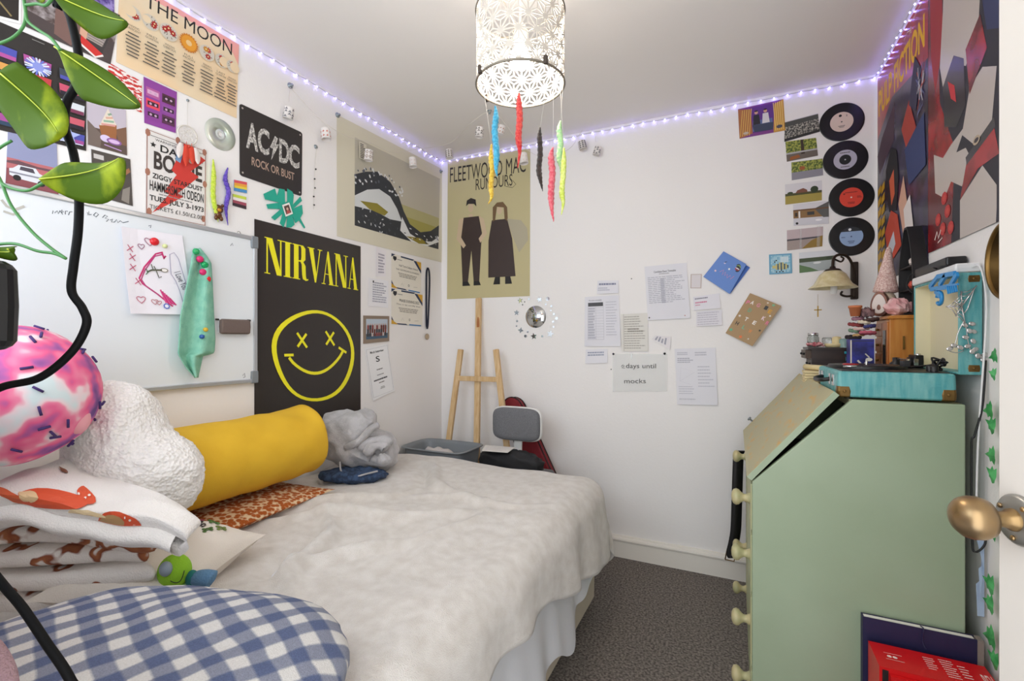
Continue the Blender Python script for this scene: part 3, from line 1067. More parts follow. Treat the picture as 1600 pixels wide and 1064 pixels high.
pk, ol, lb = '#c8286e', '#5a5a4a', '#7a7ac0'
for s in ([(620, 640), (690, 350), (760, 380)],):
    pass
a.stroke([(.62, .76), (.50, .73), (.30, .56), (.20, .42), (.24, .36), (.45, .24), (.62, .12), (.66, .10)], .005, pk)
a.stroke([(.60, .73), (.48, .70), (.30, .52), (.23, .41), (.28, .34), (.48, .22)], .004, '#b8407a')
a.stroke([(.60, .76), (.63, .68), (.66, .72)], .006, pk)
for k in range(6):
    a.stroke([(.50 + k * .025, .30 - k * .02), (.56 + k * .03, .14 - k * .005)], .005, pk if k % 2 else '#d8508c')
for k, (x, y) in enumerate(((.10, .76), (.12, .66), (.11, .54), (.17, .38))):
    a.stroke([(x - .05, y - .03), (x + .06, y + .03)], .0025, '#c05070').stroke([(x - .03, y + .04), (x + .04, y - .04)], .0025, '#c05070')


def heart(art, u, v, s, m, fill=False, w=.0025):
    pts = []
    for k in range(20):
        t = 2 * PI * k / 20
        pts.append((u + s * .8 * math.sin(t) ** 3 / art.W, v + s * (.65 * math.cos(t) - .25 * math.cos(2 * t) - .1 * math.cos(3 * t)) / art.H))
    if fill:
        art.poly(pts, m)
    else:
        art.stroke(pts, w, m, closed=True)


for u, v, s, m in ((.42, .87, .018, '#9a6a80'), (.28, .80, .012, '#9a6a80'), (.18, .17, .016, '#c06a80'), (.38, .15, .012, '#c08a90'), (.44, .14, .010, '#c08a90')):
    heart(a, u, v, s, m)
a.ell(.60, .54, .012, '#7a7060', rv=.007).ell(.60, .54, .009, '#efeae6', rv=.005).stroke([(.56, .54), (.40, .53), (.32, .50)], .005, ol).stroke([(.44, .58), (.47, .52), (.50, .44), (.54, .46)], .003, ol).stroke([(.40, .60), (.42, .54)], .003, ol)
a.stroke([(.30, .47), (.34, .50), (.31, .54)], .003, '#3f6a4a')
a.ell(.55, .10, .010, '#5a6ac0', n=7).ell(.55, .10, .006, '#e8e8f0', n=9)
lp = [(.72, .74), (.80, .77), (.86, .70), (.93, .40), (.98, .10), (.92, .03), (.84, .05), (.80, .30), (.76, .42), (.70, .50)]
a.stroke(lp, .002, '#8f88a8', closed=True)
a.text('I Love You', .70, .39, 1.02, .47, '#3c3446', rot=-1.25)
heart(a, .90, .07, .011, '#c8286e', True)
a.build('drawing', 'child\'s pink felt-pen drawing that says I love you on the whiteboard', 'drawing')

mat('red magnet', '#d81e28', .2)
mat('pink magnet', '#d8286c', .2)
mat('green magnet', '#18a05c', .2)
mat('yellow magnet', '#d8b030', .3)
mat('blue magnet', '#2a5aa0', .3)
mat('pale lime magnet', '#d8e0a0', .4)


def magnet(px, py, r, m, label, x0=.022, cat='magnet'):
    c = on_x(px, py, x0)
    tag(MB(m).lathe([(r, -.001), (r, .004), (r * .85, .0075), (r * .4, .0095), (0, .010)], c, (1, 0, 0), 20).build('round_magnet'), label, cat, 'round magnets on the whiteboard')


magnet(241, 377.5, .013, 'red magnet', 'red round magnet holding the drawing')
magnet(257, 384.5, .007, 'pale lime magnet', 'small pale lime magnet holding the drawing')
# the hanging cloth
mat('mint cloth', '#7cb9a2', .9, bump=.5, bscale=300, colour2='#8cc6ae', cscale=30)


def cloth(u, v):
    # left and right outlines, top to bottom
    rows = [(388, 303, 312), (400, 300, 322), (411, 298, 329), (440, 292, 331), (494, 281, 333.5), (530, 279, 335.5), (551, 277.5, 334), (556, 279, 316), (575, 290, 312), (590, 304, 309)]
    t = v * (len(rows) - 1)
    i = min(int(t), len(rows) - 2)
    k = t - i
    y = rows[i][0] * (1 - k) + rows[i + 1][0] * k
    x0 = rows[i][1] * (1 - k) + rows[i + 1][1] * k
    x1 = rows[i][2] * (1 - k) + rows[i + 1][2] * k
    x = x0 + (x1 - x0) * u
    fold = .5 + .5 * math.sin(u * 8.2 + v * 2.5 + .5)
    return on_x(x, y, .022 + (.016 + .016 * v) * fold * min(1, v * 5 + .15) + .010 * v)


mc = MB('mint cloth')
mc.grid(cloth, 40, 40)
tc = mc.build('hanging_cloth', None, 'mint green cloth pinned to the whiteboard by magnets', 'cloth')
so = tc.modifiers.new('thickness', 'SOLIDIFY')
so.thickness = .003
for px, py, r, m, lab in ((306, 393, .011, 'green magnet', 'green magnet at the very tip of the hanging cloth'), (312, 405, .0115, 'pink magnet', 'upper pink magnet on the hanging cloth'),
                          (319.5, 414, .012, 'green magnet', 'green magnet second from the right edge of the cloth, between two pink ones'), (316.5, 425, .0115, 'pink magnet', 'lower pink magnet on the hanging cloth'),
                          (323.5, 436, .012, 'red magnet', 'red round magnet on the hanging cloth')):
    magnet(px, py, r, m, lab, .040)
magnet(320.5, 515, .008, 'yellow magnet', 'small yellow magnet low on the hanging cloth', .052)
magnet(315, 526, .008, 'blue magnet', 'small blue magnet low on the hanging cloth', .058)
# board eraser
e0, e1 = on_x(340, 521, .02), on_x(388, 500, .02)
mat('eraser felt', '#6b5c56', .9, bump=.4, bscale=300)
er = thing('board_eraser', ((.03), (e0.y + e1.y) / 2, e0.z), 'brown board eraser stuck on the whiteboard by its right end', 'eraser')
MB('eraser felt').rbox((.020, e0.y, e0.z - .002), (.042, e1.y, e1.z), .012).build('felt', er)
MB('white plastic').rbox((.0142, e0.y + .002, e0.z), (.021, e1.y - .002, e1.z - .003), .004).build('backing', er)
p0_, p1_ = on_x(337, 499, .024), on_x(391, 501, .024)
pe = thing('marker_pen', (p0_ + p1_) / 2, 'thin white marker pen lying on the board eraser', 'pen')
MB('white plastic').tube([p0_ + Vector((0, .012, 0)), p1_ + Vector((0, -.014, 0))], .004, 8).build('barrel', pe)
MB('black plastic').tube([p1_ + Vector((0, -.014, 0)), p1_], .0044, 8).build('cap', pe)
MB('black plastic').tube([p0_, p0_ + Vector((0, .012, 0))], .0035, 8).build('end_plug', pe)

# black band poster: heavy didone capitals and a plain line-drawn face
a = Art(*left((397, 342), (563, 385), (563, 658), (397, 662)), paper='poster black')
Y = 'yellow ink'


def letter(ch, u0, u1, v0, v1):
    f = lambda pts: a.poly([(u0 + (u1 - u0) * x, v0 + (v1 - v0) * y) for x, y in pts], Y)
    sf = lambda x0, x1, y: f([(x0, y), (x1, y), (x1, y + .025), (x0, y + .025)])
    if ch == 'N':
        f([(.10, 0), (.18, 0), (.18, 1), (.10, 1)]); f([(.10, 1), (.42, 1), (.92, 0), (.66, 0)]); f([(.84, 0), (.92, 0), (.92, 1), (.84, 1)])
        sf(0, .30, 0); sf(0, .3, .975); sf(.70, 1.05, .975)
    elif ch == 'I':
        f([(.2, 0), (.8, 0), (.8, 1), (.2, 1)]); sf(0, 1, 0); sf(0, 1, .975)
    elif ch == 'R':
        f([(.10, 0), (.40, 0), (.40, 1), (.10, 1)]); sf(0, .5, 0); f([(.0, .975), (.6, .975), (.6, 1), (0, 1)])
        f([(.4, 1), (.7, 1), (.85, .92), (.85, .60), (.70, .52), (.40, .52), (.40, .55), (.56, .57), (.58, .66), (.58, .9), (.54, .97), (.4, .975)])
        f([(.50, .53), (.72, .52), (.86, .42), (.88, .12), (.93, .04), (1.04, .06), (1.04, .02), (.88, -.01), (.68, .03), (.63, .15), (.60, .45)])
    elif ch == 'V':
        f([(.04, 1), (.36, 1), (.62, .2), (.52, 0), (.48, 0)]); f([(.52, 0), (.58, 0), (.92, 1), (.84, 1)]); sf(-.05, .45, .975); sf(.70, 1.05, .975)
    elif ch == 'A':
        f([(.64, 0), (.96, 0), (.56, 1), (.46, 1), (.40, .86)]); f([(.08, 0), (.16, 0), (.50, 1), (.45, 1)]); f([(.2, .30), (.74, .30), (.74, .325), (.2, .325)])
        sf(-.05, .28, 0); sf(.56, 1.05, 0)


u = .075
for ch, wd in zip('NIRVANA', (.155, .075, .145, .135, .125, .150, .120)):
    letter(ch, u, u + wd - .008, .745, .925)
    u += wd - .002
circ = [(.525 + (.375 + .015 * math.sin(3 * t)) * math.cos(t), .355 + (.235 + .008 * math.sin(2 * t)) * math.sin(t)) for t in [2 * PI * k / 48 for k in range(48)]]
a.stroke(circ, [.019 + .005 * math.sin(k * .26 + 2) for k in range(48)], Y, closed=True)
for cu, cv in ((.385, .43), (.655, .455)):
    a.stroke([(cu - .045, cv + .036), (cu + .045, cv - .036)], .012, Y).stroke([(cu - .04, cv - .036), (cu + .04, cv + .036)], .012, Y)
sm = [(.27 + .52 * t, .335 - .10 * math.sin(PI * t) ** .8 + .055 * t) for t in [k / 16 for k in range(17)]]
a.stroke(sm, .014, Y).stroke([(.23, .345), (.31, .35)], .012, Y).stroke([(.745, .41), (.83, .385)], .012, Y)
a.build('band_poster', 'tall black poster with yellow lettering and a yellow line-drawn face', 'poster')

# wave print: a plain seascape in the same colours
a = Art(*left((525.7, 179), (693, 265.6), (689.6, 410), (526, 369)), paper='#d8d2bc')
i0, i1, j0, j1 = .13, .955, .13, .885
R_ = lambda x, y: (i0 + (i1 - i0) * x, j0 + (j1 - j0) * y)
a.rect(i0, j0, i1, j1, '#bdb7a6').poly([R_(0, 0), R_(1, 0), R_(1, .30), R_(0, .30)], '#a39c52').poly([R_(0, .3), R_(1, .3), R_(1, .44), R_(0, .44)], '#b1ab7a')
rnd = random.Random(5)
def swell(pts, m):
    a.poly([R_(x, y) for x, y in pts], m)
swell([(0, 0), (0, .58), (.10, .66), (.22, .72), (.36, .66), (.46, .52), (.52, .36), (.60, .22), (.74, .16), (.88, .22), (1, .34), (1, 0)], '#33363a')
swell([(0, .34), (.12, .46), (.24, .52), (.36, .48), (.44, .36), (.50, .22), (.36, .20), (.2, .24), (0, .22)], '#d5d8d8')
swell([(.50, .28), (.60, .10), (.76, .04), (.9, .08), (1, .18), (1, .10), (.84, 0), (.62, 0), (.48, .10)], '#dfe0de')
swell([(.05, .30), (.22, .34), (.34, .28), (.30, .22), (.14, .24)], '#8f8430')
swell([(.55, .05), (.72, .0), (.86, .03), (.74, .08)], '#94852e')
for k in range(46):
    t = rnd.random()
    x, y = t * .5, .60 + .12 * math.sin(t * PI) + rnd.uniform(-.16, .03)
    a.ell(*R_(x, y), .010 * rnd.uniform(.5, 1.2), '#dcdedd' if k % 3 else '#5c6068', rv=.006, n=7, rot=rnd.uniform(0, 3))
for k in range(26):
    x = rnd.uniform(.52, .99)
    y = .2 + .9 * (x - .74) ** 2 + rnd.uniform(-.18, -.02)
    a.ell(*R_(x, max(.02, y)), .016 * rnd.uniform(.5, 1), '#e4e5e3' if k % 2 else '#2d3034', rv=.003, n=7, rot=.5 - x)
for k in range(30):
    a.ell(*R_(rnd.uniform(0, .45), rnd.uniform(0, .22)), .009, '#c9cccc' if k % 2 else '#4a4e54', rv=.004, n=6, rot=rnd.uniform(0, 3))
a.rect(*R_(.03, .78), *R_(.10, .97), '#d8d2c0').lines(*R_(.04, .79), *R_(.09, .96), 9, '#4a463e', 2, words=False)
a.build('sea_print', 'cream print of a stormy dark sea with white foam in the far left corner', 'poster')

# bead string hung by the sea print
bs = [on_x(x, y, .006) for x, y in ((494.6, 229), (492, 260), (491, 290), (490, 327))]
bt = thing('bead_string', bs[-1], 'thin string of dark beads on the wall left of the sea print', 'beads')
MB('white thread').tube(smooth_path(bs, 4), .0008, 4).build('thread', bt)
for k, t in enumerate((.36, .52, .66, .80, .93)):
    p = bs[0].lerp(bs[-1], t) + Vector((0, .002 * (-1) ** k, 0))
    MB('black plastic').blob(p, (.004, .004, .004), 6).build('bead', bt)
tag(MB('tack metal').lathe([(.010, 0), (.008, .005), (.003, .008)], bs[0] - Vector((.006, 0, 0)), (1, 0, 0), 10).build('wall_tack'), 'dark tack holding the bead string', 'tack')

# papers and certificates beside the black poster
PAP = 'papers pinned right of the black band poster'
curl = lambda u, v: .012 * max(0, .5 - u) ** 1.5
a = Art(*left((586, 386), (602.6, 392), (602, 432), (586, 432)), paper='#ece8ec', nseg=5, lift=curl)
a.lines(.25, .1, .9, .85, 7, '#a8a4b0', 4)
a.build('paper_note', 'narrow white note, topmost right of the black band poster', 'note', PAP)
a = Art(*left((575, 434), (606.3, 439), (606, 481), (574, 478)), paper='#ecebee', nseg=5, lift=curl)
a.lines(.2, .15, .9, .9, 9, '#a8a8b4', 5).rect(.2, .86, .26, .93, K)
a.build('paper_note', 'white note between the narrow note and the framed team photo', 'note', PAP)
a = Art(*left((567, 493), (607, 494), (607, 533), (567, 537)), paper='#8b7968', thick=.004)
a.rect(.09, .14, .93, .88, '#b9c4d0').rect(.09, .14, .93, .34, '#3f5a70')
rnd = random.Random(3)
for r in range(3):
    for k in range(9):
        u, v = .15 + k * .085, .36 + r * .13
        a.rect(u - .03, v - .12, u + .035, v + .03, ('#8c4038', '#3a3434', '#c9b8b0', '#70392e')[rnd.randrange(4)]).ell(u, v + .06, .004, '#c9a088', n=8)
a.build('framed_photo', 'team photo in a brown card mount right of the black band poster', 'photo')
a = Art(*left((568.5, 544), (605, 537), (615.6, 610.5), (581, 626)), paper='#efeff0', nseg=6, lift=lambda u, v: .02 * max(0, .35 - v) ** 1.4 + .01 * max(0, .3 - u))
a.stroke([(.04, .05), (.95, .03), (.97, .97), (.05, .96)], .0012, '#6a6a74', closed=True)
a.text('Mock Interview', .2, .87, .78, .915, K, .02).text('S', .40, .69, .56, .80, K, .01).lines(.25, .52, .75, .56, 1, GR, 2, centre=True).lines(.3, .42, .7, .45, 1, GR, 3, centre=True)
a.lines(.18, .32, .82, .37, 1, '#4c4c50', 4).lines(.3, .26, .7, .30, 1, GR, 6, centre=True).lines(.35, .15, .65, .20, 2, GR, 8, centre=True)
a.build('interview_sheet', 'curling white interview sheet, lowest paper right of the black band poster', 'paper')
for quad, t1, t2, lab in ((((611, 395.7), (657.5, 409), (657.5, 458.5), (611, 449)), 'Half Term Subject Award', 'THIS CERTIFICATE IS AWARDED', 'cream award certificate, upper of the two'),
                          (((611, 450.5), (659.6, 459.5), (659.6, 510), (611, 506)), 'PRAISE EVENING 2022', 'This is to certify that', 'cream award certificate, lower of the two')):
    a = Art(*left(*quad), paper='#e6e0d2')
    a.poly([(0, 1), (.12, 1), (0, .9)], '#2c3a58').poly([(.3, 1), (.75, 1), (.7, .955), (.3, .955)], '#2c3a58').poly([(.72, .97), (1, .97), (1, .62)], '#2c3a58').poly([(.82, .97), (1, .97), (1, .72)], '#d0a030')
    a.poly([(0, 0), (.5, 0), (.45, .035), (.1, .035), (0, .22)], '#2c3a58').poly([(0, 0), (.2, 0), (0, .13)], '#d0a030').rect(.55, 0, .95, .035, '#3a7ab0')
    a.poly([(.05, .94), (.16, .94), (.16, .86), (.105, .80), (.05, .86)], '#26262c').lines(.18, .85, .35, .89, 1, GR, 3)
    a.text(t1, .24, .66, .88, .74, '#3c3838').text(t2, .14, .56, .92, .605, '#4a4646').lines(.2, .36, .86, .50, 3, '#9a948a', 4, centre=True)
    a.ell(.56, .16, .007, K, n=14).ell(.56, .16, .0045, '#e6e0d2', n=14).stroke([(.3, .12), (.34, .2), (.38, .12)], .0014, GR).stroke([(.72, .14), (.86, .16)], .0014, GR)
    a.build('certificate', lab, 'certificate', 'two award certificates')
m0, m1 = on_x(668.5, 418, .006), on_x(667.5, 514, .008)
mat('navy ribbon', '#1d2138', .7)
md = thing('medal', m1, 'small medal on a navy ribbon right of the certificates', 'medal')
rb = MB('navy ribbon')
for s in (-1, 1):
    P = [m0, m0 + Vector((.003 * s, .010 * s, -.03)), m0 + Vector((.002 * s, .014 * s, -.12)), m1 + Vector((.002 * s, .006 * s, .05)), m1]
    P = smooth_path(P, 6)
    rb.add([p + Vector((0, .010, 0)) for p in P] + [p - Vector((0, .008, 0)) for p in P], [(i, i + 1, len(P) + i + 1, len(P) + i) for i in range(len(P) - 1)])
rb.build('ribbon', md)
mat('old gold', '#b9a68c', .4, metal=.7)
MB('old gold').lathe([(0, -.002), (.019, -.002), (.020, 0), (.019, .002), (.015, .0015), (0, .0025)], on_x(667.5, 526, .008), (1, 0, 0), 24).build('medal_disc', md)
# ---------------------------------------------------------------- what hangs on the back wall
mat('dark coat', '#3a2c28', .5)
a = Art(*back((700, 253), (828.7, 232), (828, 462.6), (698.7, 467.5)), paper='#bfb58a')
a.text('FLEETWOOD MAC', .03, .845, .95, .955, '#2a2420').text('RUMOURS', .36, .765, .80, .845, '#2a2420')
a.stroke([(.80, .80), (.84, .77), (.80, .75), (.72, .765)], .003, '#2a2420')
# two plain standing figures in dark clothes
sk = '#c9b294'
a.poly([(.20, .58), (.40, .58), (.44, .46), (.43, .36), (.41, .12), (.34, .12), (.31, .34), (.27, .12), (.20, .12), (.18, .36), (.16, .48)], 'dark coat')
a.poly([(.15, .57), (.21, .58), (.18, .44), (.24, .38), (.21, .36), (.12, .43)], sk).poly([(.40, .58), (.46, .56), (.50, .45), (.42, .39), (.40, .42), (.45, .46)], sk)
a.ell(.30, .645, .020, sk, rv=.028).poly([(.24, .66), (.25, .70), (.30, .715), (.36, .70), (.37, .65), (.34, .67), (.27, .675)], '#2a2320').rect(.275, .58, .325, .60, sk)
a.poly([(.20, .12), (.27, .12), (.30, .09), (.20, .09)], K).poly([(.34, .12), (.41, .12), (.43, .09), (.34, .09)], K)
a.poly([(.56, .54), (.74, .54), (.80, .40), (.84, .14), (.52, .14), (.52, .40)], 'dark coat').ell(.65, .605, .018, sk, rv=.026)
a.poly([(.57, .53), (.57, .63), (.62, .66), (.69, .66), (.74, .62), (.75, .52), (.71, .54), (.70, .62), (.62, .63), (.60, .54)], '#6f5638')
a.poly([(.74, .54), (.90, .52), (.97, .46), (.98, .38), (.88, .30), (.80, .42)], '#b0a890').poly([(.60, .14), (.66, .14), (.66, .09), (.58, .09)], K).poly([(.72, .14), (.78, .14), (.80, .09), (.72, .09)], K)
a.build('band_poster', 'olive beige poster of two figures in dark clothes beside the room corner', 'poster')

# papers on the back wall
NOTES = 'revision papers on the back wall'
BW = lambda *px: back(*px)
cu = lambda u, v: .006 * (1 - v)


def paper(px, label, paper='#e0dfe5', name='paper_note', cat='note', lift=None, draw=None, gap=.0015):
    a = Art(*BW(*px), paper=paper, nseg=5, lift=lift or cu, gap=gap)
    if draw:
        draw(a)
    return a.build(name, label, cat, NOTES)


G2 = '#bcbcc6'
paper(((933.8, 438.7), (966.5, 438), (967, 458), (933, 459.4)), 'small white note just above the tall timetable sheet', draw=lambda a: a.lines(.08, .6, .95, .85, 1, '#7a7e98', 3).lines(.05, .2, .6, .5, 2, G2, 5))


def d_time(a):
    a.text('My exam timetable', .12, .90, .5, .935, '#55555c').rect(.10, .80, .54, .875, '#4a4a4e')
    for k in range(13):
        a.stroke([(.1, .77 - k * .053), (.55, .77 - k * .053)], .0009, '#b0b0b8')
    for x in (.1, .33, .55):
        a.stroke([(x, .80), (x, .13)], .0009, '#b0b0b8')
    a.lines(.11, .14, .32, .78, 12, G2, 3).lines(.62, .2, .95, .9, 13, '#c4c4cc', 4, fill=.3)


paper(((914, 464), (967, 461), (970.4, 541), (914, 541)), 'tall timetable sheet with a black heading bar', draw=d_time)
paper(((915.4, 546), (949.6, 545), (949.6, 567), (915, 568)), 'small white note just below the tall timetable sheet', draw=lambda a: a.lines(.1, .5, .9, .85, 2, '#9aa0b4', 3))
paper(((970.4, 491), (1012, 489), (1013, 548.6), (971.6, 548.6)), 'lined note page in a clear sleeve beside the timetable', '#dcd9d2',
      draw=lambda a: [a.lines(.12, .05, .9, .95, 14, '#a8a49c', 6, fill=.35), a.stroke([(.1, 0), (.1, 1)], .004, '#c2beb6'), a.lines(.25, .5, .9, .62, 2, '#8e8a80', 2)])


def d_exam(a):
    a.text('Candidate Exam Timetable', .22, .865, .74, .90, '#3c3c44', .012).lines(.34, .83, .6, .85, 1, GR, 3)
    a.lines(.06, .30, .95, .80, 15, '#b2b2bc', 4, fill=.4).rect(.36, .30, .46, .76, '#c9c9d2').lines(.36, .30, .46, .76, 15, '#a2a2ae', 8)
    a.ell(.04, .045, .004, K, n=10).ell(.88, .05, .003, '#b06a5a', n=8)


paper(((1007, 416.7), (1073, 410.5), (1079, 497), (1012.7, 500.5)), 'large printed exam timetable, topmost of the white sheets', draw=d_exam)
paper(((1018, 530), (1024, 524), (1048.6, 526), (1047, 546)), 'small tag-shaped note under the exam timetable', '#e4e0e2', draw=lambda a: a.lines(.2, .2, .9, .9, 4, '#9a9aa8', 3))
a = Art(*BW((958, 552), (1043, 553.5), (1042.5, 611), (958, 612)), paper='tape', thick=.0004, lift=lambda u, v: .003 + .004 * (1 - v))
gp = '#5a5856'
a.stroke([(.16, .66), (.19, .70), (.22, .68), (.17, .62), (.23, .62)], .003, gp)
a.text('days until', .25, .58, .80, .74, gp).text('mocks', .22, .22, .62, .34, gp)
a.rect(.345, .86, .365, 1.0, '#eef2f2')
a.build('plastic_sleeve', 'clear plastic sleeve with handwriting counting the days until mocks', 'sleeve', NOTES)
for x, y, w_ in ((958.5, 553, 'left'), (1038.5, 552.5, 'right')):
    tag(MB('black plastic').lathe([(.006, 0), (.006, .003), (.004, .005), (0, .006)], on_y(x, y, YB - .006), (0, -1, 0), 10).build('wall_tack'), 'dark tack at the %s top corner of the clear sleeve' % w_, 'tack', 'tacks on the back wall')


def d_work(a):
    a.lines(.06, .88, .34, .94, 2, G2, 3).lines(.5, .86, .8, .94, 2, G2, 4).lines(.06, .74, .45, .84, 3, '#b0b0ba', 5).lines(.55, .3, .95, .70, 7, G2, 6, fill=.25).lines(.06, .18, .45, .34, 4, G2, 7, fill=.3)
    a.stroke([(.1, .42), (.48, .58), (.14, .66), (.1, .42), (.36, .36)], .0008, '#c0c0ca').lines(.06, .08, .5, .12, 1, '#c8c8d0', 8)


paper(((1054, 545), (1118, 543), (1121.5, 633), (1058.4, 631.7)), 'tall worksheet with a triangle diagram, lowest of the white sheets', draw=d_work)
a = Art(*BW((1079, 428), (1097, 427.7), (1096, 451), (1078.5, 451)), paper='#dcd6d8')
a.stroke([(.06, .05), (.94, .05), (.94, .95), (.06, .95)], .004, '#b5a090', closed=True)
a.build('paper_tag', 'little blank tag with a brown outline beside the exam timetable', 'tag', NOTES)
paper(((1083, 464), (1124, 458), (1126, 481.4), (1084.8, 485)), 'small note with pink writing below the brown outlined tag', '#e2e0e6', draw=lambda a: [a.lines(.06, .74, .6, .9, 1, '#8c8c9c', 3), a.lines(.06, .45, .55, .62, 1, '#d07a98', 4), a.lines(.06, .3, .3, .4, 1, '#d07a98', 5)])
paper(((1088, 487), (1128, 484), (1128, 508), (1088, 510)), 'small white note hanging directly below the pink-written note', '#dedce2', draw=lambda a: a.lines(.05, .05, .95, .95, 6, '#b8b4c0', 8, fill=.3))

# greetings cards that stand off the wall
mat('blue card', '#5a82c8', .5)
mat('deep blue card', '#2a5fb4', .5)
cw = lambda x, y, o: on_y(x, y, YB - o)
crd = thing('greetings_card', cw(1135, 426, .01), 'blue greetings card with two pairs of lips tilted on the back wall', 'card')
a = Art(cw(1138, 397, .002), cw(1172, 418, .002), cw(1141, 459, .002), cw(1106, 436, .002), paper='deep blue card')
a.build('back_cover', parent=crd)
a = Art(cw(1130.5, 392.7, .004), cw(1166.4, 413, .018), cw(1140, 459.4, .018), cw(1099, 432.5, .004), paper='blue card')
for u, v, r in ((.36, .72, -.2), (.80, .78, -.2)):
    a.ell(u, v, .015, '#2c3038', rv=.020, n=14, rot=.25).ell(u, v + .04, .012, '#7a9c60', rv=.009, n=10, rot=.25).ell(u, v - .04, .012, '#b03048', rv=.007, n=10, rot=.25).ell(u, v, .011, '#262a34', rv=.010, n=10).ell(u, v - .02, .012, '#e0d0d8', rv=.003, n=8)
a.stroke([(.34, .40), (.42, .52), (.47, .36), (.52, .5), (.56, .38)], .002, '#e08aa0').stroke([(.60, .46), (.66, .36), (.72, .48), (.78, .38), (.84, .52)], .002, '#e08aa0').ell(.2, .36, .005, '#e8c8d0', n=8).ell(.56, .62, .005, '#f0f0f0', n=8)
a.build('front_cover', parent=crd)
mat('kraft card', '#a88a62', .6)
crd = thing('greetings_card', cw(1178, 499, .01), 'kraft brown greetings card with scattered coloured letters on the back wall', 'card')
Art(cw(1180, 463, .002), cw(1222, 480, .002), cw(1180, 541, .002), cw(1138, 521, .002), paper='#e4dfd6').build('back_cover', parent=crd)
a = Art(cw(1172, 458, .004), cw(1221, 478, .024), cw(1175.7, 541, .024), cw(1133.7, 520.5, .004), paper='kraft card')
for ch, u, v, cc in (('A', .22, .83, '#efe6e0'), ('G', .42, .83, '#d98aa0'), ('I', .66, .84, '#3a3a3a'), ('E', .82, .80, '#d8a030'), ('D', .28, .66, '#6aa888'), ('K', .78, .62, '#efd8e0'), ('T', .34, .46, '#f0ece8'), ('H', .16, .30, '#3a3634'), ('E', .62, .46, '#efeae4'),
                     ('R', .96, .56, '#e07a98'), ('L', .42, .28, '#7ab090'), ('W', .66, .26, '#e09050'), ('P', .10, .80, '#e07a98')):
    a.text(ch, u - .05, v - .04, u + .05, v + .045, cc, .03)
for u, v, cc, r in ((.1, .12, '#6ab890', .011), (.5, .07, '#e8743a', .010), (.10, .47, '#e8e0d4', .008), (.80, .95, '#7ab890', .009), (.9, .36, '#2a2a2a', .007), (.9, .72, '#f0ece4', .006), (.62, .95, '#e0d4c8', .006), (.75, .1, '#eee', .005)):
    a.star(u, v, r, '#eeeeee' if cc == '#eee' else cc, 5)
a.build('front_cover', parent=crd)
# beaded bee coaster
a = Art(*BW((1201.4, 398), (1236.8, 396), (1237.5, 427), (1202, 429)), paper='#8fbdd0', thick=.003)
gx, gy = 14, 14
bee = {}
for x in range(3, 12):
    for y in range(2, 8):
        if (x - 7) ** 2 / 20 + (y - 4.6) ** 2 / 7 <= 1:
            bee[(x, y)] = '#d8bc3c' if x % 2 == 0 or x < 4 else '#2e2a24'
for x in range(7, 12):
    for y in range(8, 12):
        bee[(x, y)] = '#e4eef2'
for x, y in ((3, 8), (4, 9), (2, 4), (2, 5), (4, 1), (6, 1), (8, 1)):
    bee[(x, y)] = '#2e2a24' if y > 7 or y == 1 else '#d8bc3c'
rnd = random.Random(1)
for x in range(gx):
    for y in range(gy):
        cc = bee.get((x, y), ('#9cc8da', '#7fb4cc', '#b0d4e0')[rnd.randrange(3)])
        if x in (0, 13) or y in (0, 13):
            cc = '#5a9cc0'
        a.rect((x + .08) / gx, (y + .08) / gy, (x + .92) / gx, (y + .92) / gy, cc)
        a.z -= .00006
a.build('beaded_coaster', 'square blue beaded picture of a bee', 'picture')

# landscape snapshots
SNAP = 'column of photo prints left of the records'
a = Art(*BW((1153, 171), (1224, 155), (1227, 204), (1155.5, 217)), paper='#7a3a86')
a.poly([(0, 0), (.32, .1), (.3, .9), (0, .98)], '#a86a40').poly([(.75, .0), (1, .0), (1, 1), (.8, .9)], '#c9953c').poly([(.3, .1), (.75, .1), (.8, .95), (.28, .95)], '#5f2f86').poly([(.3, .15), (.75, .12), (.74, .48), (.32, .5)], '#5a6a9a')
for k in range(5):
    a.stroke([(.02 + k * .05, .05), (.10 + k * .05, .92)], .003, '#e0b860').stroke([(.80 + k * .04, .05), (.78 + k * .045, .95)], .003, '#e8c880')
for u in (.40, .60):
    a.poly([(u - .08, .36), (u + .08, .36), (u + .06, .68), (u - .06, .68)], '#2a2630' if u < .5 else '#d8d4d8').ell(u, .75, .008, '#d0a088', n=10).ell(u, .80, .008, '#2a2024', rv=.004, n=8)
a.poly([(.3, .36), (.76, .34), (.74, .10), (.34, .12)], '#39425a').ell(.15, .14, .012, '#c0b0a0', rv=.007).ell(.88, .16, .013, '#4a4a5a', rv=.008)
a.build('photo_print', 'colourful photo print of two riders on a fairground ride', 'photo', SNAP)
snaps = [(((1226, 190.6), (1278, 177), (1281, 206), (1225.4, 222)), 'dark photo print of a stony shore, highest of the landscapes'), (((1227, 221.7), (1275, 215.4), (1278, 243.4), (1229.4, 253)), 'photo print of a tree trunk beside a path'),
         (((1236.4, 254), (1285, 248), (1286, 274), (1237, 282)), 'photo print of a leafy hedge over grey ground'), (((1226.6, 288.5), (1284, 282), (1284, 313), (1227, 320)), 'photo print of a golden field with a house'),
         (((1239, 320), (1294.5, 314), (1295, 349.4), (1240, 353)), 'photo print of a snowy yard by a brick house'), (((1229.4, 360), (1286, 354), (1284.7, 385), (1229.7, 391.7)), 'photo print of a dusky hillside under shiny tape'),
         (((1248.6, 395), (1306, 390), (1305, 420), (1249, 426.7)), 'photo print of a river, lowest of the landscapes')]
mat('pebble print', '#3a3a38', .5, colour2='#b0aca0', cscale=130, lo=.45, hi=.6)
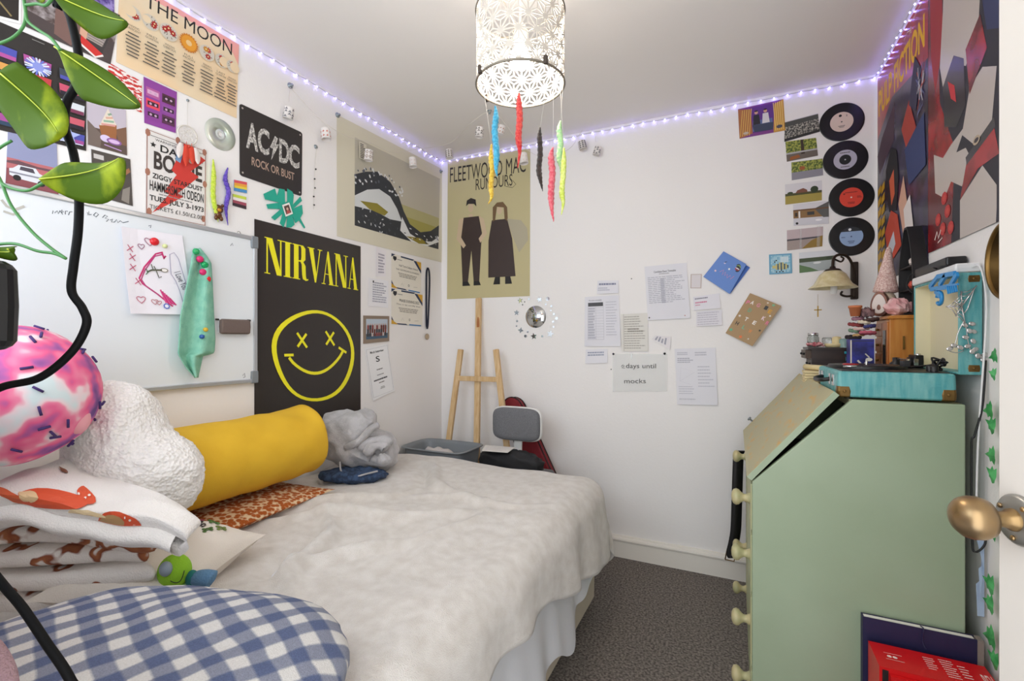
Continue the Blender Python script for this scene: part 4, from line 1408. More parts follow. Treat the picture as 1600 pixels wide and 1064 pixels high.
mat('leaf print', '#3c5420', .5, colour2='#a8ac4c', cscale=110, lo=.4, hi=.6)
for k, (px, lab) in enumerate(snaps):
    a = Art(*BW(*px), paper='#d9d6da')
    if k == 0:
        a.rect(0, 0, 1, .72, 'pebble print').rect(0, .72, 1, .96, '#4a4c48').rect(0, 0, 1, .14, '#2a2a28')
    elif k == 1:
        a.rect(0, .3, 1, 1, 'leaf print').rect(0, 0, 1, .36, '#6a6058').poly([(.48, .25), (.60, .25), (.58, 1), (.50, 1)], '#3a2a1c').rect(0, .34, 1, .42, '#b0aeb0').poly([(.1, .03), (.45, .1), (.4, .25), (.12, .2)], '#9c5a28')
    elif k == 2:
        a.rect(0, .38, 1, 1, 'leaf print').rect(0, 0, 1, .42, '#8d8a94').ell(.35, .6, .012, '#a05a30', rv=.01, n=8)
    elif k == 3:
        a.rect(0, 0, 1, .44, '#a69444').rect(0, .4, 1, .52, '#4a4a24').poly([(.28, .5), (.34, .64), (.5, .72), (.6, .62), (.62, .5)], '#7a4a38').ell(.8, .6, .016, '#2c3a1c', n=12).ell(.14, .54, .012, '#34401c', rv=.006, n=10)
    elif k == 4:
        a.rect(0, .3, 1, .72, '#8c6a40').rect(0, 0, 1, .34, '#d0ced4').rect(.15, .35, .2, .66, '#e8e4e0').rect(.05, .42, .12, .6, '#3a2c20').rect(.4, .45, .6, .6, '#3a3a3a').poly([(.6, .72), (1, .98), (1, .3), (.85, .3)], '#5a5a58').ell(.1, .1, .006, K, n=10).ell(.72, .2, .014, '#f0eef2', rv=.005, n=10).rect(0, .68, 1, .74, '#6a4a30')
    elif k == 5:
        a.rect(0, .5, 1, 1, '#c0aeb0').rect(0, .46, 1, .54, '#4a464c').rect(0, 0, 1, .46, '#a0928c').poly([(.42, .0), (1, .0), (1, .56), (.7, .38)], '#8f7230').rect(.36, 0, .42, 1, 'tape').rect(.84, .02, .93, 1.06, 'tape')
    else:
        a.rect(0, .68, 1, 1, '#d8dadf').rect(0, .48, 1, .70, '#46523a').rect(0, 0, 1, .5, '#a8b0b0').ell(.5, .42, .016, '#d8dcdc', rv=.005).poly([(0, .0), (.55, 0), (.3, .22), (0, .4)], '#5c7a50').ell(.82, .62, .012, '#3a4632', rv=.006)
    a.build('photo_print', lab, 'photo', SNAP)

# four seven-inch records
mat('vinyl', '#0e0e10', .28)
for k, ((px, py), c1, lab) in enumerate((((1315, 190.6), '#d8c4b8', 'black record with a cream label, highest of the four'), ((1320.5, 249.6), '#b4b0c0', 'black record with a silver label and black centre'),
                                         ((1330, 308.5), '#d8402c', 'black record with a red label'), ((1330, 369.7), '#8fa8cc', 'black record with a pale blue label, lowest of the four'))):
    c = on_y(px, py, YB - .002)
    rec = thing('vinyl_record', c, lab, 'record', 'vinyl records on the back wall')
    prof = [(.0445, .0016)]
    for i in range(1, 22):
        r = .0445 + (.086 - .0445) * i / 22
        prof.append((r, .0016 - (.0004 if i % 2 else 0)))
    prof += [(.0875, .0012), (.0878, .0004), (.0875, -.0004), (.02, -.0004)]
    MB('vinyl').lathe(prof, c, (0, -1, 0), 64).build('disc', rec)
    a = Art(*[c + Vector((x, -.0016, z)) for x, z in ((-.045, .045), (.045, .045), (.045, -.045), (-.045, -.045))], paper=c1, thick=.0003, gap=0, outline=[(.5 + .5 * math.cos(t), .5 + .5 * math.sin(t)) for t in [2 * PI * i / 40 for i in range(40)]])
    dk = '#55504c'
    if k == 0:
        a.ell(.44, .82, .006, K, n=12).lines(.3, .2, .7, .32, 2, dk, 3, centre=True).ell(.5, .5, .0035, dk, n=10).rect(.70, .74, .73, .84, dk)
    elif k == 1:
        a.ell(.5, .5, .023, '#121214', n=28).ell(.5, .5, .003, '#d0ccd4', n=10).lines(.2, .82, .8, .9, 1, dk, 3, centre=True).lines(.3, .1, .7, .18, 1, dk, 4, centre=True)
    elif k == 2:
        a.lines(.24, .72, .8, .8, 1, '#7a1c14', 3).ell(.2, .7, .004, '#7a1c14', n=8).lines(.34, .16, .66, .28, 2, '#7a1c14', 4, centre=True).ell(.5, .5, .0035, '#e8d8d0', n=10).lines(.74, .44, .94, .56, 2, '#7a1c14', 5)
    else:
        a.poly([(.5 + .5 * math.cos(t), .5 + .5 * math.sin(t)) for t in [.55 + i * (PI - 1.1) / 14 for i in range(15)]], '#20242c').ell(.44, .86, .006, '#e4e8ee', n=12).lines(.3, .14, .7, .3, 2, '#4a5a7a', 3, centre=True).ell(.5, .5, .0035, '#4a5a7a', n=10).lines(.08, .44, .3, .52, 1, '#4a5a7a', 6)
    a.build('label', parent=rec)

# star-ringed mirror
mat('mirror', '#c9ccce', .04, metal=1.0)
c = on_y(837, 495, YB - .002)
mr = MB('mirror').lathe([(0, .002), (.066, .002), (.0665, .001), (.066, -.001)], c, (0, -1, 0), 48)
tag(mr.build('round_mirror'), 'round frameless wall mirror inside the ring of stars', 'mirror')
c6 = lambda x, y: (600 + x * .2819, 440 + y * .2819)
ring = [('s', 755, 105, 20), ('s', 803, 97, 11), ('s', 862, 99, 20), ('c', 907, 95, 12), ('s', 735, 172, 20), ('c', 897, 126, 6), ('s', 928, 136, 11), ('c', 925, 160, 5), ('s', 942, 180, 11), ('c', 957, 204, 9), ('s', 938, 222, 11),
        ('c', 940, 251, 6), ('s', 922, 290, 24), ('s', 878, 303, 10), ('s', 830, 303, 22), ('c', 785, 302, 9), ('d', 758, 270, 20), ('c', 796, 278, 6), ('s', 738, 219, 10), ('c', 735, 246, 5), ('s', 768, 128, 7), ('c', 780, 112, 4)]
sn = 0
for kind_, x, y, r in ring:
    c = on_y(*c6(x, y), YB - .001)
    rr = r * .2819 / 735 * 2.72 * .95
    m_ = MB('mirror')
    if kind_ == 'c':
        pts = [c + Vector((rr * math.cos(t), 0, rr * math.sin(t))) for t in [2 * PI * i / 20 for i in range(20)]]
    else:
        kk = 5 if kind_ == 's' else 4
        rot = PI / 2 + .25 * math.sin(x)
        pts = [c + Vector(((rr if i % 2 == 0 else rr * .42) * math.cos(rot + PI * i / kk), 0, (rr if i % 2 == 0 else rr * .42) * math.sin(rot + PI * i / kk))) for i in range(2 * kk)]
    m_.prism(pts, (0, -.0015, 0))
    nm = 'mirror_star' if kind_ != 'c' else 'mirror_dot'
    tag(m_.build(nm), {'s': 'five-pointed mirror star in the ring round the wall mirror', 'd': 'four-pointed mirror star at the lower left of the ring', 'c': 'round mirror dot in the ring of stars round the wall mirror'}[kind_],
        'mirror sticker', {'s': 'mirror stars round the wall mirror', 'd': None, 'c': 'mirror dots round the wall mirror'}[kind_])
for x, y, lab in ((986.8, 435.5, 'lone dark tack left of the exam timetable'), (955, 577, 'tiny dark tack low left of the clear sleeve')):
    tag(MB('black plastic').lathe([(.003, 0), (.003, .003), (0, .004)], on_y(x, y, YB), (0, -1, 0), 8).build('wall_tack'), lab, 'tack')
# ---------------------------------------------------------------- ceiling lamp with a cut-out lattice shade
mat('shade card', '#cfc7bb', .7)
mat('lamp wire', '#8d8578', .45, metal=.6)
mat('clip dark', '#4a4038', .5, metal=.4)
mat('bulb glow', '#fff4e6', .3, emit=BULB_EMISSION)
SR, SZ0, SZ1 = .128, 1.940, 2.158
lamp = thing('pendant_lamp', (LAMP_AT.x, LAMP_AT.y, SZ0), 'pendant ceiling lamp with a pale lattice drum shade', 'lamp')


def cyl(s, z, r=SR):
    a = s / SR
    return Vector((LAMP_AT.x + r * math.cos(a), LAMP_AT.y + r * math.sin(a), z))


NC = 16
el = 2 * PI * SR / NC
rh = (SZ1 - SZ0 - .012) / 5
shade = MB('shade card')


def strip(p, q, w):
    p, q = Vector(p), Vector(q)
    d = (q - p).normalized()
    n = Vector((-d.y, d.x)) * w / 2
    k = 3
    V = []
    for i in range(k + 1):
        c_ = p.lerp(q, i / k)
        for o, r in ((n, SR), (-n, SR), (n, SR - .0009), (-n, SR - .0009)):
            V.append(cyl(c_.x + o.x, c_.y + o.y, r))
    F_ = []
    for i in range(k):
        b = 4 * i
        F_ += [(b, b + 4, b + 5, b + 1), (b + 2, b + 3, b + 7, b + 6), (b, b + 2, b + 6, b + 4), (b + 1, b + 5, b + 7, b + 3)]
    shade.add(V, F_)


for j in range(6):
    z = SZ0 + .006 + j * rh
    for i in range(NC):
        s = (i + (j % 2) * .5) * el
        strip((s, z), (s + el, z), .0042)
        if j < 5:
            up_l, up_r = (s - el / 2, z + rh), (s + el / 2, z + rh)
            strip((s, z), up_l, .0042)
            strip((s, z), up_r, .0042)
            for tri in (((s, z), up_l, up_r), ((s, z), (s + el, z), up_r)):
                c_ = (sum(t[0] for t in tri) / 3, sum(t[1] for t in tri) / 3)
                for t in tri:
                    e = ((t[0] - c_[0]) * .97 + c_[0], (t[1] - c_[1]) * .97 + c_[1])
                    strip(c_, e, .0036)
shade_o = shade.build('lamp_shade', lamp)
for z in (SZ0 + .003, SZ1 - .003):
    MB('lamp wire').tube(arc((LAMP_AT.x, LAMP_AT.y, z), SR, 0, 2 * PI, 64, (1, 0, 0), (0, 1, 0)), .0034, 6, caps=False).build('shade_rim', lamp)
sa = math.radians(18)
MB('lamp wire').add([cyl(SR * (sa + d), z, SR + .0006) for z in (SZ0, SZ1) for d in (-.045, .045)], [(0, 1, 3, 2)]).build('shade_seam', lamp)
sp = MB('lamp wire')
for k in range(3):
    a_ = k * 2 * PI / 3 + .4
    sp.tube([(LAMP_AT.x + .02 * math.cos(a_), LAMP_AT.y + .02 * math.sin(a_), 2.10), (LAMP_AT.x + SR * math.cos(a_), LAMP_AT.y + SR * math.sin(a_), SZ1 - .004)], .0018, 6)
sp.tube(arc((LAMP_AT.x, LAMP_AT.y, 2.10), .021, 0, 2 * PI, 20, (1, 0, 0), (0, 1, 0)), .002, 6)
sp.build('shade_carrier', lamp)
hold = MB('white plastic').lathe([(0, 2.125), (.008, 2.125), (.016, 2.115), (.019, 2.095), (.019, 2.066), (.014, 2.062), (0, 2.062)], (LAMP_AT.x, LAMP_AT.y, 0)).build('lamp_holder', lamp)
MB('bulb glow').lathe([(0, 1.992), (.014, 1.994), (.024, 2.002), (.029, 2.014), (.0285, 2.028), (.023, 2.042), (.016, 2.053), (.013, 2.063)], (LAMP_AT.x, LAMP_AT.y, 0)).build('bulb', lamp)
MB('white plastic').tube([(LAMP_AT.x, LAMP_AT.y, 2.12), (LAMP_AT.x, LAMP_AT.y, ZC - .02)], .0035).build('flex', lamp)
MB('white plastic').lathe([(0, ZC - .03), (.02, ZC - .028), (.04, ZC - .012), (.045, ZC - .0005)], (LAMP_AT.x, LAMP_AT.y, 0)).build('ceiling_rose', lamp)
for a_ in (-2.15, -.60, 2.9):
    c_ = cyl(SR * a_, SZ0 + .012, SR + .003)
    MB('clip dark').rbox(c_ - Vector((.006, .006, .014)), c_ + Vector((.006, .006, .010)), .003).build('clip', lamp)

# fuzzy worms hung from the shade on threads
DREAM = 'fuzzy toy worms under the lamp'
for lab, m, pts, dep, r in (('blue fuzzy toy worm hanging below the lamp', 'blue fuzz', [(774, 166), (775, 182), (773, 205), (776, 240), (775, 262), (777, 276)], 1.27, .0085),
                            ('red fuzzy toy worm hanging below the lamp', 'red fuzz', [(811, 145), (811, 160), (812, 185), (810, 215), (812, 235), (809, 262)], 1.30, .009),
                            ('amber yellow fuzzy toy worm hanging below the lamp', 'amber fuzz', [(768, 226), (767, 245), (769, 265), (767, 290), (768, 308), (763, 319)], 1.32, .0075),
                            ('dark brown fuzzy toy worm hanging below the lamp', 'dark brown fuzz', [(844, 199), (843, 214), (844, 240), (842, 265), (845, 284), (848, 299)], 1.30, .0075),
                            ('rose pink fuzzy toy worm hanging below the lamp', 'rose fuzz', [(864, 230), (861, 245), (863, 270), (861, 300), (862, 325), (865, 346)], 1.28, .009),
                            ('mint green fuzzy toy worm hanging below the lamp', 'mint fuzz', [(876, 189), (874, 203), (876, 225), (874, 245), (877, 262), (876, 277)], 1.33, .0085),
                            ('neon yellow fuzzy toy worm hanging below the lamp', 'neon yellow fuzz', [(881, 231), (881, 250), (880, 275), (878, 300), (880, 318), (877, 336)], 1.29, .0075)):
    w3 = [at(x, y, dep) for x, y in pts]
    t = thing('toy_worm', w3[-1], lab, 'toy worm', DREAM)
    worm('body', w3, r, m, lab, None).build('body', t)
    rimp = Vector((w3[0].x - LAMP_AT.x, w3[0].y - LAMP_AT.y, 0))
    rimp = rimp.normalized() * SR
    MB('white thread').tube([w3[0], Vector((LAMP_AT.x + rimp.x, LAMP_AT.y + rimp.y, SZ0))], .0005, 4).build('thread', t)

# ---------------------------------------------------------------- LED string round the top of the walls
mat('led glow', '#8f86ff', .3, emit=LED_EMISSION)
mat('clear wire', '#c9c8cc', .3)
led = thing('string_lights', (.01, YB, ZC - .02), 'string of tiny lilac white lights running round the top of the walls', 'lights')
path = []
for i in range(36):
    y = .56 + i * (YB - .015 - .56) / 36
    path.append(Vector((.010, y, ZC - .016 - .005 * math.sin(i * .9) ** 2)))
for i in range(42):
    x = .012 + i * (XR - .024) / 41
    path.append(Vector((x, YB - .010, ZC - .016 - .005 * math.sin(i * .7) ** 2)))
for i in range(1, 22):
    path.append(Vector((XR - .010, YB - .012 - i * .052, ZC - .018 - .004 * math.sin(i * 1.1) ** 2)))
MB('clear wire').tube(path, .0018, 5).build('wire', led)
for p in path[::1]:
    MB('led glow').blob(p + Vector((0, 0, -.003)), (.0027, .0027, .0027), 4).build('light', led)

# ---------------------------------------------------------------- garland of little paper lanterns
mat('lantern paper', '#e6e0dc', .7)
gar = thing('lantern_garland', on_x(453, 134, .01), 'garland of small patterned paper lanterns strung round the far left corner', 'garland')
gp_ = [on_x(453, 136, .012), on_x(482, 168, .03), on_x(508, 193, .05), on_x(545, 214, .05), on_x(576, 222, .06), on_x(612, 238, .07), on_x(645, 234, .08), at(702, 224, 2.8), at(735, 193, 2.5), on_z(765, 174, 2.392),
       at(783, 186, 2.5), at(818, 229, 2.55), at(852, 246, 2.55), on_y(890, 232, YB - .05), on_y(908, 206, YB - .03), on_y(920, 197, YB - .01)]
MB('white thread').tube(smooth_path(gp_, 6), .0010, 4).build('cord', gar)


def lantern(c, tilt, pat, ink_, s=1.0):
    c = Vector(c)
    h, r = .050 * s, .0215 * s
    ax = (Matrix.Rotation(tilt, 3, 'Y') @ Vector((0, 0, 1))).normalized()
    top = c + ax * h / 2
    m = MB('lantern paper').lathe([(r * .93, h / 2), (r, -h / 2), (r - .0008, -h / 2), (r * .93 - .0008, h / 2), (.002, h / 2 + .002)], c, ax, 20)
    u = ax.orthogonal().normalized()
    w_ = ax.cross(u)
    P = lambda a, t: c + ax * (t * h) + (u * math.cos(a) + w_ * math.sin(a)) * (r * (1 - .035 * (1 + 2 * t)) + .0009)
    m.use(ink_)
    for i in range(8):
        a0 = i * PI / 4
        for j in range(4 if pat != 'diamond' else 2):
            if pat == 'scale':
                t0 = -.42 + j * .22
                pts = [P(a0 + .08 + .31 + .31 * math.cos(q * PI / 6), t0 + .17 * math.sin(q * PI / 6)) for q in range(7)]
            elif pat == 'tri':
                t0 = -.42 + j * .22
                if (i + j) % 3 == 0:
                    continue
                pts = [P(a0, t0), P(a0 + .7, t0), P(a0 + .35, t0 + .2)]
            elif pat == 'diamond':
                t0 = -.18 + j * .42
                pts = [P(a0, t0), P(a0 + .36, t0 - .2), P(a0 + .72, t0), P(a0 + .36, t0 + .2)]
            else:
                if j % 2:
                    continue
                t0 = -.3 + j * .2
                pts = [P(a0 + .1, t0), P(a0 + .3, t0 - .06), P(a0 + .6, t0 + .04), P(a0 + .35, t0 + .14)]
            m.add(pts, [tuple(range(len(pts)))])
    m.build('paper_lantern', gar)


lantern(on_x(451, 177, .035), .25, 'tri', '#76747a', .95)
MB('white thread').tube([on_x(453, 136, .012), on_x(451, 160, .035)], .0008, 4).build('cord', gar)
lantern(on_x(509, 210, .05), -.15, 'blot', '#c97a6a')
lantern(on_x(576, 243, .06), .1, 'diamond', '#a8988c', 1.05)
lantern(on_x(645, 254, .08), -.12, 'blot', '#e0cfc4', 1.05)
lantern(at(702, 241, 2.8), -.1, 'scale', '#8d847e', 1.0)
lantern(at(749, 207, 2.47), .15, 'tri', '#76706c')
lantern(at(783, 203, 2.5), .3, 'blot', '#b89080', .9)
lantern(at(818, 248, 2.55), -.15, 'blot', '#ddd0c8', 1.1)
lantern(on_y(910, 227, YB - .045), -.2, 'scale', '#7a7678', 1.0)
lantern(on_y(933, 236, YB - .04), .3, 'tri', '#6c6a70', .95)
MB('white thread').tube(smooth_path([on_y(920, 197, YB - .01), on_y(929, 208, YB - .03), on_y(931, 222, YB - .04)], 4), .0008, 4).build('cord', gar)
for p, nrm, lab in ((on_x(453, 134, 0), (1, 0, 0), 'grey hook right of the moon poster holding the first lantern'), (on_x(527, 180, 0), (1, 0, 0), 'grey hook at the top left corner of the sea print'),
                    (on_x(688, 268, 0), (1, 0, 0), 'grey hook at the top right corner of the sea print'), (on_z(765, 173, ZC), (0, 0, -1), 'grey hook on the ceiling in the far left corner'),
                    (on_y(920, 197, YB), (0, -1, 0), 'grey hook high on the back wall holding two lanterns')):
    hk = thing('wall_hook', p, lab, 'hook', 'garland hooks')
    MB('tack metal').lathe([(.013, 0), (.013, .003), (.009, .006), (.004, .012), (.006, .016), (0, .018)], p, nrm, 12).build('hook_body', hk)

# ---------------------------------------------------------------- posters on the right wall
mat('red gloss', '#b5181c', .28, colour2='#8c1218', cscale=8)
mat('night gloss', '#221d2c', .28, colour2='#3a3050', cscale=14)
RW = lambda y, z: Vector((XR, y, z))
a = Art(RW(2.605, 2.372), RW(1.992, 2.372), RW(1.992, 1.455), RW(2.605, 1.455), paper='night gloss')
a.poly([(0, .70), (.35, .80), (1, .74), (1, 1), (0, 1)], 'red gloss')
a.text('PULP FICTION', .03, .80, .95, .925, '#e8b41c', .03)
a.stroke([(.72, .985), (.78, .975), (.85, .98), (.95, .975)], .004, '#e0c8b8').stroke([(.60, .955), (.66, .965), (.72, .95)], .003, '#e8d8d0').text('10', .70, .935, .74, .96, '#f0e0d0')
for k in range(4):
    a.poly([(.10, .60 - k * .03), (.42, .74 - k * .025), (.42, .727 - k * .025), (.10, .587 - k * .03)], '#8d88a0')
a.poly([(0, .62), (.12, .68), (.42, .76), (.40, .60), (.05, .52)], '#4a3240')
for k in range(8):
    for q in range(2):
        a.poly([(.02 + q * .09, .05 + k * .052), (.10 + q * .09, .065 + k * .052), (.10 + q * .09, .10 + k * .052), (.02 + q * .09, .085 + k * .052)], '#c79a22')
a.poly([(.22, .50), (.34, .58), (.46, .54), (.50, .42), (.46, .28), (.30, .30), (.22, .40)], '#141016')
a.poly([(.30, .44), (.40, .47), (.42, .36), (.35, .32)], '#d2603c').poly([(.20, .22), (.34, .30), (.48, .26), (.56, .12), (.30, .06)], '#c2442a').poly([(.56, .60), (.70, .68), (.86, .50), (.74, .40)], '#a83a2c').poly([(.70, .66), (.82, .60), (.9, .74), (.8, .82)], '#33304a')
a.poly([(.50, .30), (.60, .40), (.70, .22), (.62, .12)], '#d8a890').poly([(.60, .26), (.72, .30), (.78, .16), (.66, .10)], '#e4dcd8').poly([(.62, .50), (.95, .56), (.98, .36), (.7, .34)], '#2c3a6a').poly([(.28, .06), (.44, .14), (.40, .20), (.26, .14)], '#c8ccd4')
for k in range(14):
    rnd = random.Random(k)
    a.stroke([(.80 + rnd.random() * .18, .55 + rnd.random() * .2), (.84 + rnd.random() * .14, .58 + rnd.random() * .2)], .005, ('#c9c6d0', '#6a70a0', '#b04030')[k % 3])
a.build('film_poster', 'red and dark film poster with yellow title in the right corner', 'poster')

# the next poster: a plain pattern of the same colours
mat('pale gloss', '#c3b9b2', .28)
mat('red satin', '#a81a22', .25, colour2='#5c1016', cscale=6)
mat('dark satin', '#26222c', .25)
a = Art(RW(1.986, 2.388), RW(1.376, 2.388), RW(1.376, 1.487), RW(1.986, 1.487), paper='#2c2a33', gap=.0025)
a.poly([(0, .0), (.30, .0), (.34, .3), (.16, .5), (.12, 1), (0, 1)], 'red satin').poly([(.10, .55), (.2, .7), (.18, 1), (.02, 1), (.04, .7)], '#a03438')
a.poly([(.16, .62), (.22, .50), (.36, .56), (.46, .52), (.58, .58), (.62, .80), (.55, 1), (.22, 1), (.2, .8)], 'pale gloss')
a.poly([(.10, .20), (.22, .16), (.30, .20), (.42, .16), (.52, .22), (.46, .27), (.36, .28), (.46, .34), (.30, .32), (.20, .30), (.08, .34)], 'pale gloss')
a.poly([(.42, .32), (.50, .44), (.62, .46), (.74, .42), (.70, .28), (.56, .25)], 'pale gloss').poly([(.40, .0), (.40, .12), (.62, .18), (.74, .10), (.74, 0)], 'pale gloss')
a.poly([(.40, .12), (.48, .24), (.72, .26), (.76, .18), (.58, .18)], 'red satin').poly([(.46, .24), (.72, .29), (.73, .26), (.47, .215)], 'dark satin')
a.poly([(.20, .54), (.33, .60), (.44, .55), (.46, .40), (.36, .36), (.22, .40)], 'dark satin').poly([(.46, .57), (.60, .62), (.66, .50), (.50, .42)], 'red satin').poly([(.26, .54), (.34, .50), (.36, .44), (.30, .47)], '#c8343a')
a.poly([(.62, .86), (.72, .95), (.78, .84), (.72, .74), (.62, .76)], 'red satin').poly([(.60, .70), (.78, .74), (.8, .5), (.66, .55)], '#30385e')
for cu_, cv_ in ((.14, .10), (.20, .06), (.26, .11), (.22, .16), (.30, .05)):
    a.ell(cu_, cv_, .022, '#b83030', rv=.02, n=9).ell(cu_, cv_, .012, '#c84a40', rv=.01, n=7)
a.stroke([(.10, .035), (.13, .06), (.15, .035), (.18, .06)], .006, '#e0d8d0').stroke([(.14, .02), (.2, .03)], .004, '#d8d0c8')
a.ell(.57, .265, .02, '#b9a890', rv=.012).ell(.57, .265, .013, '#3a3238', rv=.006)
a.poly([(.74, 0), (1, 0), (1, 1), (.80, 1), (.82, .5)], '#2a2836')
a.build('comic_poster', 'glossy red, black and pale poster beside the open door', 'poster')
# small round mirror peeping past the door
c = on_x(1556, 412, XR)
mat('dark glass', '#26221f', .08, metal=.3)
rm = thing('round_mirror', RW(1.478, c.z - .1), 'dark round mirror with brass rim just behind the open door', 'mirror')
MB('dark glass').lathe([(0, .006), (.086, .006), (.086, 0)], RW(1.478, c.z), (-1, 0, 0), 48).build('mirror_glass', rm)
MB('brass').lathe([(.086, 0), (.086, .012), (.090, .014), (.094, .010), (.094, 0)], RW(1.478, c.z), (-1, 0, 0), 48).build('rim', rm)
# ivy garland by the door
mat('ivy leaf', '#2f8a45', .5, colour2='#57b56c', cscale=30, bump=.2, bscale=120)
iv = thing('ivy_garland', RW(1.52, .35), 'artificial ivy garland hanging on the right wall behind the door edge', 'garland')
stem = smooth_path([RW(1.480, 1.45) - Vector((.012, 0, 0))] + [RW(1.478 + .006 * math.sin(k * 2.1), 1.35 - k * .13) - Vector((.012, 0, 0)) for k in range(9)], 5)
MB('ivy leaf').tube(stem, .0018, 5).build('stem', iv)
for k, (px, py, s, ro) in enumerate(((1553, 556, .9, .3), (1552, 584, .8, -.3), (1545, 641, 1.1, .2), (1549, 664, 1.1, -.4), (1549, 711, 1.1, .1), (1550, 741, 1.1, -.5), (1549, 829, 1.2, .2), (1546, 912, 1.3, -.2), (1546, 943, 1.2, 0), (1547, 995, 1.4, .3), (1553, 1030, 1.2, -.3))):
    c = on_x(px + 2, py, XR - .016)
    lf = MB('ivy leaf')
    ol_ = [(0, -.5), (.22, -.42), (.5, -.12), (.30, -.02), (.36, .22), (.14, .20), (0, .55), (-.14, .20), (-.36, .22), (-.30, -.02), (-.5, -.12), (-.22, -.42)]
    sz = .043 * s
    pts = []
    for x_, y_ in ol_:
        aa = PI / 2 + ro
        X, Yv = x_ * math.cos(aa) - y_ * math.sin(aa), x_ * math.sin(aa) + y_ * math.cos(aa)
        pts.append(c + Vector((-.005 * (1 - 2 * abs(x_)), -X * sz, Yv * sz)))
    lf.add(pts + [c + Vector((-.008, 0, 0))], [(i, (i + 1) % 12, 12) for i in range(12)], smooth=False)
    lf.build('leaf', iv)
# ---------------------------------------------------------------- things on top of the bureau
TZ = UZ
mat('teal vinyl', '#4b9a9e', .5, colour2='#79b3b0', cscale=26, cstretch=(3, 3, .4), lo=.35, hi=.7, bump=.25, bscale=260)
mat('cream lining', '#e2d9b8', .8)
mat('deck black', '#18181a', .4)
PX0, PX1, PY0, PY1, PZ0, PZ1 = 2.028, 2.288, 1.602, 1.946, TZ + .002, TZ + .078
rp = thing('record_player', ((PX0 + PX1) / 2, (PY0 + PY1) / 2, TZ), 'teal suitcase record player standing open on the green bureau', 'record player')
MB('teal vinyl').rbox((PX0, PY0, PZ0 + .003), (PX1, PY1, PZ1), .010).build('case_base', rp)
MB('deck black').box((PX0 + .012, PY0 + .012, PZ1 - .004), (PX1 - .012, PY1 - .012, PZ1 + .002)).build('deck_plate', rp)
pc = Vector((2.135, 1.800, PZ1 + .002))
pl = MB('deck black').lathe([(0, .008), (.010, .008), (.010, .010), (.098, .010), (.1, .008), (.1, 0)], pc, (0, 0, 1), 48).build('platter', rp)
MB('chrome').lathe([(.003, .008), (.003, .022), (.001, .025), (0, .025)], pc, n=10).build('spindle', pl)
MB('red gloss').lathe([(0, .0135), (.02, .0135), (.022, .010)], pc + Vector((-.045, -.025, 0)), n=16).build('adaptor', pl)
tb = Vector((2.235, 1.905, PZ1 + .002))
ta = MB('deck black').lathe([(.018, 0), (.018, .012), (.010, .018), (.010, .030), (0, .031)], tb, n=20).build('tonearm_base', rp)
MB('chrome').tube([tb + Vector((0, .02, .026)), tb + Vector((-.004, -.14, .028)), tb + Vector((-.030, -.21, .024))], .0028, 8).build('tonearm', ta)
MB('deck black').rbox(tb + Vector((-.042, -.235, .010)), tb + Vector((-.024, -.200, .028)), .003).build('headshell', ta)
for ky in (1.640, 1.670):
    MB('deck black').lathe([(.009, 0), (.009, .014), (.007, .016), (0, .016)], Vector((2.252, ky, PZ1 + .002)), n=14).build('control_knob', rp)
MB('chrome').tube([(2.045, 1.625, PZ1 + .012), (2.075, 1.618, PZ1 + .014), (2.078, 1.640, PZ1 + .014), (2.055, 1.648, PZ1 + .012)], .0028, 8).build('deck_latch', rp)
for y in (PY0 + .03, PY1 - .03):
    MB('black rubber').lathe([(.010, 0), (.010, .004)], (PX0 + .03, y, TZ), n=12).build('foot', rp)
mat('antique brass', '#7a5e34', .4, metal=.75)


def corner(x, y, z, sx, sy, sz, parent):
    """brass cap over a corner"""
    m = MB('antique brass')
    s = .034
    m.rbox((min(x, x + sx * s) - .0012, min(y, y + sy * s) - .0012, min(z, z + sz * s) - .0012), (max(x, x + sx * s) + .0012, max(y, y + sy * s) + .0012, max(z, z + sz * s) + .0012), .010)
    m.blob((x + sx * s * .5, y - sy * .001, z + sz * s * .5), (.004, .002, .004), 6)
    m.build('corner_cap', parent)


for x, sx in ((PX0, 1), (PX1, -1)):
    corner(x, PY0, PZ0 + .003, sx, 1, 1, rp)
    corner(x, PY1, PZ0 + .003, sx, -1, 1, rp)
hd = MB('black rubber')
hp = smooth_path([(PX0 - .002, 1.71, PZ1 - .03), (PX0 - .022, 1.722, PZ1 - .034), (PX0 - .030, 1.774, PZ1 - .036), (PX0 - .022, 1.826, PZ1 - .034), (PX0 - .002, 1.838, PZ1 - .03)], 5)
hd.tube(hp, .006, 8)
hd.build('handle', rp)
for y in (1.655, 1.705, 1.845, 1.895):
    MB('chrome').rbox((PX0 - .005, y - .010, PZ1 - .045), (PX0 + .001, y + .010, PZ1 - .012), .002).build('clasp', rp)
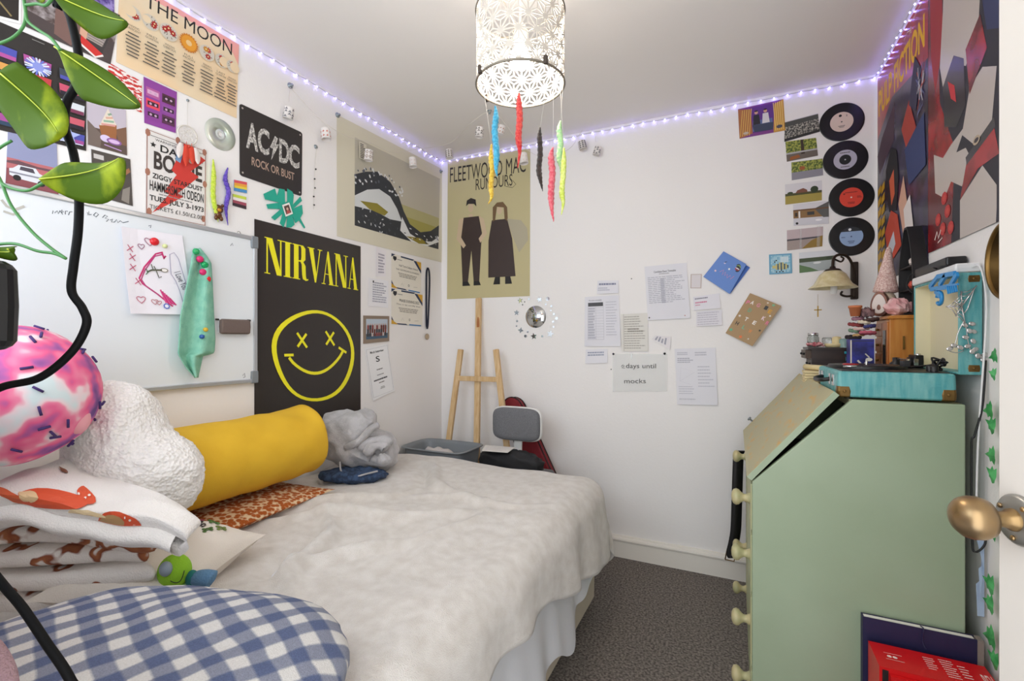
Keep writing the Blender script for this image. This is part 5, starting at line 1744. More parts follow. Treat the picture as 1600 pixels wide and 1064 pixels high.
# lid standing upright along the right-hand edge, open side towards the room
LX0, LX1, LZ1 = 2.290, 2.337, 1.376
LZ0 = PZ1 - .002
lid = MB('teal vinyl')
lid.box((LX0, PY0, LZ0), (LX1, PY0 + .007, LZ1)).box((LX0, PY1 - .007, LZ0), (LX1, PY1, LZ1)).box((LX0, PY0 + .007, LZ1 - .007), (LX1, PY1 - .007, LZ1)).box((LX0, PY0 + .007, LZ0), (LX1, PY1 - .007, LZ0 + .007)).box((LX1 - .006, PY0 + .007, LZ0 + .007), (LX1, PY1 - .007, LZ1 - .007))
lid_o = lid.build('lid', rp, bevel=.003)
li = MB('cream lining')
e_ = .0072
li.box((LX0 + .003, PY1 - .0085, LZ0 + e_), (LX1 - .006, PY1 - .0071, LZ1 - e_)).box((LX1 - .0075, PY0 + e_, LZ0 + e_), (LX1 - .0061, PY1 - e_, LZ1 - e_)).box((LX0 + .003, PY0 + e_, LZ1 - .0085), (LX1 - .006, PY1 - e_, LZ1 - .0071)).box((LX0 + .003, PY0 + .0071, LZ0 + e_), (LX1 - .006, PY0 + .0085, LZ1 - e_))
li.build('lining', lid_o)
for z, sz in ((LZ0, 1), (LZ1, -1)):
    corner(LX1 + .0005, PY0, z, -1, 1, sz, lid_o)
# router and black box on top of the lid
wr = thing('router', (2.31, 1.78, LZ1 + .001), 'flat white router lying on the open teal lid', 'router')
MB('white plastic').rbox((2.286, 1.612, LZ1 + .001), (2.339, 1.950, LZ1 + .026), .006).build('housing', wr)
MB('white plastic').tube(smooth_path([(2.32, 1.614, LZ1 + .014), (2.328, 1.590, LZ1 + .010), (2.334, 1.578, LZ1 - .06), (2.334, 1.580, LZ1 - .16), (2.322, 1.584, .95), (2.318, 1.585, .75)], 6), .0022, 6).build('cable', wr)
bb = thing('set_top_box', (2.31, 1.80, LZ1 + .027), 'small black box with loose leads lying on the white router', 'box')
MB('black plastic').rbox((2.292, 1.690, LZ1 + .027), (2.338, 1.945, LZ1 + .056), .006).build('housing', bb)
MB('black rubber').tube(smooth_path([(2.300, 1.940, LZ1 + .034), (2.286, 1.962, LZ1 + .040), (2.280, 1.975, LZ1 + .005), (2.300, 1.972, LZ1 - .020), (2.320, 1.968, LZ1 + .02)], 6), .0022, 6).build('cable', bb)
MB('black rubber').tube(smooth_path([(2.296, 1.76, LZ1 + .030), (2.282, 1.75, LZ1 + .036), (2.283, 1.70, LZ1 + .028), (2.30, 1.690, LZ1 + .034)], 6), .0020, 6).build('cable', bb)
# black lead hanging from the back of the bureau
tag(MB('black rubber').tube(smooth_path([on_y(1540, 563, 1.588), on_y(1538, 600, 1.583), on_y(1534, 640, 1.583), on_y(1523, 680, 1.583), on_y(1518, 700, 1.584), on_y(1519, 840, 1.584), on_y(1524, 862, 1.578), on_y(1538, 852, 1.580), on_y(1541, 832, 1.584)], 6), .0026, 6).build('power_lead'),
    'black lead hanging down behind the green bureau', 'cable')
# claw clips on the lid's edge
mat('blue plastic', '#2f8fd0', .35)
cc = thing('claw_clip', (2.285, 1.70, LZ1 - .05), 'bright blue plastic clip on the edge of the open teal lid', 'clip')
cb = MB('blue plastic')
k0 = Vector((2.282, 1.715, LZ1))
for j, (dy_, tl) in enumerate(((-.055, 0), (.0, 0))):
    pass
for (p, q) in (((1453, 449), (1466, 432)), ((1466, 432), (1492, 427)), ((1455, 452), (1484, 448)), ((1484, 448), (1496, 428)), ((1468, 446), (1478, 430)), ((1462, 455), (1470, 463))):
    cb.bar(on_x(*p, 2.276), on_x(*q, 2.276), .012, .006, up=(1, 0, 0))
cb.build('clip_jaw', cc)
cb = MB('blue plastic')
cb.tube(arc(on_x(1468, 466, 2.278), .017, .2, 5.6, 18, (0, 1, 0), (0, 0, 1)), .0048, 8)
cb.build('clip_ring', cc)
cb = MB('blue plastic')
for k in range(5):
    cb.bar(on_x(1480 + k * 3.2, 446, 2.272), on_x(1482 + k * 3.2, 459 - k * .8, 2.272), .0035, .004, up=(1, 0, 0))
cb.bar(on_x(1478, 446, 2.272), on_x(1497, 444, 2.272), .005, .004, up=(1, 0, 0))
cb.build('clip_comb', cc)
# silver cobweb ornament and leaf chain hung over the lid's near corner
mat('silver', '#c9c6c4', .25, metal=.9)
ws = MB('silver')
WY = PY0 - .006
wp = lambda x, y: on_y(x, y, WY)
hub = (1503, 478)
spk = [(1526, 446), (1502, 455), (1491, 470), (1478, 479), (1493, 494), (1508, 508)]
for s_ in spk:
    ws.tube([wp(*hub), wp(*s_)], .0016, 6)
for f_ in (.35, .65, .92):
    q = [wp(hub[0] + (x - hub[0]) * f_, hub[1] + (y - hub[1]) * f_) for x, y in spk]
    for i in range(len(q) - 1):
        ws.tube([q[i], (q[i] + q[i + 1]) / 2 + (wp(*hub) - (q[i] + q[i + 1]) / 2) * .12, q[i + 1]], .0011, 5)
ws.tube([wp(1526, 446), wp(1522, 452), wp(1516, 470), wp(1512, 482), wp(1506, 490)], .0014, 5)
tag(ws.build('cobweb_ornament'), 'silver cobweb ornament hung on the near corner of the teal lid', 'ornament')
lc = thing('leaf_chain', wp(1524, 560), 'silver chain of little leaves hanging below the cobweb ornament', 'necklace')
MB('silver').tube(smooth_path([wp(1507, 500), wp(1510, 515), wp(1512, 530), wp(1516, 546), wp(1526, 556), wp(1536, 560)], 5), .0012, 5).build('chain', lc)
rnd = random.Random(4)
for k, (x, y) in enumerate(((1508, 508), (1518, 506), (1513, 517), (1521, 518), (1508, 527), (1519, 533), (1512, 541), (1523, 546), (1518, 549), (1533, 557), (1527, 556), (1538, 554), (1537, 563), (1490, 540), (1499, 543), (1484, 545))):
    c = wp(x, y) + Vector((0, -.003 * (k % 3), 0))
    MB('silver').blob(c, (.0075, .0018, .0055), 6, mx=Matrix.Rotation(rnd.uniform(0, 3), 3, 'Y')).build('leaf', lc)
MB('silver').tube(smooth_path([wp(1507, 500), wp(1497, 520), wp(1492, 538), wp(1483, 547), wp(1494, 551), wp(1506, 548)], 5), .0012, 5).build('chain', lc)
# little camera and a knot of black cable inside the open lid
cm = thing('camera', (2.27, 1.87, PZ1 + .002), 'small black camera with silver top inside the record player', 'camera')
c0 = Vector((2.262, 1.835, PZ1 + .0025))
MB('black plastic').rbox(c0, c0 + Vector((.024, .060, .040)), .004).build('camera_body', cm)
MB('black plastic').lathe([(.013, 0), (.013, .008), (.010, .010), (0, .009)], c0 + Vector((0, .036, .019)), (-1, 0, 0), 20).build('camera_lens', cm)
MB('chrome').lathe([(.007, 0), (.007, .004), (0, .005)], c0 + Vector((.012, .012, .040)), n=14).build('shutter_button', cm)
MB('chrome').rbox(c0 + Vector((-.001, -.001, .008)), c0 + Vector((.010, .0005, .028)), .002).build('badge', cm)
kb = MB('black rubber')
rnd = random.Random(9)
c = Vector((2.272, 1.690, PZ1 + .022))
kb.tube(smooth_path([c + Vector((rnd.uniform(-.012, .012), rnd.uniform(-.034, .034), rnd.uniform(-.016, .020))) for _ in range(22)] + [c + Vector((-.02, .08, -.012)), c + Vector((-.04, .10, -.016))], 5), .0026, 6)
tag(kb.build('cable_bundle'), 'tangled bundle of black cable inside the open record player', 'cable')

# ---- dark chest of little drawers at the far end
mat('dark wood', '#241c1a', .4, colour2='#352824', cscale=8, cstretch=(1, 1, 6))
mat('drawer wood', '#4a382c', .5)
DX, DY0, DY1 = 2.030, 2.225, 2.385
ch = thing('drawer_chest', (2.10, 2.30, TZ), 'small dark wooden chest of drawers at the far end of the green bureau', 'chest')
m = MB('dark wood')
m.box((DX + .012, DY0, TZ + .001), (DX + .165, DY0 + .008, TZ + .128)).box((DX + .012, DY1 - .008, TZ + .001), (DX + .165, DY1, TZ + .128)).box((DX + .157, DY0 + .008, TZ + .001), (DX + .165, DY1 - .008, TZ + .128))
m.box((DX, DY0 - .006, TZ + .128), (DX + .170, DY1 + .006, TZ + .137)).box((DX, DY0 - .006, TZ + .001), (DX + .170, DY1 + .006, TZ + .010))
m.box((DX + .014, DY0 + .008, TZ + .048), (DX + .157, DY1 - .008, TZ + .053)).box((DX + .014, DY0 + .008, TZ + .088), (DX + .157, DY1 - .008, TZ + .093))
m.build('body', ch)
for k in range(3):
    z = TZ + .012 + k * .040
    o_ = (.000, .006, -.014)[k]
    d = MB('drawer wood').box((DX + .006 + o_, DY0 + .010, z), (DX + .10, DY1 - .010, z + .034)).build('drawer', ch)
    for y in (DY0 + .04, DY1 - .04):
        MB('black plastic').blob((DX + .003 + o_, y, z + .018), (.005, .005, .005), 6).build('knob', d)
CZ = TZ + .137
mat('wax cream', '#d9c795', .5)
mat('clear glass', '#dfe3e0', .08, trans=.9)
mat('dried petals', '#9c3a48', .8, colour2='#d9a0a0', cscale=60)
gj = thing('glass_jar', (2.055, 2.36, CZ), 'small clear glass jar on the dark chest of drawers', 'jar')
MB('clear glass').lathe([(0, .001), (.020, .001), (.022, .006), (.022, .040), (.018, .046), (.020, .052), (.018, .052), (.016, .046), (.0195, .038), (.0195, .005), (0, .004)], (2.062, 2.345, CZ), n=24).build('glass', gj)
MB('chrome').lathe([(.0195, .052), (.0195, .060), (0, .061)], (2.062, 2.345, CZ), n=24).build('jar_lid', gj)
m = MB('dried petals')
rnd = random.Random(2)
for k in range(26):
    a_, r_ = rnd.uniform(0, 6.3), .026 * math.sqrt(rnd.random())
    m.blob((2.060 + r_ * math.cos(a_), 2.268 + r_ * 1.3 * math.sin(a_), CZ + .006 + rnd.random() * .012), (.008, .006, .004), 4, mx=Matrix.Rotation(rnd.uniform(0, 3), 3, 'X'))
o = m.build('dried_petals', None, 'heap of dried pink petals on the dark chest of drawers', 'petals', kind='stuff')
cd = thing('candle', (2.125, 2.245, CZ), 'cream candle in a round dish on the dark chest', 'candle')
MB('wax cream').lathe([(0, .001), (.030, .001), (.034, .010), (.034, .016), (.030, .016), (.028, .012), (0, .012)], (2.125, 2.265, CZ), n=28).build('dish', cd)
MB('wax cream').lathe([(0, .045), (.013, .043), (.016, .036), (.016, .012)], (2.132, 2.262, CZ), n=20).build('wax', cd)
MB('clear glass').lathe([(0, .013), (.014, .013), (.018, .022), (.018, .036), (.015, .040)], (2.104, 2.292, CZ), n=20).build('tealight_glass', cd)
m = MB('deck black')
for k in range(5):
    c = Vector((2.165, 2.25 + .022 * k, CZ + .006))
    m.tube(arc(c, .014, 0, 2 * PI, 16, (1, 0, 0), (0, math.cos(k), math.sin(k) * .3)), .003, 6)
tag(m.build('bangle_stack'), 'loose dark bangles at the right end of the dark chest', 'bangles')
# cream card box and rolled paper beside the record player
mat('cream card', '#dccb9c', .7)
bk = thing('card_stack', (2.03, 2.15, TZ), 'stack of cream cards between the dark chest and the record player', 'cards')
for k in range(5):
    MB('cream card').box((2.004 + .002 * (k % 2), 2.110 - .002 * (k % 3), TZ + .0005 + k * .010), (2.052 + .003 * (k % 2), 2.180, TZ + .0090 + k * .010)).build('card', bk)
tag(MB('cream card').tube([(2.012, 2.165, TZ + .062), (2.095, 2.075, TZ + .060)], .0105, 14).build('paper_roll'), 'roll of cream paper lying on the stack of cream cards', 'paper roll')
# bottle, printed box
mat('bottle clear', '#a9d0cc', .15, trans=.5)
mat('bottle teal', '#2aa4b4', .35)
bc = at(1320, 560, 1.86)
bo = thing('water_bottle', (bc.x, bc.y, TZ), 'slim clear bottle with a teal lid behind the record player', 'bottle')
MB('bottle clear').lathe([(0, .001), (.018, .001), (.020, .006), (.020, .108), (.018, .112)], (bc.x, bc.y, TZ), n=24).build('bottle_body', bo)
MB('bottle teal').lathe([(.0195, .112), (.021, .113), (.021, .122), (.019, .124), (.019, .126)], (bc.x, bc.y, TZ), n=24).build('collar', bo)
MB('bottle clear').lathe([(.019, .126), (.019, .168), (.014, .172), (0, .173)], (bc.x, bc.y, TZ), n=24).build('cap', bo)
m = MB('bottle teal')
for k in range(3):
    for q in range(4):
        a_ = -1.9 + k * .5
        m.add([(bc.x + .0205 * math.cos(a_ + d), bc.y + .0205 * math.sin(a_ + d), TZ + .02 + q * .022 + e) for d, e in ((0, 0), (.36, 0), (.36, .015), (0, .015))], [(0, 1, 2, 3)])
m.build('print', bo)
mat('navy print', '#20225c', .4, colour2='#34389a', cscale=20)
nb0 = on_y(1329, 560, 2.02)
nb1 = on_y(1366, 560, 2.02)
nb = thing('printed_box', ((nb0.x + nb1.x) / 2, 2.06, TZ), 'navy blue printed box behind the turntable', 'box')
BZ = 1.205
MB('navy print').box((nb0.x, 2.02, TZ + .001), (nb1.x, 2.09, BZ)).build('carton', nb, bevel=.002)
a = Art((nb0.x, 2.02, BZ), (nb1.x, 2.02, BZ), (nb1.x, 2.02, TZ), (nb0.x, 2.02, TZ), paper='navy print', gap=.0002, thick=.0002)
a.stroke([(.02, .02), (.02, .98)], .004, '#e4dcc8').stroke([(.3, .56), (.5, .46), (.62, .52), (.72, .42), (.9, .40)], .006, '#d8d0c4').ell(.78, .58, .010, '#e0dcd0', rv=.006).stroke([(.62, .7), (.8, .62)], .004, '#c9c4b8').stroke([(.04, .96), (.96, .96)], .003, '#3a3a4a').lines(.3, .1, .7, .2, 2, '#b0a8a0', 3)
a.build('print', parent=nb)
# heap of hair ties on the box, with a terracotta pot and a dried rose
HT = 'hair ties heaped on the navy box'
rnd = random.Random(11)
hc = ['#2a2226', '#c9a06a', '#b8586a', '#6f8a72', '#d8b8b0', '#3a3a70', '#8a3a3a', '#e0d0b8', '#4a3430', '#a87a8a']
for k, h in enumerate(hc):
    m_ = mat('hair tie %s' % ('black tan rose green blush indigo maroon cream brown mauve'.split()[k]), h, .9, bump=.5, bscale=400)
    cx, cy, cz = nb0.x + .014 + .052 * ((k * .37) % 1), 2.055 + .02 * math.sin(k * 2.3), BZ + .007 + k * .0075
    rr = .020 - .006 * (k % 2)
    tl = .35 * math.sin(k * 1.7)
    u_, w_ = Vector((math.cos(tl), 0, math.sin(tl) * .5)), Vector((0, 1, .15 * math.cos(k * 2)))
    pts = [Vector((cx, cy, cz)) + u_ * (rr * math.cos(t)) + w_ * (rr * math.sin(t)) for t in [2 * PI * i / 24 for i in range(25)]]
    tag(MB(m_).tube(pts, [.0058 + .0012 * math.sin(i * 2.1) for i in range(25)], 8).build('hair_tie'), '%s hair tie in the heap on the navy box' % ('black tan rose green blush indigo maroon cream brown mauve'.split()[k]), 'hair tie', HT)
mat('terracotta', '#c9764a', .75)
tp = Vector((nb0.x + .020, 2.055, BZ + .082))
MB('terracotta')
pt = thing('plant_pot', tp, 'tiny terracotta pot on top of the heap of hair ties', 'pot')
MB('terracotta').lathe([(0, 0), (.014, 0), (.019, .030), (.021, .030), (.021, .038), (.017, .038), (.012, .006), (0, .006)], tp, n=24).build('pot_body', pt)
mat('soil', '#2a211b', .95)
MB('soil').lathe([(0, .033), (.017, .033)], tp, n=20).build('soil', pt)
mat('dried rose', '#4a3438', .8, colour2='#8a6a6a', cscale=70)
dr_ = thing('dried_rose', Vector((nb1.x - .016, 2.06, BZ + .078)), 'dried dark rose head beside the tiny terracotta pot', 'flower')
c = Vector((nb1.x - .014, 2.06, BZ + .098))
for k in range(11):
    a_ = k * 2.4
    t = k / 10
    m = MB('dried rose')
    rr = .006 + .018 * t
    m.grid(lambda u, v: c + Vector((rr * (1 - .35 * v * (1 - t)) * math.cos(a_ + (u - .5) * 1.7), rr * math.sin(a_ + (u - .5) * 1.7), -.018 + .034 * v - .010 * t * v + .003 * math.sin(u * 9))), 6, 4)
    m.build('petal', dr_)
m = MB('dried rose').tube([c + Vector((0, 0, -.02)), c + Vector((.004, .005, -.025))], .003, 6)
m.build('stalk', dr_)

# ---- wooden jewellery box with what stands on it
mat('honey wood', '#b9702c', .35, colour2='#c98a40', cscale=10, cstretch=(6, 6, .6), lo=.3, hi=.7)
mat('red wood', '#98521f', .35, colour2='#b06a2c', cscale=10, cstretch=(6, 6, .6))
JY0, JY1, JZ = 1.985, 2.150, 1.285
JX0 = on_y(1390, 500, JY0).x
JX1 = JX0 + .115
jb = thing('jewellery_box', ((JX0 + JX1) / 2, (JY0 + JY1) / 2, TZ), 'honey brown wooden jewellery box with tiny drawers on the green bureau', 'jewellery box')
MB('honey wood').box((JX0, JY0, TZ + .001), (JX1, JY1, JZ - .012)).build('carcass', jb, bevel=.002)
MB('honey wood').prism([(JX0 - .008, JY0 - .006, JZ - .012), (JX1 + .004, JY0 - .006, JZ - .012), (JX1 + .004, JY0 - .006, JZ), (JX0 + .004, JY0 - .006, JZ), (JX0 - .008, JY0 - .006, JZ - .006)], (0, JY1 - JY0 + .012, 0)).build('top_board', jb, bevel=.002)
for k in range(4):
    z = TZ + .018 + k * .054
    d = MB('red wood').box((JX0 - .006, JY0 + .070, z), (JX0 + .002, JY1 - .008, z + .046)).build('drawer', jb, bevel=.0015)
    MB('brass').blob((JX0 - .010, (JY0 + JY1) / 2 + .03, z + .023), (.005, .005, .005), 6).build('knob', d)
dd = MB('red wood').box((JX0 - .006, JY0 + .004, TZ + .018), (JX0 + .002, JY0 + .064, JZ - .022)).build('glazed_door', jb, bevel=.0015)
MB('dark glass').box((JX0 - .0075, JY0 + .018, TZ + .05), (JX0 - .0055, JY0 + .050, JZ - .05)).build('pane', dd)
MB('brass').box((JX0 + .035, JY0 - .0035, 1.17), (JX0 + .040, JY0 - .0002, 1.215)).build('hinge', jb)


def stone(name, c, r, m, seed, label, cat, amp=.25):
    q = MB(m)
    q.blob(c, r, 12, fn=lambda d: min(r) * (amp * nz(d, 1.6, seed) * 1.6 + amp * .5 * nz(d, 4.5, seed + 3)), smooth=False)
    lo = min(v.z for v in q.v)
    q.v = [v + Vector((0, 0, JZ + .001 - lo)) for v in q.v]
    return q


mat('rose quartz', '#d69a9a', .35, colour2='#e8c0bc', cscale=30, sub=.2)
mat('pink glitter', '#c49a90', .55, colour2='#ead2c8', cscale=190, lo=.4, hi=.65, bump=.6, bscale=300)
mat('agate', '#8a5a48', .3, colour2='#5c3a30', cscale=18)
mat('agate white', '#dfd3cb', .25)
c = Vector((JX0 + .030, JY0 + .045, JZ + .03))
stone('crystal', c, (.034, .030, .030), 'rose quartz', 3, '', '').build('rose_quartz', None, 'rough pale pink quartz stone on the jewellery box', 'stone')
# agate slice
gc = Vector((JX0 - .004 + .006, JY0 + .125, JZ + .047))
ag = thing('agate_slice', gc - Vector((0, 0, .046)), 'upright brown agate half with a white hollow centre on the jewellery box', 'stone')
fdir = Vector((-.55, -.83, 0)).normalized()
udir = Vector((.83, -.55, 0))


def egg(s, off, n=28):
    return [gc + fdir * off + udir * (.027 * s * math.cos(t) * (1 - .18 * math.sin(t))) + Vector((0, 0, .045 * s * math.sin(t))) for t in [2 * PI * i / n for i in range(n)]]


MB('agate').prism(egg(1.0, -.012), fdir * .022).build('rind', ag)
m = MB('agate white')
m.add(egg(.78, .0106), [tuple(range(28))])
m.build('quartz_band', ag)
MB('agate').add([p * .999 + gc * .001 + Vector((0, 0, -.012)) for p in egg(.22, .0112)], [tuple(range(28))]).build('hollow', ag)
# pink glitter gonk
mat('gonk beard', '#d8c4ac', .95, bump=.8, bscale=160)
gk = Vector((JX0 + .004, JY1 - .010, JZ + .001)) + Vector((.02, 0, 0))
gn = thing('gonk', gk, 'gonk with a tall pink glitter hat and cream beard on the jewellery box', 'ornament')
MB('gonk beard').blob(gk + Vector((0, 0, .050)), (.034, .030, .050), 12, fn=lambda d: .004 * nz(d, 6, 2)).build('beard', gn)
MB('pink glitter').lathe([(.030, 0), (.038, .004), (.036, .018), (.028, .055), (.017, .11), (.008, .16), (0, .172)], gk + Vector((0, 0, .088)), Vector((.06, 0, 1)), 24).build('hat', gn)
MB('rose quartz').blob(gk + Vector((-.018, -.026, .088)), (.009, .009, .009), 8).build('nose', gn)
# black gothic-arched display shelf
mat('matt black', '#1b191a', .55)
SX0, SX1 = JX0 + .062, JX0 + .118
SY0, SY1, SZ0_, SZT = JY0 + .002, JY0 + .155, JZ + .001, 1.592
gy = (SY0 + SY1) / 2
hw_ = (SY1 - SY0) / 2


def arch_pts(inset):
    pts = []
    for i in range(25):
        t = i / 24
        z = SZ0_ + inset + (SZT - SZ0_ - 2 * inset) * t
        w__ = (hw_ - inset) * (1 if t < .35 else max(.10, math.cos((t - .35) / .65 * PI / 2 * .93)) ** .75)
        pts.append((w__, z))
    return [(gy - w__, z) for w__, z in pts] + [(gy + w__, z) for w__, z in reversed(pts)]


ds = thing('display_shelf', (SX0 + .028, gy, SZ0_), 'black arched display shelf standing on the jewellery box', 'shelf')
o_, i_ = arch_pts(0), arch_pts(.007)
n_ = len(o_)
m = MB('matt black')
V = [(SX0, y, z) for y, z in o_] + [(SX1, y, z) for y, z in o_] + [(SX0, y, z) for y, z in i_] + [(SX1, y, z) for y, z in i_]
F_ = []
for i in range(n_):
    j = (i + 1) % n_
    F_ += [(i, j, n_ + j, n_ + i), (2 * n_ + i, 3 * n_ + i, 3 * n_ + j, 2 * n_ + j), (i, 2 * n_ + i, 2 * n_ + j, j), (n_ + i, n_ + j, 3 * n_ + j, 3 * n_ + i)]
m.add(V, F_).build('shelf_frame', ds)
MB('matt black').prism([(SX1 - .004, y, z) for y, z in i_], (.003, 0, 0)).build('back_board', ds)
shz = (SZ0_ + .085, SZ0_ + .165)
for z in shz:
    MB('matt black').box((SX0 + .002, SY0 + .008, z), (SX1 - .005, SY1 - .008, z + .005)).build('shelf_board', ds)
for z, m_, lab, r in ((SZ0_ + .007, 'rose quartz', 'pink stone on the lowest level of the black display shelf', .020), (shz[0] + .005, 'coral bead', 'coral red stone on the middle level of the black display shelf', .015), (shz[1] + .005, 'agate white', 'white stone on the upper level of the black display shelf', .015)):
    q = MB(m_)
    q.blob((SX0 + .022, gy - .004, 0), (r * .9, r * 1.3, r), 8, fn=lambda d: r * .3 * nz(d, 2.5, z * 9), smooth=False)
    lo = min(v.z for v in q.v)
    q.v = [v + Vector((0, 0, z + .0005 - lo)) for v in q.v]
    q.build('small_stone', None, lab, 'stone', 'stones on the black display shelf')
# ---- wall lamp with a bell glass shade
mat('bell glass', '#d9cda4', .3, sub=.1, colour2='#cbbc8c', cscale=40)
mat('bronze', '#3a2f28', .45, metal=.6)
wl = thing('wall_lamp', on_y(1334, 470, YB), 'wall lamp with a cream bell shade and dark scrolled arm above the bureau', 'lamp')
sc_ = on_y(1301, 440, YB - .165)
MB('bell glass').lathe([(.016, .050), (.032, .046), (.050, .030), (.062, .006), (.072, -.012), (.090, -.026), (.092, -.029), (.088, -.028), (.070, -.014), (.059, .004), (.047, .027), (.030, .043), (.016, .047)], sc_, n=40).build('shade', wl)
MB('bronze').lathe([(0, .068), (.010, .066), (.012, .058), (.026, .054), (.034, .046), (.030, .043), (0, .048)], sc_, n=28).build('gallery', wl)
wal = lambda x, y, o: on_y(x, y, YB - o)
MB('bronze').tube(smooth_path([sc_ + Vector((0, 0, .064)), wal(1303, 403, .15), wal(1312, 398, .12), wal(1325, 402, .08), wal(1333, 418, .05), wal(1335, 440, .03), wal(1334, 465, .022)], 6), [.006] * 36 + [.009], 8).build('arm', wl)
MB('bronze').tube(smooth_path([wal(1304, 405, .14), wal(1314, 409, .12), wal(1318, 404, .11), wal(1314, 401, .12)], 5), .004, 6).build('scroll', wl)
MB('bronze').tube(smooth_path([wal(1334, 462, .02), wal(1322, 463, .03), wal(1314, 460, .04), wal(1316, 455, .04)], 5), .005, 6).build('scroll', wl)
MB('bronze').box((wal(1334, 440, .0).x - .014, YB - .022, wal(1334, 468, 0).z), (wal(1334, 440, .0).x + .014, YB, wal(1334, 410, 0).z)).build('wall_plate', wl, bevel=.004)
MB('white plastic').lathe([(0, -.055), (.010, -.054), (.013, -.045), (.013, .02), (0, .02)], sc_ + Vector((.004, 0, 0)), n=18).build('bulb', wl)
cr = thing('cross_pendant', wal(1278, 488, .2), 'small golden cross hanging from the cream lamp shade', 'pendant')
ct = wal(1278, 460, .2)
MB('bright brass').tube([ct, ct - Vector((0, 0, .05))], .0007, 4).build('chain', cr)
MB('bright brass').box(ct + Vector((-.0025, -.001, -.098)), ct + Vector((.0025, .001, -.05))).box(ct + Vector((-.014, -.001, -.070)), ct + Vector((.014, .001, -.065))).build('cross', cr)
# belt hanging from the flap's far knob
mat('black leather', '#141213', .45)
bt_ = thing('belt', on_y(1142, 875, 2.38), 'black leather belt hanging at the far front corner of the bureau', 'belt')
bl_ = [on_y(x, y, 2.41) for x, y in ((1166, 705), (1160, 704), (1154, 707), (1153, 720), (1151, 780), (1149, 830), (1143, 862), (1146, 872), (1150, 868))]
P = smooth_path(bl_, 6)
m = MB('black leather')
h_ = Vector((.70, .0, .0))
tw = [Vector((math.cos(YAW), math.sin(YAW), 0)) * .024 for _ in P]
m.add([p + t for p, t in zip(P, tw)] + [p - t for p, t in zip(P, tw)], [(i, i + 1, len(P) + i + 1, len(P) + i) for i in range(len(P) - 1)], True)
st = m.build('strap', bt_)
so = st.modifiers.new('thickness', 'SOLIDIFY')
so.thickness = .004
bq = [on_y(x, y, 2.405) for x, y in ((1133, 874), (1136, 858), (1150, 860), (1147, 877))]
MB('brass').tube(bq + [bq[0]], .0028, 6).build('buckle', bt_)
# folder and red box file standing against the bureau's near side
mat('navy cover', '#211f45', .5)
mat('page white', '#e6e2da', .7)
fo = thing('folder', (2.19, 1.575, 0), 'navy folder standing behind the red box against the bureau', 'folder')
FX0, FX1, FZ = 2.078, 2.312, .452
MB('navy cover').box((FX0, 1.560, .001), (FX1, 1.563, FZ)).box((FX0, 1.580, .001), (FX1, 1.583, FZ)).box((FX0, 1.563, .001), (FX0 + .003, 1.580, FZ)).build('cover', fo)
MB('page white').box((FX0 + .004, 1.564, .004), (FX1 - .004, 1.579, FZ - .001)).build('pages', fo)
mat('grey spine', '#8a8078', .5)
MB('grey spine').box((FX1, 1.558, .001), (FX1 + .012, 1.584, FZ)).build('spine', fo)
MB('navy cover').tube(smooth_path([(2.205, 1.5745, FZ), (2.206, 1.556, FZ + .001), (2.204, 1.557, FZ - .03), (2.208, 1.548, FZ - .045)], 5), .0016, 5).build('elastic', fo)
mat('red card', '#d01418', .35)
mat('opening shade', '#1a0d0e', .7)
RX0, RX1, RY0, RY1, RZ = 2.086, 2.318, 1.432, 1.540, .400
bx = thing('box_file', ((RX0 + RX1) / 2, (RY0 + RY1) / 2, 0), 'red cardboard box file with white print at the bottom right', 'box')
m = MB('red card')
m.box((RX0, RY1 - .003, .001), (RX1, RY1, RZ)).box((RX0, RY0, .001), (RX0 + .003, RY1 - .003, RZ)).box((RX1 - .003, RY0, .001), (RX1, RY1 - .003, RZ)).box((RX0 + .003, RY0, RZ - .003), (RX1 - .003, RY1 - .003, RZ)).box((RX0 + .003, RY0, .001), (RX1 - .003, RY0 + .003, RZ - .003))
m.build('box_body', bx)
MB('red card').box((RX0 + .02, RY0 - .012, .002), (RX1 - .004, RY0 - .001, RZ - .012)).build('front_flap', bx)
a = Art((RX0, RY1, RZ), (RX1, RY1, RZ), (RX1, RY0, RZ), (RX0, RY0, RZ), paper='red card', gap=.0002, thick=.0002)
wt = '#f0dcd8'
a.text('REV', .90, .12, .985, .62, wt, 0, rot=-.0).lines(.46, .35, .56, .85, 6, wt, 3, fill=.3).lines(.60, .2, .72, .9, 8, wt, 4, fill=.3).lines(.74, .3, .82, .8, 5, wt, 5, fill=.3).ell(.14, .50, .005, wt, n=10).ell(.19, .50, .005, wt, n=10).stroke([(.10, .38), (.26, .38)], .0012, wt).stroke([(.10, .62), (.26, .62)], .0012, wt)
a.build('print', parent=bx)
MB('opening shade').box((RX0 + .006, RY0 - .0015, RZ - .05), (RX0 + .018, RY0 - .0002, RZ - .006)).build('slot_shade', bx)  # dark strip on the face: shade inside the opening put in as colour
mat('pale blue paper', '#a8bcd4', .8)
pp = MB('pale blue paper')
for k in range(4):
    pp.add([(2.322 + .004 * k, 1.589 - .004 * (k % 2), .50 + .04 * k), (2.336, 1.590, .50 + .035 * k), (2.336, 1.592, .60 + .035 * k), (2.320 + .005 * (k % 3), 1.591, .58 + .04 * k)], [(0, 1, 2, 3)])
tag(pp.build('loose_papers'), 'pale blue papers stuffed between the bureau and the wall', 'papers')
# ---------------------------------------------------------------- the far left corner: easel, chair, case, basket
def lean(px, py, off=0.0):
    """point on the easel's leaning plane"""
    n = Vector((0, 1, .16)).normalized()
    p0 = Vector((0, 2.600 - off, 1.466))
    n2 = Vector((0, 1, -.16)).normalized()
    d = ray(px, py)
    return CAM + d * ((p0 - CAM).dot(n2) / d.dot(n2))


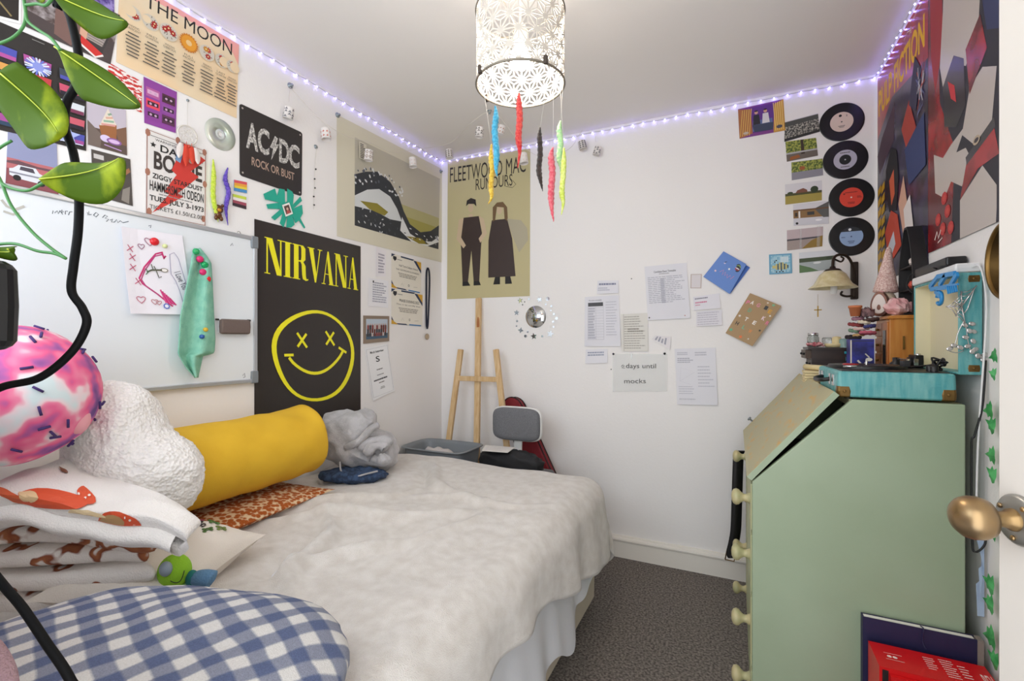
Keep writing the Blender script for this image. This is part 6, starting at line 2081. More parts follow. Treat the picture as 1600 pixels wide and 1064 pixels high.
def down(p, q):
    d = q - p
    return p + d * (p.z / (p.z - q.z)) * .998


ea = thing('easel', (.27, 2.45, 0), 'plain pine easel leaning in the corner below the two-figure poster', 'easel')
t0, t1 = lean(748, 466), lean(745, 700)
fl_ = down(t0, t1)
MB('pine').bar(t0, fl_, .036, .022, up=(0, 1, 0)).build('centre_post', ea, bevel=.003)
for p, q in (((720, 546), (701, 690)), ((775, 546), (791, 690))):
    a_, b_ = lean(*p, .024), lean(*q, .024)
    MB('pine').bar(a_, down(a_, b_), .034, .022, up=(0, 1, 0)).build('leg', ea, bevel=.003)
MB('pine').bar(lean(714, 591, .024), lean(781, 593, .024), .022, .030, up=(0, 0, 1)).build('crossbar', ea, bevel=.003)
mat('pine knot', '#a86a3a', .6)
kn = MB('pine knot')
kc_ = lean(747, 508, .0125)
kn.grid(lambda u, v: kc_ + Vector(((u - .5) * .020 * math.sin(PI * (.1 + .8 * v)), -.0008, (v - .5) * .10)), 4, 8)
kn.build('knot', ea)

# grey office chair behind the bed's foot
mat('grey weave', '#67686c', .9, bump=.4, bscale=700, colour2='#77787c', cscale=300)
mat('seat shell', '#e0dfdc', .4)
cy_ = 2.36
cc_ = on_y(808, 662, cy_)
kx = 735 / (2.5)
oc = thing('office_chair', (cc_.x, 2.36, 0), 'grey office chair with a rounded white backed backrest behind the bed', 'chair')


def pad(c, hw, hh, d, r, n=40):
    pts = []
    for i in range(n):
        t = 2 * PI * i / n
        ct, st_ = math.cos(t), math.sin(t)
        e = .42
        pts.append(c + Vector((hw * math.copysign(abs(ct) ** e, ct), d, hh * math.copysign(abs(st_) ** e, st_))))
    return pts


hw2, hh2 = .143, .090
m = MB('grey weave')
rings = []
for s_, d_ in ((.2, -.036), (.7, -.035), (.92, -.031), (.985, -.022), (.985, -.008)):
    rings.append(pad(cc_, hw2 * s_, hh2 * s_, d_, .05))
V = [p for r_ in rings for p in r_]
F_ = [tuple(range(40))[::-1]]
for k in range(4):
    for i in range(40):
        F_.append((k * 40 + i, k * 40 + (i + 1) % 40, (k + 1) * 40 + (i + 1) % 40, (k + 1) * 40 + i))
m.add(V, F_, True).build('backrest', oc)
MB('seat shell').prism(pad(cc_, hw2 * 1.035, hh2 * 1.05, -.008, .05), (0, .022, 0)).build('back_shell', oc, bevel=.004)
MB('seat shell').bar((cc_.x, cy_ + .02, cc_.z - .02), (cc_.x, cy_ + .0, .44), .045, .012, up=(0, 1, 0)).build('back_bracket', oc)
MB('grey weave').rbox((cc_.x - .19, 2.175, .430), (cc_.x + .19, 2.47, .485), .025).build('seat', oc)
MB('black plastic').lathe([(.026, .08), (.026, .30), (.018, .30), (.018, .43)], (cc_.x, 2.30, 0)).build('gas_column', oc)
for k in range(5):
    a_ = k * 2 * PI / 5 + .31
    p = Vector((cc_.x + .17 * math.cos(a_), 2.30 + .17 * math.sin(a_), .065))
    MB('black plastic').tube([(cc_.x, 2.30, .09), p], [.022, .014], 8).build('base_arm', oc)
    MB('black plastic').blob(p - Vector((0, 0, .037)), (.022, .014, .027), 8).build('castor', oc)

# dark red instrument case leaning behind the chair
mat('maroon cloth', '#7c1420', .7, bump=.2, bscale=500)
rc = thing('instrument_case', (.72, 2.54, 0), 'dark red soft case with black piping leaning behind the grey chair', 'case')
ctop, cbot = on_y(803, 640, 2.585), on_y(834, 712, 2.545)
dn_ = (cbot - ctop).normalized()
cfl = ctop + dn_ * ((ctop.z - .02) / -dn_.z)
sd = dn_.cross(Vector((0, 1, 0))).normalized()
fw_ = sd.cross(dn_).normalized()


def case_outline(gr):
    pts = []
    H_ = (cfl - ctop).length
    for i in range(13):
        t = PI * i / 12
        pts.append(ctop + sd * ((.070 + gr) * math.cos(t) * (1 - .12 * math.sin(t))) - dn_ * ((.075 + gr) * math.sin(t) ** .8))
    pts += [ctop + dn_ * (H_ * .55) - sd * (.075 + gr), cfl - sd * (.10 + gr), cfl + sd * (.10 + gr), ctop + dn_ * (H_ * .55) + sd * (.075 + gr)]
    return pts


MB('maroon cloth').prism([p - fw_ * .028 for p in case_outline(0)], fw_ * .056).build('case_body', rc, bevel=.012)
pi_ = MB('black rubber')
for o in (-.022, .022):
    q = [p + fw_ * o for p in case_outline(.001)]
    pi_.tube(q + [q[0]], .0035, 6)
pi_.build('piping', rc)

# grey plastic basket
bk_ = thing('storage_basket', (.22, 2.33, 0), 'grey plastic basket standing between the bed and the corner', 'basket')
B0, B1, B2, B3, BZt = .030, .445, 2.135, 2.420, .595


def ring(z, inset, n=40):
    cx, cy = (B0 + B1) / 2, (B2 + B3) / 2
    hx, hy = (B1 - B0) / 2 - inset, (B3 - B2) / 2 - inset
    out = []
    for i in range(n):
        t = 2 * PI * i / n
        ct, st_ = math.cos(t), math.sin(t)
        out.append(Vector((cx + hx * math.copysign(abs(ct) ** .35, ct), cy + hy * math.copysign(abs(st_) ** .35, st_), z)))
    return out


lv = [ring(.002, .07), ring(.01, .06), ring(BZt - .02, .012), ring(BZt - .006, .010), ring(BZt - .004, -.006), ring(BZt, -.006), ring(BZt + .002, .006), ring(BZt - .02, .018), ring(.016, .066), ring(.014, .12)]
m = MB('grey plastic')
V = [p for r_ in lv for p in r_]
F_ = [tuple(reversed(range(40))), tuple(len(V) - 40 + i for i in range(40))]
for k in range(len(lv) - 1):
    for i in range(40):
        F_.append((k * 40 + i, k * 40 + (i + 1) % 40, (k + 1) * 40 + (i + 1) % 40, (k + 1) * 40 + i))
m.add(V, F_, True).build('basket_body', bk_)
mat('basket cloth', '#c9c4c2', .9, bump=.4, bscale=60)
m = MB('basket cloth')
m.blob(((B0 + B1) / 2 - .03, (B2 + B3) / 2, BZt - .10), (.13, .08, .085), 12, fn=lambda d: .02 * nz(d, 3, 6))
m.build('folded_laundry', None, 'pale folded laundry lying inside the grey basket', 'laundry')
# black bag and white papers on the chair's seat
mat('bag black', '#17171a', .7, bump=.4, bscale=60)
m = MB('bag black')
m.blob((cc_.x + .02, 2.235, .555), (.185, .055, .068), 16, e=.8, fn=lambda d: .018 * nz(d, 3.2, 8))
m.build('black_bag', None, 'crumpled black bag on the seat of the grey chair', 'bag')
a = Art(*[Vector(p) for p in ((cc_.x - .14, 2.25, .628), (cc_.x + .03, 2.27, .628), (cc_.x + .04, 2.16, .626), (cc_.x - .10, 2.14, .626))], paper='#e4e0da', thick=.003, gap=0)
a.lines(.1, .1, .9, .9, 8, '#c0bcc0', 3, fill=.2)
a.build('paper_sheets', 'white paper sheets lying on the black bag behind the bed', 'paper')
# ---------------------------------------------------------------- soft things on the bed
RT = Vector((math.cos(YAW), math.sin(YAW), 0))
FWD = Vector((-math.sin(YAW), math.cos(YAW), 0))
UP = Vector((0, 0, 1))


def gingham(name, dark, mid, light, period, rot):
    m = mat(name, dark, .9, bump=.5, bscale=500)
    nt = m.node_tree
    p = nt.nodes['Principled BSDF']
    tc = nt.nodes.new('ShaderNodeTexCoord')
    mp = nt.nodes.new('ShaderNodeMapping')
    mp.inputs['Rotation'].default_value = (0, 0, rot)
    wob = nt.nodes.new('ShaderNodeTexNoise')
    wob.inputs['Scale'].default_value = 5
    add = nt.nodes.new('ShaderNodeMixRGB')
    add.blend_type, add.inputs[0].default_value = 'ADD', .03
    nt.links.new(tc.outputs['Object'], mp.inputs[0])
    nt.links.new(mp.outputs[0], add.inputs[1])
    nt.links.new(wob.outputs['Color'], add.inputs[2])
    nt.links.new(tc.outputs['Object'], wob.inputs['Vector'])
    sep = nt.nodes.new('ShaderNodeSeparateXYZ')
    nt.links.new(add.outputs[0], sep.inputs[0])
    outs = []
    for ax in ('X', 'Y'):
        w = nt.nodes.new('ShaderNodeMath')
        w.operation = 'PINGPONG'
        w.inputs[1].default_value = period
        nt.links.new(sep.outputs[ax], w.inputs[0])
        g = nt.nodes.new('ShaderNodeMapRange')
        g.inputs['From Min'].default_value, g.inputs['From Max'].default_value = period * .42, period * .58
        nt.links.new(w.outputs[0], g.inputs[0])
        outs.append(g.outputs[0])
    s = nt.nodes.new('ShaderNodeMath')
    s.operation = 'ADD'
    nt.links.new(outs[0], s.inputs[0])
    nt.links.new(outs[1], s.inputs[1])
    h = nt.nodes.new('ShaderNodeMath')
    h.operation = 'MULTIPLY'
    h.inputs[1].default_value = .5
    nt.links.new(s.outputs[0], h.inputs[0])
    r = nt.nodes.new('ShaderNodeValToRGB')
    e = r.color_ramp.elements
    e[0].position, e[0].color = 0, lin(dark)
    e[1].position, e[1].color = 1, lin(light)
    k = e.new(.5)
    k.color = lin(mid)
    nt.links.new(h.outputs[0], r.inputs[0])
    fz = nt.nodes.new('ShaderNodeTexNoise')
    fz.inputs['Scale'].default_value = 420
    nt.links.new(tc.outputs['Object'], fz.inputs['Vector'])
    mx = nt.nodes.new('ShaderNodeMixRGB')
    mx.blend_type, mx.inputs[0].default_value = 'OVERLAY', .35
    nt.links.new(r.outputs[0], mx.inputs[1])
    nt.links.new(fz.outputs[0], mx.inputs[2])
    nt.links.new(mx.outputs[0], p.inputs['Base Color'])
    return m


def ramp3(name, stops, scale, rough=.9, **kw):
    m = mat(name, stops[0][1], rough, colour2=stops[-1][1], cscale=scale, **kw)
    r = [n for n in m.node_tree.nodes if n.type == 'VALTORGB'][0]
    e = r.color_ramp.elements
    while len(e) > 1:
        e.remove(e[-1])
    e[0].position, e[0].color = stops[0][0], lin(stops[0][1])
    for pos, c in stops[1:]:
        e.new(pos).color = lin(c)
    return m


gingham('blue gingham', '#566284', '#868b9c', '#d6d4d1', .027, .30)
ramp3('tie dye plush', [(.28, '#6f4a8a'), (.36, '#a85c9c'), (.42, '#e4608f'), (.50, '#ec86a4'), (.55, '#ecd3d8'), (.63, '#d3e0e2')], 13, detail=2.0)
mat('sprinkle', '#3f2a66', .8)
mat('blush plush', '#e3a0a8', .9)
mat('sherpa', '#ece8e4', 1.0, bump=1.0, bscale=120, btype='voronoi', sheen=.3)
mat('mustard cloth', '#dcb02a', .9, bump=.3, bscale=600, colour2='#d8ab26', cscale=12)
mat('leopard fur', '#a85418', .95, colour2='#e2c8a4', cscale=66, voronoi=True, lo=.48, hi=.70, bump=.9, bscale=260)
mat('grey fleece', '#a3a1a2', .95, bump=.7, bscale=220, colour2='#b8b6b8', cscale=22, sheen=.4)
mat('denim', '#27364f', .9, bump=.5, bscale=500, colour2='#3c5274', cscale=60)
mat('cream cotton', '#dcd3c8', .9, bump=.25, bscale=300)
ramp3('mushroom fleece', [(.0, '#ebe6e1'), (.555, '#e6e0da'), (.58, '#84452a'), (.635, '#a3643e'), (.655, '#e6e0da'), (1, '#e9e4df')], 13, detail=2.0, bump=.6, bscale=320)
mat('fleece white', '#e9e4df', .95, bump=.6, bscale=320, sheen=.3)


def pillow_fn(c, hx, hy, ht, mx, seed, wr=.006, pinch=.12):
    """maps (u, v, side) of a stuffed cushion to space"""
    def f(u, v, side):
        a, b = 2 * u - 1, 2 * v - 1
        t = (max(0.0, 1 - a * a) ** .55) * (max(0.0, 1 - b * b) ** .55)
        x = hx * a * (1 - pinch * (1 - b * b) * a * a)
        y = hy * b * (1 - pinch * (1 - a * a) * b * b)
        z = side * ht * t
        w = wr * t ** .5 * (nz((a, b, side), 3.0, seed) + .6 * nz((a, b, side), 7.0, seed + 5))
        return Vector(c) + mx @ Vector((x, y, z + side * w))
    return f


def pillow(m, f, n=30):
    m.grid(lambda u, v: f(u, v, 1), n, n)
    m.grid(lambda u, v: f(1 - u, v, -1), n, n)
    return m


def puff(m, cpx, outline, depth, front, back_, fn=None, rings=10, e=.5, smooth=True, per=4):
    """a stuffed shape whose silhouette is the closed outline (pixels) at a given distance, thickness front and back"""
    c = at(*cpx, depth)
    pts = [at(x, y, depth) for x, y in outline]
    loop = smooth_path(pts + [pts[0]], per)[:-1]
    n = len(loop)
    V, F_ = [], []
    for sgn, th in ((-1, front), (1, back_)):
        base = len(V)
        V.append(c + FWD * sgn * th)
        for k in range(1, rings + 1):
            s = math.sin(k / rings * PI / 2)
            h = max(0, 1 - s * s) ** e * th
            for q in loop:
                V.append(c + (q - c) * s + FWD * sgn * h)
        for i in range(n):
            a_, b_ = base + 1 + i, base + 1 + (i + 1) % n
            F_.append((base, a_, b_) if sgn > 0 else (base, b_, a_))
        for k in range(rings - 1):
            for i in range(n):
                a_, b_ = base + 1 + k * n + i, base + 1 + k * n + (i + 1) % n
                F_.append((a_, a_ + n, b_ + n, b_) if sgn > 0 else (a_, b_, b_ + n, a_ + n))
    if fn:
        V = [v + (v - c).normalized() * fn(v) for v in V]
    return m.add(V, F_, smooth)


# mustard rolled blanket
ax0, ax1 = Vector((.185, .70, .790)), Vector((.190, 1.405, .800))
m = MB('mustard cloth')


def roll(u, v):
    t = 2 * PI * u
    k = min(1, (v * 9) ** .5 if v < 1 / 9 else 1, ((1 - v) * 13 + .0) ** .5 if v > 1 - 1 / 13 else 1)
    c = ax0.lerp(ax1, v)
    r = .137 * k * (1 + .05 * math.cos(2 * t + .6))
    w = .006 * nz((math.cos(t), math.sin(t), v * 6), 1.6, 2) * k
    bulge = .020 * math.exp(-((v - .93) / .05) ** 2) * max(0, math.cos(t - 1.25)) ** 6
    return c + Vector((math.cos(t) * (r + w + bulge), 0, math.sin(t) * (r + w + bulge) * .98))


m.grid(roll, 48, 60, closed_u=True)
m.build('rolled_blanket', None, 'rolled mustard yellow blanket lying against the wall', 'blanket')
# leopard cushion beneath it
f = pillow_fn((.210, 1.055, .618), .160, .300, .030, Matrix.Rotation(.06, 3, 'Z'), 3, .004, .05)
m = pillow(MB('leopard fur'), f, 26)
m.build('leopard_cushion', None, 'flat orange leopard print cushion under the mustard rolled blanket', 'cushion')
# sherpa
m = MB('sherpa')
puff(m, (222, 705), [(140, 612), (165, 596), (198, 598), (226, 616), (238, 648), (256, 676), (288, 698), (308, 728), (309, 762), (294, 792), (262, 806), (215, 800), (170, 790), (130, 770), (108, 720), (118, 660)], 1.25, .11, .10,
     fn=lambda v: .006 * nz(v, 8, 4) + .006 * nz(v, 45, 1) + .006 * nz(v, 90, 6), rings=22, per=8)
m.build('sherpa_cushion', None, 'big fluffy white cushion between the pink plush toy and the mustard blanket', 'cushion')
# grey fleece bundle and jeans
m = MB('grey fleece')


def creased(v):
    return .020 * nz(v, 9, 5) + .016 * (1 - abs(nz(v, 13, 2)) * 4) * .5 + .008 * nz(v, 28, 8)


puff(m, (556, 692), [(487, 664), (505, 656), (515, 646), (540, 642), (572, 641), (588, 652), (590, 668), (610, 678), (622, 702), (620, 722), (602, 732), (575, 736), (545, 733), (520, 722), (504, 708), (498, 688)], 2.17, .12, .10, fn=creased, rings=18, per=7)
# a rolled fold with an open end facing the room
for k, (cx, cy, r0) in enumerate(((588, 705, .062), (590, 708, .040))):
    c = at(cx, cy, 2.07 - .01 * k)
    m.tube([c + RT * (r0 * math.cos(t)) + UP * (r0 * .8 * math.sin(t)) + FWD * (.02 * math.sin(t * 2)) for t in [2 * PI * i / 24 * .86 + .5 for i in range(25)]], [.022 + .006 * math.sin(i * .9) for i in range(25)], 8)
m.tube(smooth_path([at(541, 700, 2.05), at(560, 690, 2.03), at(578, 672, 2.06), at(590, 664, 2.09)], 6), .016, 8)
m.build('fleece_bundle', None, 'bundled light grey fleece beyond the mustard blanket', 'fleece')
m = MB('denim')
m.blob(on_z(552, 742, .618), (.15, .075, .030), 14, mx=Matrix.Rotation(.5, 3, 'Z'), fn=lambda d: .012 * nz(d, 4, 3))
dn_o = m.build('jeans', None, 'dark blue folded jeans under the grey fleece bundle', 'jeans')
MB('grey fleece').tube(smooth_path([at(531, 722, 2.04), at(534, 738, 2.00), at(550, 746, 1.98), at(570, 741, 1.98), at(590, 736, 1.99)], 5), .004, 6).build('drawstring', dn_o)

# folded mushroom blanket, a pile of soft layers
PO = at(262, 840, 1.02)
PO = Vector((PO.x, PO.y, 0))


def pl_(x, d, z):
    return PO + RT * (x - 1.55 * max(0, d) * max(0, min(1, (x + .40) / .40))) + FWD * d + UP * z


blk = MB('mushroom fleece')


def layer(x0, x1, d0, d1, z0, z1, seed, m):
    """one fold: a thick slab whose right end is a round fold"""
    r = (z1 - z0) / 2

    def f(u, v):
        t = 2 * PI * u
        # stadium cross-section in depth/height, swept along x to a rounded right end
        ct, st_ = math.cos(t), math.sin(t)
        xx = x0 + (x1 - x0) * v
        k = 1 if v < .9 else max(.02, 1 - ((v - .9) / .1) ** 2) ** .5
        dd = (d0 + d1) / 2 + math.copysign(abs(ct) ** .45, ct) * (d1 - d0) / 2 * (.6 + .4 * k)
        zz = (z0 + z1) / 2 + math.copysign(abs(st_) ** .8, st_) * r * k
        w = .007 * nz((xx * 1, dd, z0), 7, seed)
        return pl_(xx + .01 * math.sin(dd * 20 + seed), dd + w, zz + .010 * math.sin(xx * 9 + seed) + w)
    m.grid(f, 40, 40, closed_u=True)


layer(-.40, -.040, .01, .19, .585, .652, 1, blk)
layer(-.40, -.012, .00, .19, .648, .702, 2, blk)
layer(-.40, -.024, -.005, .19, .697, .748, 3, blk)
layer(-.40, .000, -.01, .19, .744, .792, 4, blk)
blk.use('fleece white')


def topsheet(u, v, off=0.0):
    """top fold: flat at the back, rolling down over the front edge and the right end"""
    x = -.40 + .425 * u
    back, front = .19, -.045
    d = back + (front - back) * min(1, v * 1.25)
    z = .868 + .030 * (1 - u) + .012 * math.sin(u * 7) + .008 * nz((u * 3, v * 3, 0), 2, 3)
    over = max(0, v - .45) / .55
    z -= .050 * over ** 1.6
    ro = max(0, u - .72) / .28
    z -= .035 * ro ** 2
    d2 = d + .030 * max(0, over - .8)
    return pl_(x + .02, d2, z + off) + (RT * -.5 * ro + FWD * -over).normalized() * (off * .8 if over + ro > 0 else 0)


blk.grid(topsheet, 50, 40)
blk.grid(lambda u, v: topsheet(1 - u, v) - UP * (.048 + .0 * v) + FWD * .012, 50, 40)
# close the rolled front and right rims
rimp_ = [topsheet(i / 40, 1) for i in range(41)]
rimq_ = [p - UP * .048 + FWD * .012 for p in rimp_]
blk.grid(lambda u, v: (rimp_[int(u * 40)].lerp(rimq_[int(u * 40)], v) - FWD * (.022 * math.sin(PI * v))), 40, 8)
rimp2 = [topsheet(1, i / 40) for i in range(41)]
rimq2 = [p - UP * .048 + FWD * .012 for p in rimp2]
blk.grid(lambda u, v: (rimp2[int(u * 40)].lerp(rimq2[int(u * 40)], v) + RT * (.024 * math.sin(PI * v))), 40, 8)


NG = 160
_q = np.array([list(topsheet(i / NG, j / NG) - CAM) for i in range(NG + 1) for j in range(NG + 1)])
_z = _q @ np.array(FWD)
_px, _py = 800 + FPX * (_q @ np.array(RT)) / _z, 532 - FPX * _q[:, 2] / _z


def inv_top(px, py):
    """sheet coordinates whose image lies nearest to a pixel of the photo, so that the print sits on the cloth"""
    k = int(np.argmin((_px - px) ** 2 + (_py - py) ** 2))
    return (k // (NG + 1)) / NG, (k % (NG + 1)) / NG


def decal(pts, m_, off):
    blk.use(m_)
    loop = smooth_path([Vector((x, y, 0)) for x, y in pts] + [Vector((*pts[0], 0))], 3)[:-1]
    uv = [inv_top(p.x, p.y) for p in loop]
    cu_, cv_ = sum(p[0] for p in uv) / len(uv), sum(p[1] for p in uv) / len(uv)
    V = [topsheet(cu_, cv_, off)]
    n = len(uv)
    for s in (.5, 1):
        V += [topsheet(cu_ + (u - cu_) * s, cv_ + (v - cv_) * s, off) for u, v in uv]
    F_ = [(0, 1 + i, 1 + (i + 1) % n) for i in range(n)] + [(1 + i, 1 + n + i, 1 + n + (i + 1) % n, 1 + (i + 1) % n) for i in range(n)]
    blk.add(V, F_)


OR_ = '#d2502c'
decal([(30, 772), (60, 764), (110, 770), (140, 786), (120, 797), (70, 796), (36, 790)], OR_, .003)
decal([(32, 770), (56, 770), (62, 780), (52, 788), (36, 784)], '#d8b88c', .0045)
decal([(122, 768), (132, 760), (150, 778), (148, 788), (126, 786)], OR_, .003)
decal([(154, 818), (160, 806), (180, 800), (205, 808), (222, 820), (214, 834), (186, 838), (165, 834)], OR_, .003)
decal([(156, 818), (166, 808), (184, 808), (196, 818), (190, 832), (172, 834), (160, 828)], '#b08a5c', .0045)
decal([(112, 798), (140, 800), (165, 808), (165, 812), (138, 806), (110, 804)], '#dcc49a', .0045)
decal([(0, 762), (20, 770), (48, 790), (40, 796), (14, 782), (0, 774)], '#c65a34', .003)
for x, y in ((206, 816), (212, 824), (198, 812), (126, 774), (136, 780), (142, 776)):
    decal([(x - 2, y), (x, y - 2), (x + 2, y), (x, y + 2)], '#f0e4da', .0055)
decal([(92, 730), (104, 736), (106, 741), (96, 738)], '#7a4a34', .003)
for pts in ([(60, 800), (90, 812), (120, 818), (118, 822), (88, 817), (60, 806)], [(20, 796), (44, 812), (48, 820), (30, 812)]):
    decal(pts, '#8a4e30', .003)
blk.build('folded_blanket', None, 'thickly folded white fleece blanket printed with red mushrooms', 'blanket')

# pink tie-dye plush ball resting on it
pc_ = at(8, 617, 1.05)
ps = thing('plush_toy', pc_ - UP * .18, 'round pink and lilac tie-dye plush toy with dark sprinkles at the left edge', 'plush toy')
PRX, PRY, PRZ = .172, .157, .158
m = MB('tie dye plush')
m.blob(pc_, (PRX, PRY, PRZ), 24, mx=Matrix.Rotation(YAW, 3, 'Z'), fn=lambda d: .006 * nz(d, 2, 2))
rnd = random.Random(12)
m.use('sprinkle')
for k in range(64):
    d = Vector((rnd.gauss(0, 1), rnd.gauss(0, 1), rnd.gauss(0, 1))).normalized()
    p = pc_ + Matrix.Rotation(YAW, 3, 'Z') @ Vector((d.x * (PRX + .004), d.y * (PRY + .004), d.z * (PRZ + .004)))
    t = (Matrix.Rotation(YAW, 3, 'Z') @ d).orthogonal().normalized()
    t = Matrix.Rotation(rnd.uniform(0, 6), 3, (Matrix.Rotation(YAW, 3, 'Z') @ d)) @ t
    m.tube([p - t * .010, p + t * .010], .0028, 6)
m.build('body', ps)
MB('blush plush').blob(at(121, 655, 1.075), (.021, .024, .034), 12).build('ear', ps)

# cream embroidered cushion
cc3 = on_z(254, 880, .650)
mxc = Matrix.Rotation(.35, 3, 'Z') @ Matrix.Rotation(.10, 3, 'X') @ Matrix.Rotation(.12, 3, 'Y')
fcu = pillow_fn(cc3, .150, .185, .066, mxc, 7, .008, .10)
cu3 = pillow(MB('cream cotton'), fcu, 30).build('embroidered_cushion', None, 'cream cushion with black and green embroidery between mushroom blanket and leopard cushion', 'cushion')
emb = MB('#3a3434')


def on_cushion(u, v, off=.002):
    return fcu(u, v, 1) + mxc @ Vector((0, 0, off))


for (u, v, s, cc) in ((.22, .56, .05, '#3a3434'), (.32, .66, .05, '#3a3434'), (.42, .74, .045, '#3a3434'), (.52, .80, .045, '#3a3434'), (.60, .74, .04, '#3a3434'), (.30, .80, .04, '#4a6a30'), (.62, .86, .04, '#4a6a30'), (.70, .70, .035, '#4a6a30'), (.74, .80, .035, '#6a7a38'), (.46, .88, .03, '#8a3a4a')):
    emb.use(cc)
    emb.tube([on_cushion(u + s * math.cos(t * 1.1 + u * 9) * (1 - t / 9), v + s * .8 * math.sin(t * 1.1 + u * 9) * (1 - t / 9)) for t in [i * .3 for i in range(22)]], .0016, 5)
    if cc != '#3a3434':
        for q in range(4):
            emb.blob(on_cushion(u + s * math.cos(q * 1.6), v + s * math.sin(q * 1.6)), (.007, .004, .002), 5)
emb.build('embroidery', cu3)

# green frog plush
fc = at(273, 892, 1.06)
fg = thing('frog_plush', fc - UP * .07, 'small bright green smiling frog plush beside the mushroom blanket', 'plush toy')
mat('frog green', '#8fc42c', .9, bump=.5, bscale=300)
mat('frog pale', '#9ad08a', .9, bump=.5, bscale=300)
mat('eye grey', '#8a96a2', .5)
mat('blue plush', '#5f86a8', .95, bump=.6, bscale=260)
mat('teal plush', '#1f6a66', .95)
MB('frog green').blob(fc, (.034, .030, .037), 14, mx=Matrix.Rotation(YAW, 3, 'Z')).build('head', fg)
MB('eye grey').blob(at(259, 889, 1.03), (.014, .012, .016), 10).build('eye', fg)
sm_ = [at(266 + 22 * t + 3 * math.sin(PI * t), 905 + 8 * math.sin(PI * (t * .8 + .1)) - 16 * t * t, 1.0275 + .012 * t) for t in [i / 10 for i in range(11)]]
MB('#26341a').tube(sm_, .0010, 5).build('mouth', fg)
m = MB('frog pale')
m.blob(at(290, 921, 1.07), (.030, .024, .022), 10, fn=lambda d: .004 * nz(d, 5, 1))
m.build('body', fg)
mb_ = MB('blue plush')
mb_.tube(smooth_path([at(298, 908, 1.07), at(312, 903, 1.06), at(328, 904, 1.06), at(334, 906, 1.06)], 5), [.013 + .006 * min(1, i / 8) if i < 13 else .019 - .004 * (i - 12) for i in range(16)], 10)
mb_.tube(smooth_path([at(300, 920, 1.07), at(314, 919, 1.06), at(324, 918, 1.06)], 5), .010, 8)
mb_.build('arm', fg)
MB('teal plush').blob(at(300, 904, 1.06), (.013, .013, .019), 10).build('cuff', fg)

# blue gingham pillow right in front
c = at(175, 1218, .72)
c = Vector((c.x, c.y, .660))
MB('blue gingham').blob(c, (.345, .26, .080), 40, e=.86, mx=Matrix.Rotation(YAW - .10, 3, 'Z'), fn=lambda d: .010 * nz(d, 2.2, 5) + .004 * nz(d, 6, 2)).build('gingham_pillow', None, 'large blue and white gingham pillow at the bottom left', 'pillow')
mat('pink knit', '#a98a90', .95, bump=1, bscale=300)
m = MB('pink knit')
m.tube(smooth_path([at(-40, 1000, .56), at(-14, 1018, .55), at(4, 1050, .54), at(10, 1090, .53)], 5), .012, 8)
m.build('knitted_throw', None, 'edge of a pink ribbed knitted throw in the bottom left corner', 'blanket')
# ---------------------------------------------------------------- close to the camera: the trailing plant and a cable
mat('pothos leaf', '#40590a', .6, colour2='#98a61c', cscale=30, cstretch=(1, 1, .5), lo=.53, hi=.72, detail=7)
matte('pothos leaf')
mat('cable black', '#070708', .6)
matte('cable black')
mat('leaf vein', '#aebc34', .5)
mat('vine stem', '#3f7a3c', .5)
pot = thing('trailing_plant', (1.09, .13, 1.19), 'black square planter with trailing variegated pothos leaves at the left edge', 'plant')
MB('black plastic').rbox((.990, .070, 1.191), (1.187, .195, 1.272), .014, n=4).build('planter', pot)


def pothos(cpx, outline, tip, base, depth, cup=.010):
    m = MB('pothos leaf')
    a_, b_ = at(*base, depth), at(*tip, depth)
    pts = [at(x, y, depth) for x, y in outline]
    loop = smooth_path(pts + [pts[0]], 4)[:-1]
    ax = (b_ - a_).normalized()
    n = len(loop)
    L = (b_ - a_).length

    def spine(q):
        t = max(0, min(1, (q - a_).dot(ax) / L))
        return a_ + ax * (L * t)
    V, F_ = [], []
    rings = 5
    for k in range(rings + 1):
        s = k / rings
        for q in loop:
            sp_ = spine(q)
            w = (q - sp_).length
            V.append(sp_ + (q - sp_) * s + FWD * (-cup * .45 * (1 - s * s) + .012 * math.sin((sp_ - a_).length / L * 2.6) + .08 * w * s * s))
    for k in range(rings):
        for i in range(n):
            F_.append((k * n + i, k * n + (i + 1) % n, (k + 1) * n + (i + 1) % n, (k + 1) * n + i))
    m.add(V, F_, True)
    m.use('leaf vein')
    vp = [a_ + (b_ - a_) * (i / 8) + FWD * (-cup * .45 - .0008 + .012 * math.sin(i / 8 * 2.6)) for i in range(9)]
    m.tube(vp, [.0008 - .00007 * i for i in range(9)], 5)
    o = m.build('leaf', pot)
    so = o.modifiers.new('thickness', 'SOLIDIFY')
    so.thickness = .0006
    return o


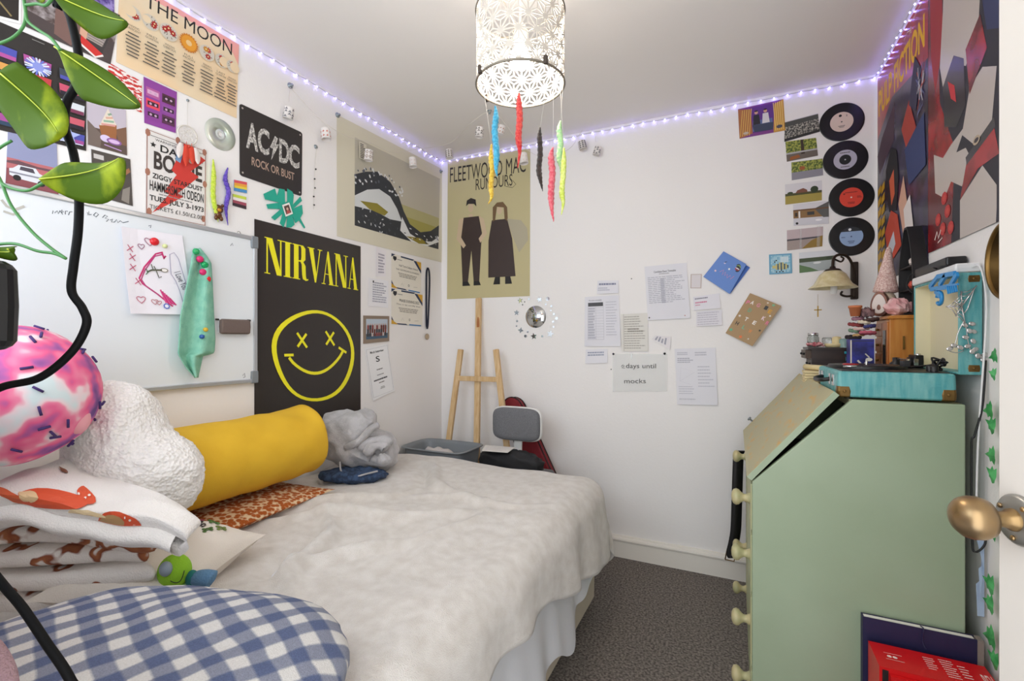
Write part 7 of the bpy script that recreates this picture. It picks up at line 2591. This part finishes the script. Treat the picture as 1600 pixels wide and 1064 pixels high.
pothos((45, 160), [(25, 96), (4, 116), (-16, 150), (-2, 190), (19, 221), (45, 224), (66, 220), (84, 212), (95, 197), (83, 160), (60, 125)], (88, 205), (8, 118), .43)
pothos((150, 115), [(92, 76), (120, 82), (160, 105), (190, 134), (212, 162), (175, 161), (125, 150), (106, 140), (95, 108)], (212, 162), (93, 78), .44)
pothos((130, 20), [(80, -14), (92, 10), (117, 35), (140, 47), (168, 42), (192, 31), (160, 6), (135, -10), (105, -20)], (192, 31), (80, -8), .45)
pothos((125, 280), [(66, 276), (78, 258), (94, 247), (140, 246), (184, 243), (184, 269), (166, 295), (139, 312), (105, 309), (71, 290)], (184, 246), (70, 283), .42)
pothos((4, 392), [(-20, 384), (0, 380), (18, 384), (24, 391), (16, 400), (-2, 404), (-20, 398)], (-18, 392), (22, 391), .42)
pothos((40, -20), [(14, -40), (40, -12), (62, -8), (80, -22), (60, -50)], (16, -36), (76, -20), .45)
for pts in ([(34, -30), (38, 5), (40, 22), (36, 42), (18, 60), (-12, 72)], [(40, 20), (44, 34), (62, 48), (80, 60), (94, 78)], [(40, 8), (58, 6), (72, 8), (84, -6)], [(-12, 268), (8, 290), (40, 298), (60, 290), (72, 283)],
            [(-20, 250), (0, 280), (18, 322), (50, 362), (80, 388), (103, 404)], [(-10, 382), (24, 381), (58, 392), (84, 396), (103, 404)], [(-10, 238), (4, 228), (18, 220)]):
    MB('vine stem').tube(smooth_path([at(x, y, .435) for x, y in pts], 6), .0014, 6).build('stem', pot)
# the stems' way from the planter up to the hook, left of the picture
MB('vine stem').tube(smooth_path([(1.05, .13, 1.26), (1.00, .16, 1.34), at(-60, 262, .44), at(-40, 150, .44), at(-30, 60, .44), at(20, -60, .44), (1.16, .24, 1.66), (1.17, .22, 1.9)], 6), .0020, 6).build('stem', pot)

cb = thing('hanging_cable', at(105, 0, .46), 'black cable looping down in front of the whiteboard', 'cable')
cp = [Vector((1.21, .24, 2.399)), Vector((1.215, .24, 2.0))] + [at(x, y, .46) for x, y in ((92, -60), (100, 0), (112, 35), (123, 90), (119, 132), (104, 162), (102, 200), (115, 240), (123, 300), (122, 360), (115, 415), (112, 455), (129, 482), (135, 508), (112, 550), (62, 590), (0, 606), (-50, 640))]
cp += [at(-75, 740, .45), at(-50, 840, .45), at(0, 908, .44), at(34, 948, .43), at(72, 1004, .42), at(112, 1066, .41), at(160, 1180, .40), Vector((1.235, .16, .60)), Vector((1.25, .12, .30)), Vector((1.26, .10, .006))]
MB('cable black').tube(smooth_path(cp, 8), .0037, 10).build('cable_sheath', cb)
